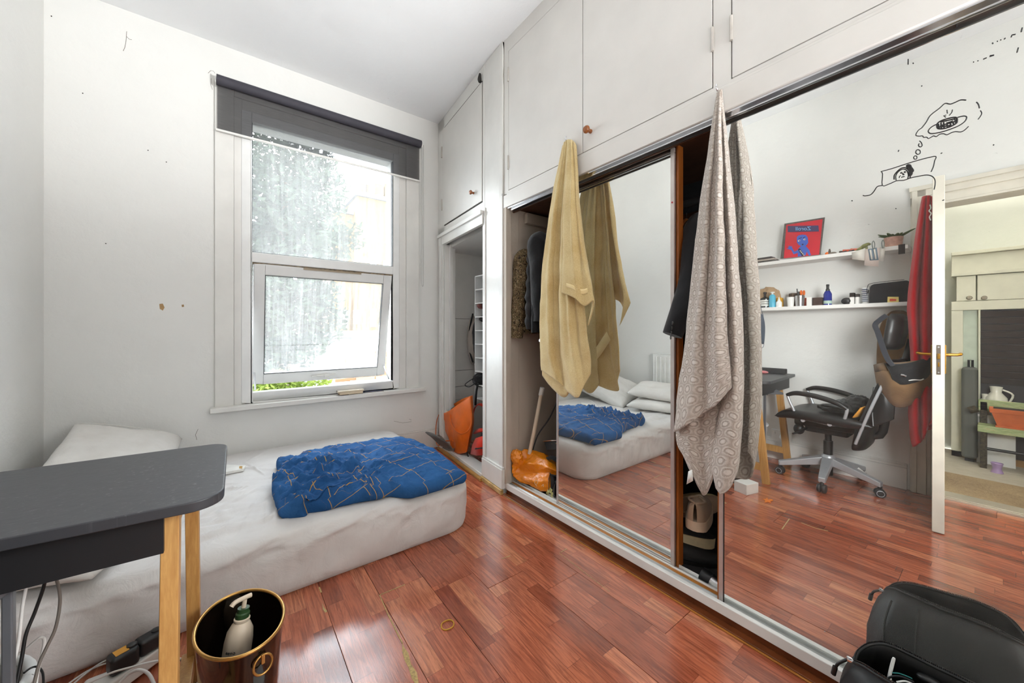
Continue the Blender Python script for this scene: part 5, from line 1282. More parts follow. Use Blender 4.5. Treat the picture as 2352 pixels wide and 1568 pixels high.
for c, rr, col, lab in (((1.74, 2.735, 1.305), .03, (120, 70, 66), 'maroon rolled sock tucked in an organiser compartment'), ((1.74, 2.66, 1.30), .03, (30, 30, 30), 'black rolled sock tucked beside the maroon one'), ((1.74, 2.71, 1.19), .028, (34, 32, 32), 'black rolled sock in the compartment below the maroon one')):
    mbx = MB().ball(c, (.04, rr, rr*.95), 16, 10); mbx.v = [(x+.006*fbm(x*40, y*40, z*40), y, z+.004*fbm(y*50, x*40, z*30)) for x, y, z in mbx.v]
    tag(obj('rolled_sock', mbx, plain('sock_%d' % col[0], col, .9), smooth=True, loc=c), lab, 'sock', 'socks in the hanging organiser')
# rucksack hung at the far side of the closet
rk = thing('grey_backpack', 'black and grey backpack hung against the closet boards', 'bag', (1.84, 2.95, .85))
mb = crumple((1.86, 2.93, 1.02), (.07, .12, .19), 5.5, .12); obj('body', mb, M_blk, rk, smooth=True)
obj('side_panel', crumple((1.83, 3.03, 1.0), (.05, .06, .22), 6.5, .1), M_shirt, rk, smooth=True)
obj('strap', MB().tube([w3(1086, 720, 1.80), w3(1078, 760, 1.79), w3(1077, 795, 1.79), w3(1086, 832, 1.80)], .008, 6, smooth=4), M_blk, rk, smooth=60)
bl3 = thing('black_pouch', 'black drawstring pouch hanging below the organiser in the closet', 'pouch', tuple(w3(1100, 870, 1.72)))
obj('body', crumple(tuple(w3(1103, 872, 1.74)), (.06, .07, .055), 2.2, .2), M_blk, bl3, smooth=True)
obj('cord', MB().tube([w3(1092, 866, 1.68), w3(1076, 876, 1.66), w3(1068, 884, 1.66), w3(1078, 888, 1.66), w3(1094, 878, 1.68)], .004, 6, smooth=4).tube([w3(1098, 880, 1.68), w3(1094, 900, 1.67), w3(1092, 930, 1.67)], .010, 6, smooth=4), M_blk, bl3)
# orange leather tote
M_lea = plain('orange_leather', (228, 108, 26), .38, var=.10, scale=10, bump=.12, bscale=40, spec=.5)
tt = thing('orange_tote', 'orange leather tote bag slumped on the closet threshold', 'bag', (1.60, 2.72, .04))
def tx(x, y, X): return Vector(onx(x, y, X))
fr_ = [[tx(1010,952,1.55), tx(1016,972,1.55), tx(1024,990,1.545), tx(1034,1010,1.54), tx(1037,1034,1.545)],
       [tx(1030,944,1.535), tx(1035,965,1.525), tx(1040,990,1.52), tx(1046,1012,1.525), tx(1047,1040,1.535)],
       [tx(1056,926,1.535), tx(1058,950,1.52), tx(1059,985,1.515), tx(1059,1012,1.52), tx(1058,1042,1.535)],
       [tx(1080,910,1.56), tx(1082,940,1.55), tx(1083,970,1.55), tx(1076,1010,1.55), tx(1071,1038,1.55)]]
bk_ = [[p+Vector((.0, 0, 0)) for p in fr_[3]], [tx(1084,908,1.62), tx(1086,940,1.64), tx(1086,970,1.65), tx(1080,1008,1.64), tx(1074,1034,1.62)],
       [tx(1058,918,1.64), tx(1058,950,1.68), tx(1058,985,1.68), tx(1058,1010,1.66), tx(1058,1034,1.62)],
       [tx(1012,946,1.62), tx(1018,968,1.63), tx(1026,990,1.62), tx(1036,1010,1.61), tx(1040,1030,1.58)], fr_[0]]
cloth('body', loft(fr_, 6, 6, wob=.012), M_lea, tt, .004); cloth('body_back', loft(bk_, 6, 6, wob=.006), M_lea, tt, .004)
obj('lining', MB().add([tx(1014,962,1.57), tx(1034,950,1.55), tx(1056,934,1.55), tx(1078,918,1.58), tx(1060,924,1.62), tx(1024,945,1.60)], [(0,1,2,3,4,5)]), M_gap, tt)
obj('lining_flap', MB().add([tx(1008,948,1.548), tx(1018,938,1.565), tx(1034,947,1.56), tx(1012,956,1.545)], [(0,1,2,3)]), M_cream, tt, solid=.003)
obj('handle', MB().tube([tx(1034,952,1.525), tx(1036,972,1.505), tx(1046,988,1.50), tx(1060,996,1.50), tx(1074,990,1.51), tx(1082,975,1.535), tx(1083,950,1.545)], .007, 8, smooth=5, flat=.6), M_lea, tt, smooth=60)
obj('strap', MB().tube([tx(1008,952,1.545), tx(1003,968,1.53), tx(1001,995,1.52), tx(1003,1018,1.50), tx(1009,1022,1.49), tx(1022,1013,1.50), tx(1040,1012,1.51)], .007, 8, smooth=5, flat=.5), M_lea, tt, smooth=60)
# red backpack
M_red = cloth_mat('red_nylon', (226, 58, 34), (206, 48, 28), .25, 300, .25, 20, .6)
rb_ = thing('red_backpack', 'red and black backpack on the closet floor beside the orange tote', 'bag', (1.66, 2.48, .04))
mbx = crumple((1.70, 2.46, .17), (.12, .14, .15), 4.4, .10); mbx.v = [(x, y, max(z, .044)) for x, y, z in mbx.v]; obj('body', mbx, M_blk, rb_, smooth=True)
rp_ = [[tx(1082,1042,1.575), tx(1086,1022,1.57), tx(1094,1006,1.57)], [tx(1096,1046,1.56), tx(1098,1024,1.552), tx(1103,1003,1.56)], [tx(1114,1044,1.56), tx(1114,1024,1.555), tx(1114,1000,1.565)]]
cloth('red_panel', MB().grid(rp_), M_red, rb_, .012)
cloth('red_flap', MB().grid([[tx(1088,996,1.60), tx(1096,986,1.62)], [tx(1100,992,1.585), tx(1104,984,1.60)], [tx(1114,990,1.585), tx(1114,984,1.60)]]), M_red, rb_, .014)
obj('strap', MB().tube([tx(1085,985,1.64), tx(1086,960,1.68), tx(1090,938,1.70), tx(1100,928,1.70), tx(1112,932,1.69)], .014, 6, smooth=4, flat=.4), M_red, rb_, smooth=60)
obj('strap', MB().tube([tx(1080,1000,1.60), tx(1074,1015,1.59), tx(1072,1035,1.58), tx(1076,1050,1.575)], .012, 6, smooth=4, flat=.5).tube([tx(1092,1030,1.55), tx(1104,1028,1.55), tx(1114,1028,1.55)], .008, 6, flat=.5), M_blk, rb_, smooth=60)
mbx = crumple((1.76, 2.42, .42), (.10, .10, .13), 9.4, .15); obj('upper_body', mbx, M_blk, rb_, smooth=True)
# ================================================================ what the mirrors show: the wall behind the camera, door and hall
M_shelf = plain('shelf_white', (236, 234, 230), .45, var=.02)
def mx(x, y, X, D=DR): return Vector(mirx(x, y, X, D))
XS0 = -.64
for nm, yl, yr, lab in (('upper', 602.6, 564, 'upper of the two white floating shelves on the wall opposite the mirrors'), ('lower', 703, 697.5, 'lower of the two white floating shelves on the wall opposite the mirrors')):
    a, b = mx(1728, yl, XS0), mx(2086, yr, XS0); z = (a.z+b.z)/2
    if nm == 'upper': ZS1 = z
    else: ZS2 = z
    y0s, y1s = b.y, a.y+.25
    sh_ = thing('wall_shelf', lab, 'shelf', (-.725, (y0s+y1s)/2, z-.028), group=None)
    obj('board', MB().add([(XS0, y0s, z-.028), (XL(y0s)+.001, y0s, z-.028), (XL(y1s)+.001, y1s, z-.028), (XS0, y1s, z-.028), (XS0, y0s, z), (XL(y0s)+.001, y0s, z), (XL(y1s)+.001, y1s, z), (XS0, y1s, z)], [(0,1,2,3),(7,6,5,4),(0,4,5,1),(1,5,6,2),(2,6,7,3),(3,7,4,0)]), M_shelf, sh_, bevel=.002)
    if nm == 'upper':
        c = mx(2071, 575, XS0); obj('black_tape', MB().box((XS0-.002, c.y-.016, z-.062), (XS0+.0015, c.y+.016, z+.004)), M_gap, sh_)
def sp_(x, X=-.685): return mx(x, 700, X).y      # position along the shelf of a pixel column
def jar(name, lab, cat, px, z, prof, m, X=-.685, extra=(), n=20, group='toiletries and small things on the lower shelf'):
    y = sp_(px, X); t = thing(name, lab, cat, (X, y, z), group=group)
    obj('body', MB().lathe(prof, (X, y, z), n), m, t, smooth=40)
    for nm, pr, mm in extra: obj(nm, MB().lathe(pr, (X, y, z), n), mm, t, smooth=40)
    return t, y
# lower shelf
bgm = MB()
yb0 = sp_(1763, -.745); g_ = crumple((-.75, yb0, ZS2+.085), (.035, .085, .085), 6.1, .3); g_.v = [(x, y, max(z, ZS2+.001)) for x, y, z in g_.v]
tag(obj('paper_bag', g_, plain('brown_paper', (176, 146, 112), .9, var=.12), smooth=60, loc=(-.75, yb0, ZS2)), 'crumpled brown paper bag at the back of the lower shelf', 'bag')
M_wlab = plain('paper_label', (228, 226, 218), .6); M_dkglass = plain('dark_glass', (30, 34, 32), .15)
jar('spray_bottle', 'dark spray bottle with a white label before the paper bag', 'bottle', 1757, ZS2, [(0, 0), (.040, 0), (.040, .075), (.030, .085), (.010, .095), (0, .095)], M_dkglass, -.695,
    (('label', [(.0405, .012), (.0405, .066)], M_wlab), ('label_line', [(.0408, .030), (.0408, .034)], M_gap), ('label_line', [(.0408, .048), (.0408, .052)], M_gap), ('spray_head', [(0, .094), (.009, .094), (.009, .118), (.012, .122), (.012, .136), (0, .138)], M_black)))
jar('pump_bottle', 'light blue pump bottle on the lower shelf', 'bottle', 1774, ZS2, [(0, 0), (.023, 0), (.023, .092), (.016, .104), (.009, .110), (0, .110)], plain('sky_blue_plastic', (86, 178, 206), .3), -.665,
    (('pump', [(0, .109), (.007, .109), (.007, .120), (.016, .122), (.016, .130), (0, .131)], M_white),))
jar('yellow_jar', 'orange yellow round pot behind the small white dropper bottle', 'jar', 1791, ZS2, [(0, 0), (.026, 0), (.026, .075), (.022, .082), (0, .082)], plain('amber_plastic', (216, 160, 44), .4), -.735)
jar('dropper_bottle', 'small white dropper bottle beside the light blue pump bottle', 'bottle', 1789, ZS2, [(0, 0), (.022, 0), (.022, .038), (.014, .050), (0, .050)], M_white, -.67, (('dropper', [(0, .05), (.010, .05), (.010, .060), (.005, .066), (.004, .082), (0, .083)], M_white),))
jar('white_cup', 'white paper cup on the lower shelf', 'cup', 1816, ZS2, [(0, 0), (.020, 0), (.027, .078), (.0255, .078), (.019, .004), (0, .004)], M_white, -.675)
t_, yc = jar('steel_cup', 'steel cup holding pens and orange scissors', 'cup', 1837, ZS2, [(0, 0), (.027, 0), (.033, .085), (.0315, .085), (.0255, .004), (0, .004)], M_alu, -.675)
for i, (dx, dy, hh, rr, mm, nm, lb) in enumerate(((-.01, .022, .145, .004, M_black, 'pen', 'black pen leaning out of the steel cup, tallest'), (.004, .006, .12, .0045, M_black, 'pen', 'short black pen in the steel cup between the others'), (.01, -.004, .115, .0045, MATS['grey_gasket'], 'pen', 'grey pen in the steel cup'))):
    tag(obj(nm, MB().tube([(-.675+dx*.3, yc+dy*.4, ZS2+.006), (-.675+dx, yc+dy, ZS2+hh)], rr, 8), mm, smooth=40, loc=(-.675, yc, ZS2+.006)), lb, 'pen', 'pens in the steel cup')
sc = thing('scissors', 'orange handled scissors standing in the steel cup', 'scissors', (-.675, yc-.016, ZS2+.01))
for s in (-1, 1): obj('handle', MB().tube([(-.675+s*.012+.013*math.cos(a), yc-.018+.006*s, ZS2+.108+.016*math.sin(a)) for a in [2*math.pi*k/14 for k in range(15)]], .0055, 8, cap=False), plain('orange_plastic', (232, 112, 34), .4), sc, smooth=True)
obj('blade', MB().box((-.679, yc-.022, ZS2+.012), (-.671, yc-.012, ZS2+.095)), M_alu, sc)
jar('brown_box', 'dark brown cardboard box behind the steel cup', 'box', 1822, ZS2, [(0, 0), (.032, 0), (.032, .115), (0, .115)], plain('brown_card', (104, 84, 68), .8), -.755, n=4)
jar('coral_box', 'small coral box behind the white carton', 'box', 1849, ZS2, [(0, 0), (.024, 0), (.024, .07), (0, .07)], plain('coral_card', (196, 96, 72), .7), -.74, n=4)
def carton(name, lab, cat, px0, px1, h, m, X=-.675, d=.04, group='toiletries and small things on the lower shelf', z=None, lid=None):
    ya, yb = sp_(px0, X), sp_(px1, X); z = ZS2 if z is None else z
    t = thing(name, lab, cat, (X, (ya+yb)/2, z), group=group)
    obj('carton', MB().box((X-d/2, yb, z), (X+d/2, ya, z+h)), m, t, bevel=.002)
    if lid: obj('lid', MB().box((X-d/2-.001, yb-.001, z+h*lid), (X+d/2+.001, ya+.001, z+h+.001)), M_gap, t, bevel=.002)
    return t
carton('white_carton', 'small plain white carton right of the steel cup', 'box', 1854, 1866, .068, M_white)
carton('dark_bar', 'dark brown grained block left of the cobalt bottle', 'box', 1868, 1890, .062, plain('dark_block', (72, 52, 44), .7, var=.3, scale=60))
jar('cobalt_bottle', 'cobalt blue bottle with a dark spray cap', 'bottle', 1901, ZS2, [(0, 0), (.026, 0), (.026, .085), (.018, .105), (.011, .112), (0, .112)], plain('cobalt_glass', (26, 40, 132), .12), -.675,
    (('label', [(.0264, .010), (.0264, .034)], plain('pale_green_label', (176, 200, 186), .6)), ('spray_cap', [(0, .11), (.013, .11), (.013, .122), (.009, .126), (.009, .148), (.011, .150), (.009, .160), (0, .161)], M_black)))
bm = MB().ball((-.665, sp_(1944, -.665), ZS2+.024), (.02, .03, .026), 18, 10); bm.v = [(x, y, max(z, ZS2+.001)) for x, y, z in bm.v]
tag(obj('black_case', bm, M_black, smooth=True, loc=(-.665, sp_(1944, -.665), ZS2)), 'small rounded black case on the lower shelf', 'case')
carton('black_topped_box', 'white packet with an open black top, left of a matching one', 'box', 1953, 1963, .082, M_white, lid=.62)
carton('black_topped_box', 'white packet with a black top, right of the taller one', 'box', 1966, 1974, .072, M_white, X=-.68, lid=.70)
pp_ = thing('paper_sheet', 'sheet of ruled white paper standing behind the laptop sleeve', 'paper', (-.735, sp_(1990, -.735), ZS2))
obj('sheet', MB().box((-.737, sp_(2012, -.735), ZS2), (-.735, sp_(1981, -.735), ZS2+.125)), M_white, pp_)
rl = MB()
for i in range(7): rl.box((-.6695, sp_(1995, -.735), ZS2+.02+.014*i), (-.734, sp_(1983, -.735), ZS2+.022+.014*i))
obj('ruled_line', rl, plain('blue_line', (150, 160, 186), .7), pp_, kind='stuff')
ls_ = thing('laptop_sleeve', 'black padded laptop sleeve leaning on the wall on the lower shelf', 'sleeve', (-.715, sp_(2040, -.715), ZS2))
ya, yb = sp_(1996, -.715), sp_(2090, -.715)
P_ = rpoly([Vector((yb, ZS2)), Vector((ya, ZS2)), Vector((ya-.006, ZS2+.140)), Vector((yb, ZS2+.152))], [.004, .01, .03, .02], 6)
obj('cover', MB().prism(P_, 'x', -.73, -.705), cloth_mat('black_neoprene', (44, 44, 47), None, .25, 240, .1, 30), ls_, bevel=.006)
obj('zip', MB().tube([(-.6525, ya+.001, ZS2+.06), (-.6525, ya-.002, ZS2+.12), (-.6525, ya-.03, ZS2+.143), (-.6525, yb+.02, ZS2+.151)], .002, 6, smooth=4).tube([(-.715, ya+.002, ZS2+.10), (-.711, ya+.006, ZS2+.08)], .003, 6), M_black, ls_)
mtb = thing('matchbox', 'yellow and red matchbox leaning before the laptop sleeve', 'box', (-.665, sp_(2051, -.665), ZS2))
a, b = sp_(2038, -.665), sp_(2064, -.665)
def mb_(dx0, dx1, k0, k1, z0, z1): return MB().add([(-.665+dx0, a+(b-a)*k0, ZS2+z0), (-.665+dx0, a+(b-a)*k1, ZS2+z0+.0*k1), (-.677+dx0, a+(b-a)*k1+.002, ZS2+z1-.004), (-.677+dx0, a+(b-a)*k0, ZS2+z1), (-.665+dx1, a+(b-a)*k0, ZS2+z0), (-.665+dx1, a+(b-a)*k1, ZS2+z0), (-.677+dx1, a+(b-a)*k1+.002, ZS2+z1-.004), (-.677+dx1, a+(b-a)*k0, ZS2+z1)], [(0,1,2,3),(7,6,5,4),(0,4,5,1),(1,5,6,2),(2,6,7,3),(3,7,4,0)])
obj('box', mb_(-.012, 0, 0, 1, 0.001, .042), plain('match_yellow', (232, 206, 120), .6), mtb)
obj('red_panel', mb_(0, .0008, .2, .8, .010, .034), plain('match_red', (206, 72, 40), .6), mtb)
# upper shelf
GU = 'oddments on the upper shelf'
nb = thing('notebooks', 'dark notebooks piled flat at the left end of the upper shelf', 'notebook', (-.685, sp_(1762, -.685), ZS1))
for i in range(3): obj('notebook', MB().cbox((-.695+.006*i, sp_(1762, -.695)+.008*i, ZS1+.008+.014*i), (.08, .17-.02*i, .013), Matrix.Rotation(R(4*i-3), 4, 'Z')), (plain('slate_cover', (86, 82, 78), .7), plain('pale_cover', (186, 176, 164), .7), plain('charcoal_cover', (62, 58, 56), .7))[i], nb)
# poster, painted flat
XP = -.75; k5 = 420/2195.
def po(x, y, lift=0): 
    p = mx(1700+x*k5, 440+y*k5, XP+lift); return p
po_ = thing('poster', 'red framed poster of a blue waving figure leaning on the upper shelf', 'poster', tuple(po(740, 790)))
def pl(pts, lift, m, name, solid=0.):
    mb = MB().add([po(x, y, lift) for x, y in pts], [tuple(range(len(pts)))]); mb.open = True
    return obj(name, mb, m, po_, solid=solid)
pl([(485,805),(965,752),(1017,308),(533,385)], 0, plain('grey_frame', (96, 88, 84), .7, var=.3, scale=80), 'backing', .006)
M_pred = plain('poster_red', (206, 34, 50), .6, var=.06); M_pblue = plain('poster_blue', (66, 98, 190), .6); M_pdark = plain('poster_dark', (30, 34, 66), .6); M_pwhite = plain('poster_white', (214, 206, 196), .6)
pl([(524,800),(948,756),(990,330),(556,398)], .0045, M_pred, 'red_ground')
pl([(570,412),(940,405),(946,478),(572,486)], .0060, plain('poster_violet', (70, 60, 100), .6), 'title_shadow')
ea, eb = po(930, 440, .008), po(590, 450, .008); wv = (eb-ea); up_ = (po(760, 400, .008)-po(760, 480, .008)).normalized(); xv = wv.normalized()
Mx = Matrix((( xv.x, up_.x, 1, (ea.x+eb.x)/2), (xv.y, up_.y, 0, (ea.y+eb.y)/2), (xv.z, up_.z, 0, (ea.z+eb.z)/2-.0), (0, 0, 0, 1)))
text('Zoroll', .042, Mx @ Matrix.Diagonal((.98, 1.0, 1, 1)), plain('title_blue', (130, 190, 240), .6), po_, 'title')
pl([(680,545),(700,525),(745,515),(790,520),(812,550),(818,610),(800,640),(770,655),(735,655),(705,640),(682,610)], .0062, M_pblue, 'head')
pl([(745,640),(780,640),(800,665),(830,700),(850,760),(825,768),(800,720),(782,768),(690,780),(694,735),(640,752),(612,695),(632,685),(650,722),(690,700),(712,668)], .0060, M_pblue, 'figure')
pl([(560,680),(585,668),(575,650),(590,655),(600,648),(606,660),(625,650),(622,670),(632,685),(614,698),(590,694)], .0061, M_pblue, 'hand')
pl([(692,690),(716,680),(780,768),(740,774)], .0068, M_pdark, 'sash')
for i in range(4): pl([(712+14*i, 706+17*i), (726+14*i, 704+17*i), (734+14*i, 716+17*i), (720+14*i, 718+17*i)], .0072, M_pwhite, 'badge')
for e in ([(692,586),(712,576),(724,586),(710,600),(696,600)], [(757,572),(775,560),(790,570),(778,582),(762,582)]): pl(e, .0070, M_pwhite, 'eye')
for e in ([(706,584),(716,582),(716,594),(706,596)], [(772,566),(782,565),(781,577),(772,578)]): pl(e, .0075, M_pdark, 'pupil')
pl([(738,630),(756,624),(764,632),(754,642),(740,642)], .0070, M_pdark, 'mouth'); pl([(704,560),(740,545),(742,552),(708,568)], .0070, M_pdark, 'brow'); pl([(752,552),(780,538),(783,545),(756,560)], .0070, M_pdark, 'brow')
bk = thing('toy_brick', 'tiny orange block beside the poster on the upper shelf', 'block', (-.675, sp_(1899, -.675), ZS1)); y = sp_(1899, -.675)
obj('block', MB().box((-.685, y-.010, ZS1), (-.665, y+.010, ZS1+.018)), MATS['orange_plastic'], bk, bevel=.002)
obj('stud', MB().lathe([(0, .018), (.006, .018), (.006, .023), (0, .023)], (-.675, y, ZS1), 12), MATS['orange_plastic'], bk)
for px0, w_, h_, col, nm, lb in ((1905, .012, .045, (84, 70, 56), 'brown_bottle', 'little brown vial beside the orange block'), (1912, .022, .016, (120, 108, 96), 'stone', 'grey pebble lying next to the brown vial')):
    y = sp_(px0, -.675)
    if nm == 'stone': tag(obj(nm, crumple((-.675, y, ZS1+.008), (.016, .022, .009), 2., .15), plain('pebble', col, .8), smooth=True, loc=(-.675, y, ZS1)), lb, 'stone')
    else: jar(nm, lb, 'bottle', px0, ZS1, [(0, 0), (.008, 0), (.008, .03), (.005, .036), (.005, .044), (0, .045)], plain('vial', col, .3), -.675, group=GU)
for i, (px0, col) in enumerate(((1936, (66, 56, 52)), (1944, (200, 84, 56)), (1953, (70, 62, 58)), (1962, (206, 92, 64)))):
    y = sp_(px0, -.675); rz = Matrix.Rotation(R((12, -8, 20, -14)[i]), 4, 'Z')
    tag(obj('pen_lighter', MB().tube([Vector((-.675, y, ZS1+.008+.006*(i % 2)))+rz @ Vector((0, -.022, 0)), Vector((-.675, y, ZS1+.008+.006*(i % 2)))+rz @ Vector((0, .022, .004))], .008, 10), plain('lighter_%d' % i, col, .4), smooth=40, loc=(-.675, y, ZS1)), ('dark lighter lying left of the red ones on the upper shelf', 'red lighter between two dark ones on the upper shelf', 'dark lighter between the two red lighters', 'red lighter nearest the green toy dragon')[i], 'lighter', 'lighters on the upper shelf')
td = thing('toy_dinosaur', 'little green and brown toy animal on the upper shelf', 'toy', (-.675, sp_(1985, -.675), ZS1)); y = sp_(1985, -.675)
obj('body', MB().tube([(-.675, y+.05, ZS1+.006), (-.675, y+.02, ZS1+.02), (-.675, y, ZS1+.032), (-.675, y-.02, ZS1+.042), (-.675, y-.032, ZS1+.036)], [.003, .010, .015, .011, .006], 10, smooth=4), plain('toy_green', (126, 126, 70), .6, var=.4, scale=60), td, smooth=60)
for dy in (.012, -.012):
    for dx in (-.009, .009): obj('leg', MB().tube([(-.675+dx, y+dy, ZS1+.026), (-.675+dx*1.2, y+dy, ZS1)], .005, 8), MATS['toy_green'], td, smooth=60)
# clipped papers over the shelf edge
M_clip = plain('clip_steel', (150, 156, 152), .3, .8)
def papers(name, lab, quads, clip):
    t = thing(name, lab, 'paper', tuple(mx(clip[0], clip[1]+6, XS0+.008)))
    for i, (q, c) in enumerate(quads):
        cloth('sheet', MB().add([mx(1700+x*k5, 440+y_*k5, XS0+.006+.003*i) for x, y_ in q], [(0, 1, 2, 3)]), plain('sheet_%s' % c, {'w': (224, 218, 208), 'p': (222, 206, 196), 'b': (120, 140, 156)}[c], .8), t, .001)
    cx, cy = clip; obj('clip', MB().tube([mx(cx-1, cy+10, XS0+.016), mx(cx-3, cy-2, XS0+.016), mx(cx, cy-9, XS0+.016), mx(cx+3, cy-2, XS0+.016), mx(cx+2, cy+10, XS0+.016)], .003, 6, smooth=3), M_clip, t)
    return t
papers('clipped_papers', 'sheaf of papers and a striped card clipped over the upper shelf edge', [([(1345,730),(1500,680),(1510,830),(1345,810)], 'w'), ([(1500,690),(1680,670),(1660,900),(1490,885)], 'p'), ([(1535,690),(1640,672),(1662,820),(1556,826)], 'b'), ([(1552,700),(1575,697),(1592,812),(1572,815)], 'w'), ([(1600,692),(1622,690),(1640,808),(1620,812)], 'w')], (2006, 562))
papers('clipped_receipt', 'single white receipt clipped over the upper shelf edge nearest the plant', [([(1675,668),(1745,660),(1720,840),(1662,830)], 'w')], (2028, 560))
pt = thing('potted_succulent', 'small succulent in a pinkish pot at the right end of the upper shelf', 'plant', (-.705, sp_(2052, -.705), ZS1)); y = sp_(2052, -.705)
obj('pot', MB().lathe([(0, 0), (.042, 0), (.05, .07), (.046, .07), (.04, .05), (0, .05)], (-.705, y, ZS1), 24), plain('pink_clay', (196, 152, 134), .7, var=.15, scale=40), pt, smooth=40)
M_succ = leaf_mat('succulent_leaf', (70, 92, 54), (120, 138, 84))
for i in range(13):
    a = i*2.4; r_ = .02+.028*((i*7) % 5)/4; el = .055+.02*((i*3) % 4)/3; c = Vector((-.705, y, ZS1+.055)); d = Vector((math.cos(a), math.sin(a), .35))
    mbx = MB().ball((0, 0, 0), (r_+.012, .012, .006), 12, 8, Matrix.Identity(4)).move(Matrix.Translation(c+d*(r_+.006)+Vector((0, 0, .012))) @ Matrix.Rotation(a, 4, 'Z') @ Matrix.Rotation(R(-18-((i*5) % 3)*8), 4, 'Y'))
    obj('leaf', mbx, M_succ, pt, smooth=True)
# face mask hung below the lower shelf
fm = thing('face_mask', 'dark grey cloth face mask hanging by its loop from the lower shelf', 'mask', tuple(mx(1747, 715, XS0+.01)))
cloth('mask', loft([[mx(1742,722,XS0+.012), mx(1740,745,XS0+.018), mx(1741,765,XS0+.014), mx(1747,790,XS0+.01)], [mx(1748,720,XS0+.02), mx(1748,745,XS0+.035), mx(1750,765,XS0+.03), mx(1752,790,XS0+.016)], [mx(1753,724,XS0+.012), mx(1757,745,XS0+.018), mx(1757,768,XS0+.014), mx(1755,790,XS0+.01)]], 4, 4), cloth_mat('slate_cotton', (88, 96, 108), None, .3, 300), fm, .002)
obj('ear_loop', MB().tube([mx(1742,722,XS0+.012), mx(1738,712,XS0+.01), mx(1741,700,XS0+.006), mx(1747,700,XS0+.006), mx(1749,712,XS0+.01), mx(1753,724,XS0+.012)], .002, 6, smooth=4).tube([mx(1747,790,XS0+.01), mx(1745,797,XS0+.01), mx(1752,798,XS0+.01), mx(1755,790,XS0+.01)], .002, 6, smooth=3), MATS['slate_cotton'], fm)
# socket with plug and lead
so0 = mx(1795, 1000, XL(1.1)+.004)
sk = thing('wall_socket', 'white wall socket with a plug behind the office chair', 'socket', tuple(so0))
obj('plate', MB().box((XL(1.1), so0.y-.075, so0.z-.045), (XL(1.1)+.012, so0.y+.075, so0.z+.045)), M_white, sk, bevel=.003)
obj('switch', MB().box((XL(1.1)+.012, so0.y+.045, so0.z+.01), (XL(1.1)+.016, so0.y+.057, so0.z+.03)), M_white, sk, bevel=.001)
pg = thing('plug', 'white plug with its lead in the wall socket behind the chair', 'plug', (XL(1.1)+.02, so0.y-.02, so0.z-.01))
obj('body', MB().ball((XL(1.1)+.03, so0.y-.02, so0.z-.01), (.02, .028, .028), 16, 10), M_white, pg, smooth=True)
obj('lead', MB().tube([(XL(1.1)+.035, so0.y-.02, so0.z-.03), (XL(1.1)+.04, so0.y+.0, so0.z-.09), (XL(1.1)+.05, so0.y+.08, so0.z-.12), (XL(1.1)+.07, so0.y+.2, .03), (-.3, 1.6, .008)], .003, 6, smooth=5), M_white, pg, smooth=60)
# radiator on the left wall by the pillows
XR = -.80
rd_ = thing('radiator', 'white ribbed panel radiator on the wall at the head of the bed', 'radiator', (XR+.05, 2.28, .42))
r0, r1, rz0, rz1 = 1.80, 2.40, .36, mx(1466, 810, XR+.06, DL).z
M_rad = plain('radiator_enamel', (232, 232, 228), .35)
obj('panel', MB().box((XR+.03, r0, rz0), (XR+.055, r1, rz1)), M_rad, rd_, bevel=.004)
rbm = obj('rib', MB().box((XR+.055, -.013, rz0+.03), (XR+.066, .013, rz1-.03)), M_rad, rd_, bevel=.006)
n = int((r1-r0)/.052)
for i in range(n):
    o = rbm if i == 0 else rbm.copy()
    if i: C.objects.link(o); o.parent = rd_
    o.location = (0, r0+.03+i*.052, 0)
# NB rib mesh was written relative to the radiator's base along x and z only
for ch in rd_.children:
    if ch.name.startswith('rib'): ch.location.y += 0
obj('top_grille', MB().box((XR+.01, r0, rz1), (XR+.06, r1, rz1+.008)), M_rad, rd_); obj('bracket', MB().box((XR-.02, r0+.1, rz0+.05), (XR+.03, r0+.13, rz1-.05)).box((XR-.02, r1-.13, rz0+.05), (XR+.03, r1-.1, rz1-.05)), M_rad, rd_)
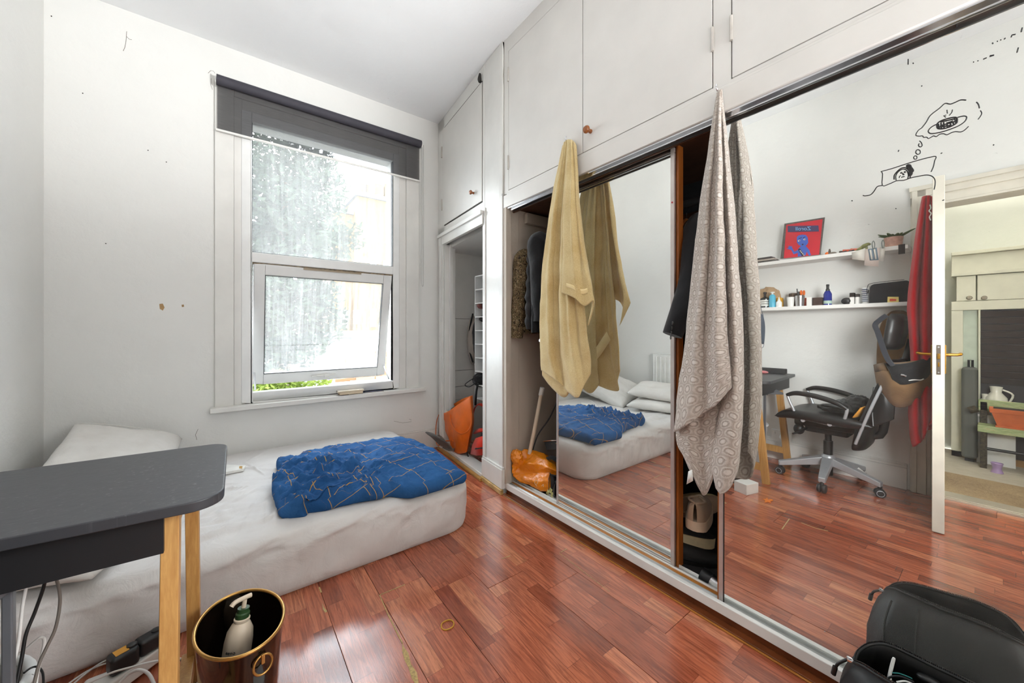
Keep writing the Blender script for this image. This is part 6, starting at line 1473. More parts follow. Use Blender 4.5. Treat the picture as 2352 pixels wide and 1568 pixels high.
# ================================================================ office chair
chx, chy = -.54, .775
oc = thing('office_chair', 'black leather office chair with looped arms on a silver star base', 'chair', (chx, chy, 0))
M_lth = plain('black_leather', (30, 29, 29), .38, bump=.1, bscale=70, spec=.5); M_cast = plain('caster_plastic', (52, 50, 50), .5); M_silver = plain('silver_paint', (186, 188, 192), .35, .5, .04)
for i in range(5):
    a = R(66+72*i); d = Vector((math.cos(a), math.sin(a), 0)); q = Vector((-d.y, d.x, 0)); c0 = Vector((chx, chy, 0))
    e0, e1 = c0+d*.03+Vector((0, 0, .155)), c0+d*.30+Vector((0, 0, .085))
    vs = []
    for e, w_, hh in ((e0, .032, .06), (e1, .020, .034)):
        vs += [e-q*w_-Vector((0, 0, hh/2)), e+q*w_-Vector((0, 0, hh/2)), e+q*w_+Vector((0, 0, hh/2)), e-q*w_+Vector((0, 0, hh/2))]
    obj('base_arm', MB().add(vs, [(0,1,2,3),(7,6,5,4),(0,4,5,1),(1,5,6,2),(2,6,7,3),(3,7,4,0)]), M_silver, oc, bevel=.006)
    cc_ = c0+d*.29; ax = Matrix.Rotation(a+R(30+40*i), 4, 'Z') @ Matrix.Rotation(R(90), 4, 'X')
    cs_ = MB()
    for s in (-1, 1): cs_.lathe([(0, -.009), (.026, -.009), (.029, -.005), (.029, .005), (.026, .009), (0, .009)], (0, 0, 0), 20, Matrix.Translation(tuple(cc_+Vector((0, 0, .029)))) @ ax @ Matrix.Translation((0, 0, s*.014)))
    co = obj('caster', cs_, M_cast, oc, smooth=40)
    obj('caster_hood', MB().tube([cc_+Vector((0, 0, .03)), cc_+Vector((0, 0, .075))], .012, 10), M_cast, co, smooth=40)
    obj('caster_ring', MB().tube([Vector((0, 0, 0))+(Matrix.Translation(tuple(cc_+Vector((0, 0, .029)))) @ ax @ Vector((.019*math.cos(t_), .019*math.sin(t_), .0245))) for t_ in [2*math.pi*k/16 for k in range(17)]], .002, 5, cap=False), M_silver, co)
obj('hub', MB().lathe([(0, .115), (.05, .12), (.055, .15), (.04, .19), (.032, .20), (0, .20)], (chx, chy, 0), 24), M_silver, oc, smooth=40)
obj('gas_lift', MB().lathe([(.028, .05), (.028, .30), (.02, .30), (.02, .40), (0, .40)], (chx, chy, 0), 20), M_black, oc, smooth=40)
obj('mechanism', MB().box((chx-.09, chy-.13, .36), (chx+.09, chy+.12, .42)).box((chx-.11, chy-.20, .40), (chx+.11, chy+.18, .455)), M_black, oc, bevel=.012)
obj('tilt_knob', MB().ball((chx+.10, chy+.15, .37), (.035, .035, .04), 16, 10), M_black, oc, smooth=True)
obj('lever', MB().tube([(chx+.12, chy+.10, .39), (chx+.19, chy+.12, .37), (chx+.24, chy+.15, .355)], [.010, .009, .006], 8), M_black, oc, smooth=60)
# seat: waterfall front at +y
rows = []
for i in range(29):
    s = i/28; yy = .27-.54*s; row_t, row = [], []
    edge = (1-abs(2*s-1)**5); zt_ = .50+.03*math.sin(min(1, s*1.4)*math.pi*.5)*0+(-.035*max(0, 1-s*4)**2)-.012*s
    hw = .255*(1-.10*abs(2*s-1)**3)
    for k in range(32):
        an = 2*math.pi*k/32; ca, sa = math.cos(an), math.sin(an)
        row.append(Vector((chx+hw*(abs(ca)**.35*(1 if ca > 0 else -1)), chy+yy, zt_-.0+.042*edge**.5*(abs(sa)**.6*(1 if sa > 0 else -1))-.006*(1-abs(ca)**2)*(1 if sa > 0 else 0)+.004*fbm(yy*9, ca*2, sa))))
    rows.append(row)
m = MB().grid(rows, wrap=True); m.f += [tuple(range(32)), tuple(28*32+k for k in range(32))]
obj('seat', m, M_lth, oc, smooth=50)
for s in (1, -1):
    xa = chx+s*.235
    pad = [(xa, chy+.19, .632), (xa, chy+.13, .655), (xa, chy+.02, .648), (xa, chy-.09, .620), (xa, chy-.15, .585)]
    obj('armrest', MB().tube(pad, [.012, .017, .018, .017, .012], 12, smooth=5), M_lth, oc, smooth=60)
    lp_ = [(xa, chy+.185, .628), (xa, chy+.16, .56), (xa-s*.01, chy+.12, .485), (xa-s*.02, chy+.02, .468), (xa-s*.02, chy-.08, .462), (xa-s*.01, chy-.125, .49), (xa, chy-.145, .55), (xa, chy-.15, .588)]
    ar = obj('arm_loop', MB().tube(lp_, .0095, 10, smooth=5), M_silver, oc, smooth=60)
    for yy in (.09, -.06): obj('arm_bolt', MB().tube([(xa-s*.05, chy+yy, .465), (xa+s*.008, chy+yy, .465)], .013, 12), M_silver, ar, smooth=40)
# reclined backrest: sections from its foot up to the headrest
def backpart(name, secs, m, par=oc):
    rows = []
    L = spline([Vector((s[0], s[1], s[2])) for s in secs], 5); N_ = len(L)
    for i, v in enumerate(L):
        q = i/(N_-1)*(len(secs)-1); a = min(int(q), len(secs)-2); f = q-a
        hw = secs[a][3]*(1-f)+secs[a+1][3]*f; th = secs[a][4]*(1-f)+secs[a+1][4]*f
        rows.append([Vector((v.x+hw*(abs(math.cos(t))**.5*(1 if math.cos(t) > 0 else -1)), v.y+th*(abs(math.sin(t))**.7*(1 if math.sin(t) > 0 else -1))-.03*(math.cos(t)**2)*(-1), v.z)) for t in [2*math.pi*k/28 for k in range(28)]])
    mb = MB().grid(rows, wrap=True); mb.f += [tuple(range(28)), tuple((N_-1)*28+k for k in range(28))]
    return obj(name, mb, m, par, smooth=50)
backpart('backrest', [(chx, .575, .30, .16, .012), (chx, .57, .33, .20, .030), (chx, .545, .45, .22, .034), (chx, .50, .60, .225, .032), (chx, .44, .78, .22, .030), (chx, .40, .90, .20, .026), (chx, .39, .93, .17, .01)], M_lth)
obj('back_edge', MB().tube([(chx+.225, .585, .36), (chx+.232, .555, .46), (chx+.238, .505, .62), (chx+.23, .445, .80)], .009, 8, smooth=4), M_silver, oc, smooth=60)
obj('back_spine', MB().tube([(chx, .62, .42), (chx, .50, .40), (chx, .46, .60), (chx, .37, .95), (chx, .35, 1.06)], .024, 10, smooth=4), M_black, oc, smooth=60)
backpart('headrest', [(chx+.02, .425, .99, .13, .012), (chx+.02, .422, 1.02, .16, .034), (chx+.02, .41, 1.11, .165, .038), (chx+.02, .402, 1.19, .15, .034), (chx+.02, .40, 1.225, .11, .012)], M_lth)
# things on the seat
gl = thing('black_gloves', 'dark woollen hat and gloves heaped on the office chair seat', 'gloves', (chx+.05, .66, .54))
for c, r, s in (((chx+.03, .66, .575), (.09, .075, .045), 1.), ((chx+.06, .60, .60), (.06, .06, .06), 4.), ((chx+.10, .71, .56), (.07, .09, .025), 7.)):
    obj('garment', crumple(c, r, s, .3), cloth_mat('dark_wool', (46, 46, 44), (30, 30, 30), .5, 180, .4, 30), gl, smooth=True)
og = thing('orange_scarf', 'orange yellow cloth end showing between the chair seat and its back', 'scarf', (chx+.16, .585, .53))
cloth('cloth', loft([[Vector(v) for v in l] for l in ([(chx+.18, .60, .53), (chx+.19, .585, .56), (chx+.19, .565, .60)], [(chx+.21, .60, .53), (chx+.215, .58, .565), (chx+.20, .555, .605)], [(chx+.15, .575, .535), (chx+.16, .56, .57), (chx+.165, .545, .61)])], 4, 4), plain('mustard_cloth', (206, 142, 50), .9), og, .006)
# satchel slung over the back
k3 = 200/896.
def bp(x, y, X): return mx(1980+x*k3, 690+y*k3, X)
M_khaki = cloth_mat('khaki_canvas', (138, 108, 76), (110, 84, 58), .25, 220, .25, 14); M_strap = cloth_mat('charcoal_webbing', (48, 50, 56), None, .3, 240)
sa = thing('khaki_satchel', 'khaki canvas satchel with black straps slung over the office chair back', 'bag', tuple(bp(400, 1090, -.12)))
X1 = -.34
kl = [[bp(120,660,X1), bp(133,740,X1), bp(155,860,X1), bp(185,940,X1), bp(225,1010,X1), bp(262,1075,X1)],
      [bp(230,640,X1+.03), bp(250,740,X1+.07), bp(270,860,X1+.085), bp(290,950,X1+.07), bp(320,1040,X1+.04), bp(345,1092,X1)],
      [bp(380,640,X1+.03), bp(390,740,X1+.08), bp(400,860,X1+.10), bp(410,950,X1+.085), bp(418,1040,X1+.04), bp(420,1096,X1)],
      [bp(540,620,X1+.03), bp(545,740,X1+.06), bp(545,840,X1+.07), bp(540,930,X1+.06), bp(530,1010,X1+.03), bp(515,1062,X1)],
      [bp(735,600,X1-.02), bp(735,700,X1), bp(730,790,X1), bp(715,850,X1), bp(690,900,X1-.01), bp(645,962,X1-.02)]]
cloth('body', loft(kl, 6, 6), M_khaki, sa, .006)
cloth('turned_edge', MB().grid([[bp(118,662,X1+.012), bp(135,735,X1+.014)], [bp(230,640,X1+.045), bp(262,722,X1+.075)]]), cloth_mat('dark_khaki', (104, 82, 60), None, .25, 220), sa, .004)
X2 = -.745
cloth('back_panel', loft([[bp(160,345,X2), bp(155,450,X2), bp(150,560,X2), bp(150,650,X2)], [bp(210,210,X2), bp(230,400,X2), bp(250,540,X2), bp(250,650,X2)], [bp(300,112,X2), bp(330,330,X2), bp(350,500,X2), bp(350,640,X2)], [bp(430,104,X2), bp(430,330,X2), bp(430,500,X2), bp(430,630,X2)], [bp(490,150,X2), bp(496,330,X2), bp(492,480,X2), bp(515,600,X2)]], 5, 5), M_khaki, sa, .006)
cloth('black_flap', loft([[bp(240,645,X1+.06), bp(290,740,X1+.09), bp(310,800,X1+.095), bp(335,850,X1+.09)], [bp(350,655,X1+.075), bp(380,740,X1+.115), bp(400,810,X1+.115), bp(430,862,X1+.105)], [bp(500,640,X1+.06), bp(520,700,X1+.09), bp(530,770,X1+.09), bp(530,845,X1+.085)], [bp(640,600,X1+.02), bp(660,670,X1+.04), bp(660,740,X1+.04), bp(650,805,X1+.03)], [bp(742,575,X1-.03), bp(748,640,X1-.02), bp(750,710,X1-.02), bp(750,775,X1-.03)]], 6, 6, wob=.006), M_blk, sa, .008)
obj('white_trim', MB().tube([bp(478,822,X1+.105), bp(540,815,X1+.095), bp(600,818,X1+.075), bp(632,806,X1+.06)], .003, 6, smooth=3), M_white, sa)
obj('buckle', MB().tube([bp(400,762,X1+.125), bp(430,768,X1+.125), bp(452,778,X1+.12)], .006, 6), M_alu, sa)
obj('strap', MB().tube([bp(255,150,X1), bp(190,195,X1), bp(135,250,X1), bp(160,320,X1+.0), bp(200,440,X1+.02), bp(235,540,X1+.04), bp(275,620,X1+.07), bp(320,670,X1+.09)], .016, 8, smooth=6, flat=.3), M_strap, sa, smooth=60)
obj('strap', MB().tube([bp(520,120,X2+.06), bp(545,200,X2+.08), bp(560,330,X2+.09), bp(640,430,X2+.09), bp(700,500,X2+.09)], .022, 8, smooth=5, flat=.4), M_blk, sa, smooth=60)
wing = thing('leather_panel', 'stiff black leather flap hanging below the satchel behind the chair', 'flap', tuple(bp(200, 1290, -.33)))
cloth('panel', loft([[bp(125,890,-.350), bp(110,1000,-.350), bp(103,1150,-.350), bp(112,1295,-.350)], [bp(220,960,-.320), bp(215,1050,-.315), bp(210,1150,-.315), bp(215,1268,-.320)], [bp(330,1060,-.340), bp(332,1110,-.335), bp(330,1160,-.335), bp(322,1215,-.340)]], 5, 5), M_lth, wing, .014)
obj('piping', MB().tube([bp(127,890,-.338), bp(113,1000,-.338), bp(107,1150,-.338), bp(116,1290,-.338)], .003, 6, smooth=4), M_silver, wing)
# ================================================================ door_1, its frame, red towel
D1 = struct('door_1', (-.40, .208, 0))
M_door = plain('old_door_paint', (216, 210, 196), .4, var=.06, scale=9, bump=.12, bscale=30)
DX0, DX1, DYA, DYB_, DTOP = -.80, -.098, .186, .232, 1.965
lf = obj('door_leaf', MB().box((DX0, DYA+.004, .006), (DX1, DYB_-.004, DTOP)), M_door, D1, bevel=.002)
fr = MB()
for yy0, yy1 in ((DYA, DYA+.008), (DYB_-.008, DYB_)):
    for x0_, x1_, z0, z1 in ((DX0, DX0+.11, .006, DTOP), (DX1-.11, DX1, .006, DTOP), (DX0+.11, DX1-.11, .006, .22), (DX0+.11, DX1-.11, .80, .98), (DX0+.11, DX1-.11, DTOP-.12, DTOP), (-.48, -.38, .22, DTOP-.12)): fr.box((x0_, yy0, z0), (x1_, yy1, z1))
obj('door_frame_rails', fr, M_door, D1, bevel=.003)
def dpz(y): return mx(2155, y, DX1).z
lp0 = dpz(826); 
obj('lock_plate', MB().box((DX1, .200, dpz(860)), (DX1+.002, .216, dpz(792))), plain('dark_steel', (92, 82, 72), .4, .6), D1)
obj('latch', MB().box((DX1, .203, dpz(824)), (DX1+.010, .213, dpz(812))).box((DX1+.002, .205, dpz(842)), (DX1+.005, .211, dpz(832))), M_brass, D1, bevel=.001)
obj('latch_screw', MB().lathe([(0, 0), (.004, 0), (.004, .002), (0, .002)], (DX1+.001, .208, dpz(797)), 12, Matrix.Rotation(R(90), 4, 'Y')).lathe([(0, 0), (.004, 0), (.004, .002), (0, .002)], (DX1+.001, .208, dpz(855)), 12, Matrix.Rotation(R(90), 4, 'Y')), M_alu, D1)
for s, y0 in ((1, DYB_), (-1, DYA)):
    xh = DX1-.055
    pz_ = obj('handle_plate', MB().box((xh-.02, y0 if s > 0 else y0-.005, dpz(858)), (xh+.02, y0+.005 if s > 0 else y0, dpz(792))), M_brass, D1, bevel=.001)
    obj('lever_handle', MB().tube([(xh, y0, dpz(815)), (xh, y0+s*.045, dpz(814)), (xh-.005, y0+s*.055, dpz(813)), (xh-.10, y0+s*.058, dpz(813))], [.009, .0075, .008, .009], 10), M_brass, pz_, smooth=50)
D1.rotation_euler = (0, 0, R(-3.6)); D1.location.y += .0185
ar = struct('trim_doorway', (-.73, -.2, 0))
for nm, y0, y1 in (('architrave', .288, .386), ('architrave', -.77, -.63)):
    m = MB(); lwbar(y0, y1, 0, 2.12, .018, m); lwbar(y0+.02 if y0 > 0 else y0+.012, y1-.012 if y0 > 0 else y1-.02, 0, 2.10, .030, m); lwbar(y1-.035 if y0 > 0 else y0+.008, y1-.008 if y0 > 0 else y0+.035, 0, 2.11, .038, m); obj(nm, m, M_door, ar, bevel=.004)
m = MB(); lwbar(-.77, .386, 1.985, 2.115, .018, m); lwbar(-.77, .386, 2.04, 2.09, .030, m); lwbar(-.78, .39, 2.085, 2.115, .042, m); obj('architrave_head', m, M_door, ar, bevel=.004)
obj('door_lining', MB().box((-.96, DY1-.012, 0), (-.80, DY1+.008, 1.985)).box((-.96, DY0-.008, 0), (-.795, DY0+.012, 1.985)).box((-.96, DY0, 1.972), (-.795, DY1, 1.985)), M_door, ar)
obj('threshold', MB().box((-.96, DY0, -.012), (-.80, DY1, .012)).box((-.83, DY0, .012), (-.81, DY1, .018)), plain('threshold_strip', (196, 186, 166), .35, .3), ar, bevel=.003)
M_redt = terry('red_terry', (222, 36, 46), (196, 22, 34))
rt = thing('red_towel', 'red towelling robe hanging on the back of the open door', 'towel', (-.38, .27, 1.9))
XT = -.38
def rx(pts, X): return [mx(x, y, X) for x, y in pts]
cloth('back_fold', loft([rx([(2137,452),(2142,560),(2146,680),(2147,800),(2147,900),(2140,985)], XT-.10), rx([(2131,450),(2126,560),(2120,680),(2118,800),(2116,900),(2120,985)], XT-.05), rx([(2124,451),(2108,560),(2096,680),(2094,800),(2096,900),(2090,960)], XT-.08)], 6, 6), M_redt, rt, .01)
cloth('main_fold', loft([rx([(2120,452),(2106,530),(2094,620),(2086,700),(2089,760),(2094,830),(2092,900),(2088,950),(2092,1000),(2099,1026)], XT), rx([(2124,450),(2114,530),(2104,620),(2098,700),(2100,760),(2104,830),(2103,900),(2102,955),(2106,1000),(2110,1018)], XT+.06), rx([(2128,449),(2122,530),(2115,620),(2111,700),(2112,760),(2114,830),(2114,900),(2114,955),(2116,985),(2118,1010)], XT+.01), rx([(2132,449),(2130,530),(2126,620),(2124,700),(2124,760),(2125,830),(2125,900),(2125,950),(2126,975),(2124,1000)], XT+.06), rx([(2136,450),(2138,530),(2137,620),(2137,700),(2137,760),(2138,830),(2138,900),(2138,940),(2136,965),(2130,985)], XT+.02), rx([(2140,452),(2146,530),(2148,620),(2148,700),(2148,760),(2148,830),(2148,900),(2148,935),(2146,955),(2138,972)], XT+.05)], 6, 6, wob=.006), M_redt, rt, .010)
obj('white_motif', MB().tube(rx([(2136,470),(2138,478),(2134,484),(2139,490),(2135,498),(2138,506)], XT+.075), .003, 6, smooth=3), M_white, rt)
tag(obj('door_hook', MB().tube([(XT+.02, .229, 1.90), (XT+.02, .26, 1.895), (XT+.02, .275, 1.91)], .006, 8, smooth=3), M_brass, smooth=60, loc=(XT+.02, .23, 1.9)), 'brass hook on the door under the red robe', 'hook')
# small things on the floor by the wall
wb2 = thing('white_pack', 'small white square carton standing on the floor near the desk leg', 'box', (.16, 1.06, 0), R(15))
obj('carton', MB().box((-.06, -.045, 0), (.06, .045, .07)), M_white, wb2, local=True, bevel=.003)
ol_ = thing('orange_leaf', 'small orange torn leaf lying on the laminate floor', 'leaf', tuple(mirz(1763, 1148, 0)))
lv = [(mirz(1752+x, 1143+y, .004)) for x, y in ((0, 2), (6, 3), (10, 0), (12, 4), (20, 3), (24, 6), (17, 8), (19, 12), (11, 9), (4, 11), (6, 7))]
obj('blade', MB().add([tuple(v) for v in lv], [tuple(range(len(lv)))]), plain('orange_paper', (232, 126, 40), .7), ol_, solid=.002)
dw = thing('door_wedge', 'yellow foam door wedge at the skirting near the doorway', 'wedge', tuple(mirz(2048, 1112, 0)))
a = Vector(mirz(2034, 1104, 0)); b = Vector(mirz(2064, 1112, 0)); d = (b-a); nrm = Vector((1, 0, 0))
obj('wedge', MB().add([a, b, b-nrm*.05, a-nrm*.05, a+Vector((0, 0, .04)), b+Vector((0, 0, .045)), b-nrm*.05+Vector((0, 0, .045)), a-nrm*.05+Vector((0, 0, .04))], [(0,1,2,3),(7,6,5,4),(0,4,5,1),(1,5,6,2),(2,6,7,3),(3,7,4,0)]), plain('cream_foam', (206, 190, 128), .85, var=.12), dw, bevel=.006)
wp = thing('white_tube', 'short white cardboard tube leaning on the skirting behind the chair', 'tube', (-.74, .62, .02))
obj('tube', MB().tube([mx(1965, 1072, -.74), mx(1990, 1093, -.70)], .014, 12), M_white, wp, smooth=40)
obj('rim', MB().tube([mx(1963, 1070, -.742), mx(1966, 1073, -.738)], .019, 12), M_white, wp, smooth=40)
# ================================================================ the hall through the doorway
XH = -2.5
hall = struct('wall_hall', (-1.7, -.3, 0))
M_hallw = wall_mat('hall_cream', (226, 226, 214))
obj('wall', MB().box((XH-.1, -2.2, 0), (XH, 1.7, 2.75)), M_hallw, hall)
obj('wall', MB().box((XH, 1.55, 0), (-.94, 1.7, 2.75)), M_hallw, hall)
obj('wall', MB().box((XH, -2.2, 0), (-.94, -2.05, 2.75)), M_hallw, hall)
obj('ceiling_hall', MB().box((XH-.1, -2.2, 2.72), (-.94, 1.7, 2.8)), M_ceil, hall)
obj('lath_wall', MB().box((-.98, -2.2, 0), (-.95, -1.0, 2.75)).box((-.97, DY1+.02, 0), (-.955, 1.7, 2.75)), M_hallw, hall)
hfl = struct('floor_hall', (-1.7, -.3, 0))
M_jute = NT('jute_carpet'); v_ = M_jute.tc('Object'); n_ = M_jute.noise(v_, 120, 4, .7); n2_ = M_jute.noise(v_, 3, 3)
M_jute.pbr(M_jute.ramp(M_jute.math('ADD', M_jute.math('MULTIPLY', n_, .6), M_jute.math('MULTIPLY', n2_, .4)), [(.36, lin((132, 106, 76))), (.62, lin((186, 160, 122)))]), .95, normal=M_jute.bump(n_, .6, .01)); M_jute = M_jute.m
obj('carpet', MB().box((-1.55, -2.1, -.02), (-.95, 1.6, .004)), M_jute, hfl)
for i in range(5): obj('pale_board', MB().box((XH+.01+i*.19, -2.1, -.02), (XH+.198+i*.19, 1.6, .0035)), wood_mat('limed_wood_%d' % i, (176, 164, 146), (206, 196, 178), .6, (30, 3, 30)), hfl)
XC = XH+.28
hc = thing('hall_cupboard', 'cream built-in cupboard seen through the open doorway in the mirror', 'cupboard', (XC-.1, -.1, 0))
def hz(x, y): return mx(x, y, XC)
M_cream2 = plain('cream_gloss', (222, 218, 196), .4, var=.03)
yl_ = hz(2185, 700).y; zt1, zt2, zt3, zt4 = hz(2260, 573).z, hz(2260, 630).z, hz(2260, 690).z, hz(2260, 711).z
yr_ = -1.5
obj('cornice', MB().box((XH, yr_, zt1-.03), (XC+.03, yl_, zt1)).box((XH, yr_, zt2), (XC+.0, yl_, zt1-.03)).box((XC, yr_, zt2), (XC+.015, yl_, zt2+.03)), M_cream2, hc, bevel=.004)
obj('rail', MB().box((XH, yr_, zt4), (XC+.006, yl_, zt3)), M_cream2, hc, bevel=.003)
ym = hz(2243, 660).y
for a, b, kx in ((yl_-.03, ym+.004, 2227), (ym-.004, ym-.55, 2261), (ym-.56, yr_, None)):
    dd = obj('cupboard_door', MB().box((XC-.02, b, zt3+.004), (XC, a, zt2-.004)), M_cream2, hc, bevel=.002)
    if kx: 
        q = hz(kx, 684); obj('knob', MB().lathe([(0, 0), (.010, 0), (.008, .012), (.018, .02), (.014, .03), (0, .032)], (XC, q.y, q.z), 14, Matrix.Rotation(R(90), 4, 'Y')), MATS['door_wood'] if 'door_wood' in MATS else plain('knob_grey', (150, 138, 116), .4), dd, smooth=40)
obj('stile', MB().box((XC-.03, hz(2212, 800).y, 0), (XC, yl_, zt4)).box((XC-.03, hz(2252, 800).y, 0), (XC+.004, hz(2247, 800).y, zt4)), M_cream2, hc, bevel=.003)
obj('inner_panel', MB().box((XC-.06, hz(2249, 800).y, 0), (XC-.04, hz(2211, 800).y, zt4)), plain('pale_green_panel', (196, 206, 188), .4), hc)
y0_, y1_ = yr_, hz(2252, 800).y; zb0 = hz(2300, 925).z
obj('dark_backing', MB().box((XC-.05, y0_, .05), (XC-.035, y1_, zt4)), plain('dark_backing', (38, 34, 36), .5), hc)
sl0 = obj('slat', MB().cbox((0, 0, 0), (.012, y1_-y0_, .050), Matrix.Rotation(R(16), 4, 'Y')), plain('dark_slat', (64, 58, 58), .35, var=.25, scale=5), hc, local=True)
nsl = int((zt4-.62)/.058)
for i in range(nsl):
    o = sl0 if i == 0 else sl0.copy()
    if i: C.objects.link(o); o.parent = hc
    o.location = (XC-.02-hc.location.x, (y0_+y1_)/2-hc.location.y, zt4-.035-i*.058)
obj('bottom_rail', MB().box((XH, yr_, .0), (XC, yl_, .055)), plain('brown_rail', (150, 112, 66), .4), hc, bevel=.003)
# dark suitcase shape, vases, bench, trough
XB = -2.02
def bz_(x, y, X=XB): return mx(x, y, X)
sc_ = thing('grey_suitcase', 'dark grey suitcase standing by the hall cupboard', 'suitcase', tuple(bz_(2232, 1000, -2.10)))
a, b = bz_(2246, 1005, -2.10), bz_(2208, 842, -2.10)
obj('shell', MB().box((-2.19, a.y, .03), (-2.07, b.y, b.z)), plain('grey_fabric_case', (92, 94, 88), .7), sc_, bevel=.025)
obj('handle', MB().tube([(-2.13, b.y-.04, b.z), (-2.13, b.y-.04, b.z+.06), (-2.13, a.y+.03, b.z+.06), (-2.13, a.y+.03, b.z)], .008, 8), M_black, sc_)
obj('wheel', MB().box((-2.16, a.y+.02, 0), (-2.10, a.y+.05, .03)).box((-2.16, b.y-.05, 0), (-2.10, b.y-.02, .03)), M_black, sc_)
be = thing('green_bench', 'old green slatted bench with iron legs in the hall', 'bench', tuple(bz_(2300, 1045)[:2])+(0,))
M_bench = NT('flaking_green'); v_ = M_bench.tc('Object', (6, 3, 20)); n_ = M_bench.noise(v_, 4, 5, .7)
M_bench.pbr(M_bench.ramp(n_, [(.42, lin((150, 166, 116))), (.58, lin((182, 190, 142))), (.66, lin((176, 140, 96)))]), .7); M_bench = M_bench.m
bl0 = bz_(2246, 930).y; br0 = -.95
z1, z2 = bz_(2300, 921, XB-.05).z, bz_(2300, 948, XB-.05).z
obj('back_slat', MB().box((XB-.07, br0, z2), (XB-.045, bl0, z1)), M_bench, be, bevel=.008)
z3 = bz_(2300, 980, XB+.05).z; z4 = bz_(2300, 996, XB+.05).z
obj('seat_slat', MB().box((XB+.0, br0, z4), (XB+.10, bl0, z3)), M_bench, be, bevel=.006); obj('seat_slat', MB().box((XB-.07, br0, z4), (XB-.01, bl0, z3)), M_bench, be, bevel=.006)
M_iron = plain('speckled_iron', (70, 62, 46), .6, .3, .5, 90)
for yy in (bl0-.03, br0+.1):
    obj('leg', MB().box((XB+.06, yy-.018, 0), (XB+.085, yy+.018, z4)), M_iron, be); obj('leg', MB().box((XB-.07, yy-.018, 0), (XB-.045, yy+.018, z1-.02)), M_iron, be)
    obj('brace', MB().box((XB-.06, yy-.012, z4-.03), (XB+.08, yy+.012, z4)), M_iron, be)
obj('stretcher', MB().tube([(XB+.07, bl0-.03, z4*.55), (XB+.07, br0+.1, z4*.55)], .012, 8), M_black, be)
obj('arm_end', MB().tube([bz_(2226, 942, XB+.02), bz_(2244, 938, XB+.02)], .028, 12), M_iron, be, smooth=40)
tr_ = thing('terracotta_trough', 'terracotta flower trough standing on the green bench', 'trough', (XB+.05, bz_(2318, 980, XB+.05).y, z3))
ya, yb = bz_(2277, 940, XB+.05).y, bz_(2365, 940, XB+.05).y; zt_ = bz_(2320, 940, XB+.05).z
def tap(y0, y1, x0, x1, z0, z1, dy, dx): return MB().add([(x0+dx, y0-dy, z0), (x1-dx, y0-dy, z0), (x1-dx, y1+dy, z0), (x0+dx, y1+dy, z0), (x0, y0, z1), (x1, y0, z1), (x1, y1, z1), (x0, y1, z1)], [(0,1,2,3),(7,6,5,4),(0,4,5,1),(1,5,6,2),(2,6,7,3),(3,7,4,0)])
M_terra = plain('terracotta', (200, 104, 56), .8, var=.1)
obj('body', tap(ya, yb, XB-.03, XB+.10, z3+.008, zt_-.03, .03, .02), M_terra, tr_); obj('rim', tap(ya+.012, yb-.012, XB-.04, XB+.11, zt_-.035, zt_, .004, .004), M_terra, tr_, bevel=.004)
obj('saucer', tap(ya-.02, yb+.02, XB-.02, XB+.10, z3, z3+.012, .0, .0), M_terra, tr_, bevel=.003); obj('soil', MB().box((XB-.025, yb+.01, zt_-.02), (XB+.095, ya-.01, zt_+.002)), M_gap, tr_)
zf_ = .40
stn = thing('low_stand', 'low white plinth behind the green bench that carries the jugs', 'stand', (-2.16, bz_(2278, 925, -2.16).y, 0))
yv = bz_(2278, 925, -2.16).y; obj('top', MB().box((-2.21, yv-.14, .40), (-2.10, yv+.10, .42)), M_white, stn); obj('legs_panel', MB().box((-2.20, yv-.12, 0), (-2.12, yv+.08, .40)), M_white, stn)
for i, (x0, h_, r_, lab) in enumerate(((2264, .17, .045, 'smaller white jug on the low stand, left of the taller one'), (2288, .24, .065, 'taller white jug on the low stand behind the bench'))):
    y = bz_(x0, 925, -2.15).y; v = thing('white_jug', lab, 'jug', (-2.155, y, .42), group='white jugs in the hall')
    obj('body', MB().lathe([(0, 0), (r_*.6, 0), (r_*1.0, h_*.35), (r_*.9, h_*.62), (r_*.45, h_*.8), (r_*.55, h_), (r_*.45, h_), (r_*.35, h_*.8), (0, h_*.78)], (-2.155, y, .42), 24), plain('glazed_white', (226, 222, 206), .25), v, smooth=50)
    obj('handle', MB().tube([(-2.155, y-r_*.5, .42+h_*.9), (-2.155, y-r_*1.3, .42+h_*.75), (-2.155, y-r_*.9, .42+h_*.4)], .007, 8, smooth=4), MATS['glazed_white'], v, smooth=60)
pp = mx(2290, 1048, -1.86); pv = thing('purple_pot', 'little lilac pot on the floor before the hall bench', 'pot', (pp.x, pp.y, 0))
obj('body', MB().lathe([(0, 0), (.034, 0), (.024, .03), (.024, .04), (.032, .075), (.028, .075), (.02, .03), (0, .028)], (pp.x, pp.y, .003), 20), plain('lilac_glaze', (168, 142, 182), .4), pv, smooth=40)
obj('lip', MB().tube([(pp.x+.030*math.cos(a), pp.y+.030*math.sin(a), .078) for a in [2*math.pi*k/20 for k in range(21)]], .003, 6, cap=False), MATS['lilac_glaze'], pv, smooth=True)
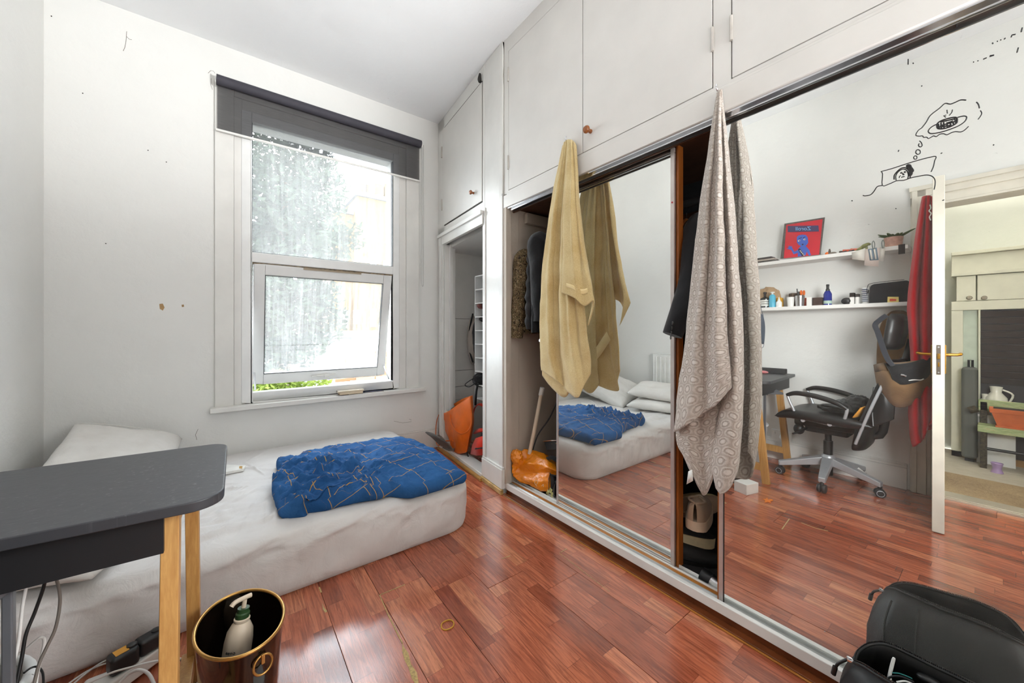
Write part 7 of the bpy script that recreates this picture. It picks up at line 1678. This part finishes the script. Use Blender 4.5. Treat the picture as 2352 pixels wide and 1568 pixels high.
# ================================================================ black bag at the mirror
bg = thing('black_bag', 'open black zip-top bag standing on the floor against the right mirror door', 'bag', (1.28, .09, 0))
J0_, J1_ = Vector((1.283, .230, .236)), Vector((1.27, -.055, .240))
far = [Vector(p) for p in ((1.300, .224, .262), (1.322, .203, .284), (1.342, .170, .292), (1.345, .10, .290), (1.342, .03, .290), (1.330, -.02, .276))]
near = [Vector(p) for p in ((1.264, .223, .252), (1.244, .203, .268), (1.226, .170, .276), (1.212, .10, .280), (1.205, .03, .282), (1.215, -.02, .270))]
def dense(a, P, b): return spline([a]+P+[b], 10)
Fr, Nr = dense(J0_, far, J1_), dense(J0_, near, J1_)
loop = Fr+list(reversed(Nr))[1:-1]; nl = len(loop)
def base(i, p, x0, x1, y0, y1, z, rnd=.5):
    x = (p.x-1.275)/.07; y = (p.y-.088)/.143; x = max(-1, min(1, x*1.25)); y = max(-1, min(1, y*1.08))
    return Vector(((x0+x1)/2+(x1-x0)/2*x, (y0+y1)/2+(y1-y0)/2*y, z))
rings = [loop]
for z, k in ((.225, .35), (.19, .7), (.14, .95), (.08, 1.), (.02, 1.), (.004, .97)):
    row = []
    for i, p in enumerate(loop):
        b = base(i, p, 1.165, 1.415, -.085, .262, z); q = p.lerp(b, k); q.z = min(p.z-.004, z)
        q.x += .010*fbm(q.y*9, q.z*12, 1)*k; q.y += .010*fbm(q.x*14, q.z*12, 4)*k; row.append(q)
    rings.append(row)
mbg = MB().grid(rings, wrap=True); mbg.f.append(tuple((len(rings)-1)*nl+i for i in range(nl)))
M_nyl = plain('black_nylon', (15, 15, 16), .55, var=.1, scale=30)
M_zip = plain('zip_black', (18, 18, 18), .35)
obj('body', mbg, M_nyl, bg, smooth=50, solid=.004)
for P, nm in ((Fr, 'zip_tape'), (Nr, 'zip_tape')):
    tp = obj(nm, MB().tube([p+Vector((0, 0, .001)) for p in P], .0042, 8), M_nyl, bg, smooth=60)
    tm = MB(); D_ = [0]
    for a, b in zip(P, P[1:]): D_.append(D_[-1]+(b-a).length)
    n = int(D_[-1]/.0032)
    for k in range(n):
        s_ = D_[-1]*(k+.5)/n; i = max(j for j in range(len(D_)-1) if D_[j] <= s_); q = P[i].lerp(P[i+1], (s_-D_[i])/(D_[i+1]-D_[i]))
        tm.cbox((q.x, q.y, q.z+.006), (.0028, .0017, .005))
    obj('zip_teeth', tm, M_zip, tp, kind='stuff')
obj('zip_slider', MB().cbox(tuple(J0_+Vector((-.002, .004, .006))), (.012, .016, .006)).tube([J0_+Vector((0, .004, .010)), J0_+Vector((-.003, .012, .012)), J0_+Vector((-.004, .014, .002))], .002, 6, smooth=3), M_chrome, bg, bevel=.001)
obj('zip_pull', MB().tube([J0_+Vector((-.004, .013, .004)), J0_+Vector((-.012, .028, -.012)), J0_+Vector((-.014, .034, -.028))], .0035, 8, smooth=4).tube([J0_+Vector((-.014, .034, -.024)), J0_+Vector((-.016, .038, -.046))], .0055, 8), M_zip, bg, smooth=60)
obj('seam_piping', MB().tube([Vector((1.358, .205, .262)), Vector((1.392, .215, .21)), Vector((1.412, .215, .14)), Vector((1.416, .216, .05))], .0025, 6, smooth=4).tube([Vector((1.35, .15, .272)), Vector((1.392, .15, .21)), Vector((1.416, .15, .12)), Vector((1.418, .15, .02))], .0022, 6, smooth=4), M_nyl, bg)
obj('handle', MB().tube([(1.414, .105, .10), (1.424, .105, .155), (1.425, .098, .166), (1.425, .03, .166), (1.425, -.05, .166), (1.424, -.058, .155), (1.414, -.058, .10)], .007, 8, smooth=4, flat=.6), M_nyl, bg, smooth=60)
obj('pocket_panel', MB().box((1.412, -.06, .03), (1.419, .12, .145)), M_nyl, bg, bevel=.003)
for lab, m_, pts, r in (('white cable looping inside the open black bag', M_white, [(2040,1568,.20), (2042,1548,.235), (2050,1516,.262), (2054,1512,.266), (2050,1530,.25), (2045,1552,.22), (2048,1570,.19)], .0022),
                        ('teal wire curling inside the open black bag', plain('teal_wire', (30, 110, 106), .5), [(2050,1545,.20), (2065,1546,.20), (2082,1552,.20), (2095,1558,.19)], .0014),
                        ('black cable coiled inside the open black bag', M_black, [(2035,1560,.19), (2050,1553,.20), (2072,1554,.20), (2100,1566,.18)], .0022),
                        ('second white cable end lying deeper in the black bag', M_white, [(2060,1566,.18), (2080,1564,.19), (2100,1572,.18)], .002)):
    P = [onx(p[0], p[1], 1.31+.2*(p[2]-.24)) for p in pts]; tag(obj('cable', MB().tube(P, r, 8, smooth=5), m_, smooth=60, loc=tuple(P[0])), lab, 'cable')
wh_ = onx(2135, 1562, 1.335); tag(obj('earphone_case', MB().ball(tuple(wh_), (.012, .022, .009), 16, 10), M_black, smooth=True, loc=tuple(wh_)), 'small dark case lying inside the open black bag', 'case')
# ================================================================ cables, plugs and basket under the desk
M_wcab = plain('white_cable', (226, 224, 220), .45); M_gcab = plain('taupe_cable', (112, 104, 96), .5)
def hang(pts, Ys): return [ony(x, y, Y) for (x, y), Y in zip(pts, Ys)]
def cable(lab, P, r, m_, sm=6): return tag(obj('cable', MB().tube(P, r, 8, smooth=sm), m_, smooth=60, loc=tuple(P[0])), lab, 'cable')
cable('pale grey cable hanging from the desk, leftmost of three', hang([(58,1296),(63,1330),(52,1390),(43,1470),(30,1525),(2,1610)], [1.22,1.22,1.21,1.20,1.19,1.18]), .0028, M_wcab)
cable('black cable hanging from the desk between two paler ones', hang([(97,1284),(104,1330),(82,1400),(60,1455),(50,1510),(32,1600)], [1.22,1.22,1.22,1.21,1.20,1.18]), .0030, M_black)
cable('taupe cable hanging from the desk, rightmost of three', hang([(111,1284),(128,1325),(138,1375),(128,1440),(105,1490),(88,1530),(70,1610)], [1.24,1.24,1.24,1.23,1.22,1.21,1.19]), .0028, M_gcab)
cable('white cable arching up out of the laundry basket', hang([(8,1545),(30,1512),(60,1490),(92,1464),(102,1472),(96,1505),(86,1545),(80,1600)], [1.28,1.27,1.26,1.25,1.25,1.25,1.24,1.22]), .0028, M_wcab)
fz = lambda pts: [onz(*p) for p in pts]
cable('white cable with a connector lying by the mattress edge', fz([(130,1590,.01),(200,1541,.012),(260,1517,.012),(306,1500,.012)]), .0028, M_wcab)
cable('second white cable beside the connector cable on the floor', fz([(140,1600,.01),(180,1560,.012),(235,1520,.016),(270,1510,.016),(330,1500,.02)]), .0028, M_wcab)
cable('thick white cable arching over the socket strip', fz([(255,1590,.05),(290,1552,.07),(318,1538,.08),(342,1548,.07),(358,1580,.04)]), .0042, M_wcab)
cable('thin white cable running across the black plugs', fz([(205,1568,.06),(255,1545,.08),(300,1532,.085),(345,1520,.085),(380,1515,.08),(420,1512,.05)]), .0028, M_wcab)
cable('grey cable looping between the two desk legs', fz([(412,1512,.03),(424,1526,.03),(428,1560,.02),(424,1600,.01)]), .003, M_gcab)
cable('black wire curling beside the laundry basket', hang([(55,1545),(70,1534),(86,1531),(98,1545),(100,1575)], [1.24,1.25,1.25,1.24,1.22]), .002, M_black)
obj_c = fz([(298,1503,.014),(310,1499,.014),(313,1504,.014)])
s0, s1 = Vector(onz(228, 1590, .03)), Vector(onz(392, 1472, .03))
ss = thing('socket_strip', 'white multi-way socket strip on the floor under the desk', 'socket', tuple((s0+s1)/2)[:2]+(0,))
obj('housing', MB().bar(s0, s1, .055, .045), M_white, ss, bevel=.006)
dn = (s1-s0).normalized()
for f in (.22, .40, .58, .78):
    c = s0+(s1-s0)*f+Vector((0, 0, .0232)); mslot = MB()
    for q in (Vector((0, 0, 0)), Vector((.010, .006, 0)), Vector((-.010, .006, 0))): mslot.cbox(tuple(c+q), (.007, .003, .001))
    obj('outlet', mslot, M_gap, ss)
def plug(lab, f, size, label=False, rz=0):
    c = s0+(s1-s0)*f+Vector((0, 0, .0237)); t = thing('plug', lab, 'plug', tuple(c))
    M = Matrix.Translation(c) @ Matrix.Rotation(math.atan2(dn.y, dn.x)+rz, 4, 'Z')
    b = MB().box((-size[0]/2, -size[1]/2, .0), (size[0]/2, size[1]/2, size[2])).move(M); obj('body', b, plain('plug_black', (34, 36, 38), .4), t, bevel=.011, seg=3)
    obj('boss', MB().lathe([(.014, size[2]-.002), (.012, size[2]+.014), (.006, size[2]+.016), (0, size[2]+.016)], (0, 0, 0), 16).move(M @ Matrix.Translation((size[0]*.3, 0, -.010))), MATS['plug_black'], t, smooth=40)
    if label: obj('orange_sticker', MB().box((-size[0]*.30, -size[1]*.30, size[2]), (size[0]*.16, size[1]*.30, size[2]+.0008)).move(M), plain('sticker_orange', (222, 158, 58), .6), t)
    return t
plug('black power adaptor with an orange sticker in the socket strip', .30, (.066, .05, .055), True, R(-14))
plug('black plug without a sticker in the socket strip, nearer the mattress', .66, (.062, .048, .05), False, R(-10))
wa = Vector(onz(222, 1560, .04)); wt = thing('white_adaptor', 'white rounded charger lying before the socket strip', 'charger', (wa.x, wa.y, 0))
obj('body', MB().box((wa.x-.03, wa.y-.025, 0), (wa.x+.03, wa.y+.025, .04)), M_white, wt, bevel=.010, seg=3)
obj('blue_band', MB().box((wa.x+.020, wa.y-.0255, .004), (wa.x+.026, wa.y+.0255, .0405)), plain('blue_band', (90, 140, 186), .5), wt)
vb = Vector(onz(452, 1548, .05)); vt = thing('vented_adaptor', 'white vented power block between the desk leg and the bin', 'charger', (vb.x-.03, vb.y-.05, 0))
M = Matrix.Translation((vb.x-.035, vb.y-.04, 0)) @ Matrix.Rotation(R(35), 4, 'Z')
obj('body', MB().box((-.05, -.03, 0), (.05, .03, .05)).move(M), M_white, vt, bevel=.006)
for i in range(5): obj('vent_slot', MB().box((-.03+.014*i, -.022, .05), (-.024+.014*i, .022, .0506)).move(M), M_gap, vt)
bk_ = thing('laundry_basket', 'white rimmed grey fabric basket under the left end of the desk', 'basket', (-.475, 1.275, 0))
obj('body', MB().lathe([(.10, 0), (.125, .34), (.120, .34), (.095, .01), (0, .01)], (-.475, 1.275, 0), 40), cloth_mat('grey_felt', (190, 188, 184), (172, 170, 166), .2, 200), bk_, smooth=40)
obj('rim', MB().tube([(-.475+.124*math.cos(a), 1.275+.124*math.sin(a), .342) for a in [2*math.pi*k/40 for k in range(41)]], .010, 10, cap=False), M_felt, bk_, smooth=True)
for c, lab, col in (((-.44, 1.25, .23), 'pale blue crumpled cloth in the laundry basket, nearer the rim', (158, 176, 184)), ((-.50, 1.30, .20), 'paler blue crumpled cloth deeper in the laundry basket', (186, 196, 200))):
    tag(obj('cloth', crumple(c, (.06, .055, .06), c[0]*30, .35), cloth_mat('laundry_%d' % col[0], col, None, .3, 200, .4, 20), smooth=True, loc=c), lab, 'cloth')
# grey plastic stool frame that just enters the frame on the left
fs = thing('grey_stool', 'dark grey plastic stool at the left edge under the desk', 'stool', (-.42, 1.16, 0))
M_gpl = plain('grey_plastic_frame', (96, 98, 102), .35)
a_, b_, c_ = Vector(ony(57, 1304, 1.13)), Vector(ony(20, 1330, 1.12)), Vector(ony(-30, 1372, 1.10))
obj('seat_rim', MB().bar(a_, c_, .03, .028), M_gpl, fs, bevel=.006)
q_ = Vector(ony(20, 1340, 1.115)); obj('leg', MB().bar(q_, (q_.x, q_.y, 0), .017, .014, (1, 0, 0)), M_gpl, fs, bevel=.003)
obj('seat_panel', MB().add([a_+Vector((-.005, -.01, .012)), a_+Vector((-.12, -.05, .012)), c_+Vector((-.08, -.08, .012)), c_+Vector((0, 0, .012)), a_+Vector((-.005, -.01, -.005)), a_+Vector((-.12, -.05, -.005)), c_+Vector((-.08, -.08, -.005)), c_+Vector((0, 0, -.005))], [(0,1,2,3),(7,6,5,4),(0,4,5,1),(1,5,6,2),(2,6,7,3),(3,7,4,0)]), M_gpl, fs, bevel=.004)
# ================================================================ small things
hb_ = onz(1028, 1434, .003)
tag(obj('hair_band', MB().tube([(hb_[0]+.0225*math.cos(a)*(1+.06*math.cos(2*a)), hb_[1]+.0225*math.sin(a), .0025+.0012*math.sin(3*a)) for a in [2*math.pi*k/40 for k in range(41)]], .0022, 8, cap=False), plain('mustard_band', (206, 154, 48), .7), smooth=True, loc=(hb_[0], hb_[1], 0)), 'mustard yellow hair band lying on the laminate floor', 'hair band')
for (x0_, x1_, yb_, yt_, col, lab, d) in ((800, 882, 911, 903, (92, 100, 128), 'blue-grey magazine under the books on the sill', .005), (780, 834, 905, 890, (196, 168, 136), 'tan covered book, lower of two stacked on the window sill', 0), (776, 836, 889, 879, (214, 202, 186), 'pale book, upper of two stacked on the window sill', 0)):
    a = ony(x0_, yb_, YW-.065+d); b = ony(x1_, yt_, YW-.065+d); z0 = {905: .584, 911: .578, 889: .6005}[yb_]; z1 = {905: .6005, 911: .584, 889: .613}[yb_]
    t = thing('book' if yb_ != 911 else 'magazine', lab, 'book', ((a[0]+b[0])/2, YW-.03, z0))
    w_ = .092 if yb_ != 911 else .085
    obj('cover', MB().box((a[0], YW-.068+d, z0), (b[0], YW-.068+d+w_, z0+.0012)).box((a[0], YW-.068+d, z1-.0012), (b[0], YW-.068+d+w_, z1)).box((a[0], YW-.068+d, z0), (a[0]+.002, YW-.068+d+w_, z1)), plain('cover_%d' % col[0], col, .6), t)
    obj('pages', MB().box((a[0]+.002, YW-.066+d, z0+.0012), (b[0]-.002, YW-.07+d+w_, z1-.0012)), plain('page_edges', (222, 206, 178), .8), t)
pn_ = thing('pen', 'dark pen lying on the window sill beside the books', 'pen', tuple(ony(860, 902, YW-.05)))
p0_, p1_ = ony(836, 906, YW-.055), ony(880, 899, YW-.05); p0_[2] = p1_[2] = .583; obj('barrel', MB().tube([p0_, p1_], .004, 8), M_black, pn_, smooth=40); obj('cap', MB().tube([p0_, Vector(p0_).lerp(Vector(p1_), .3)], .005, 8), M_black, pn_, smooth=40)
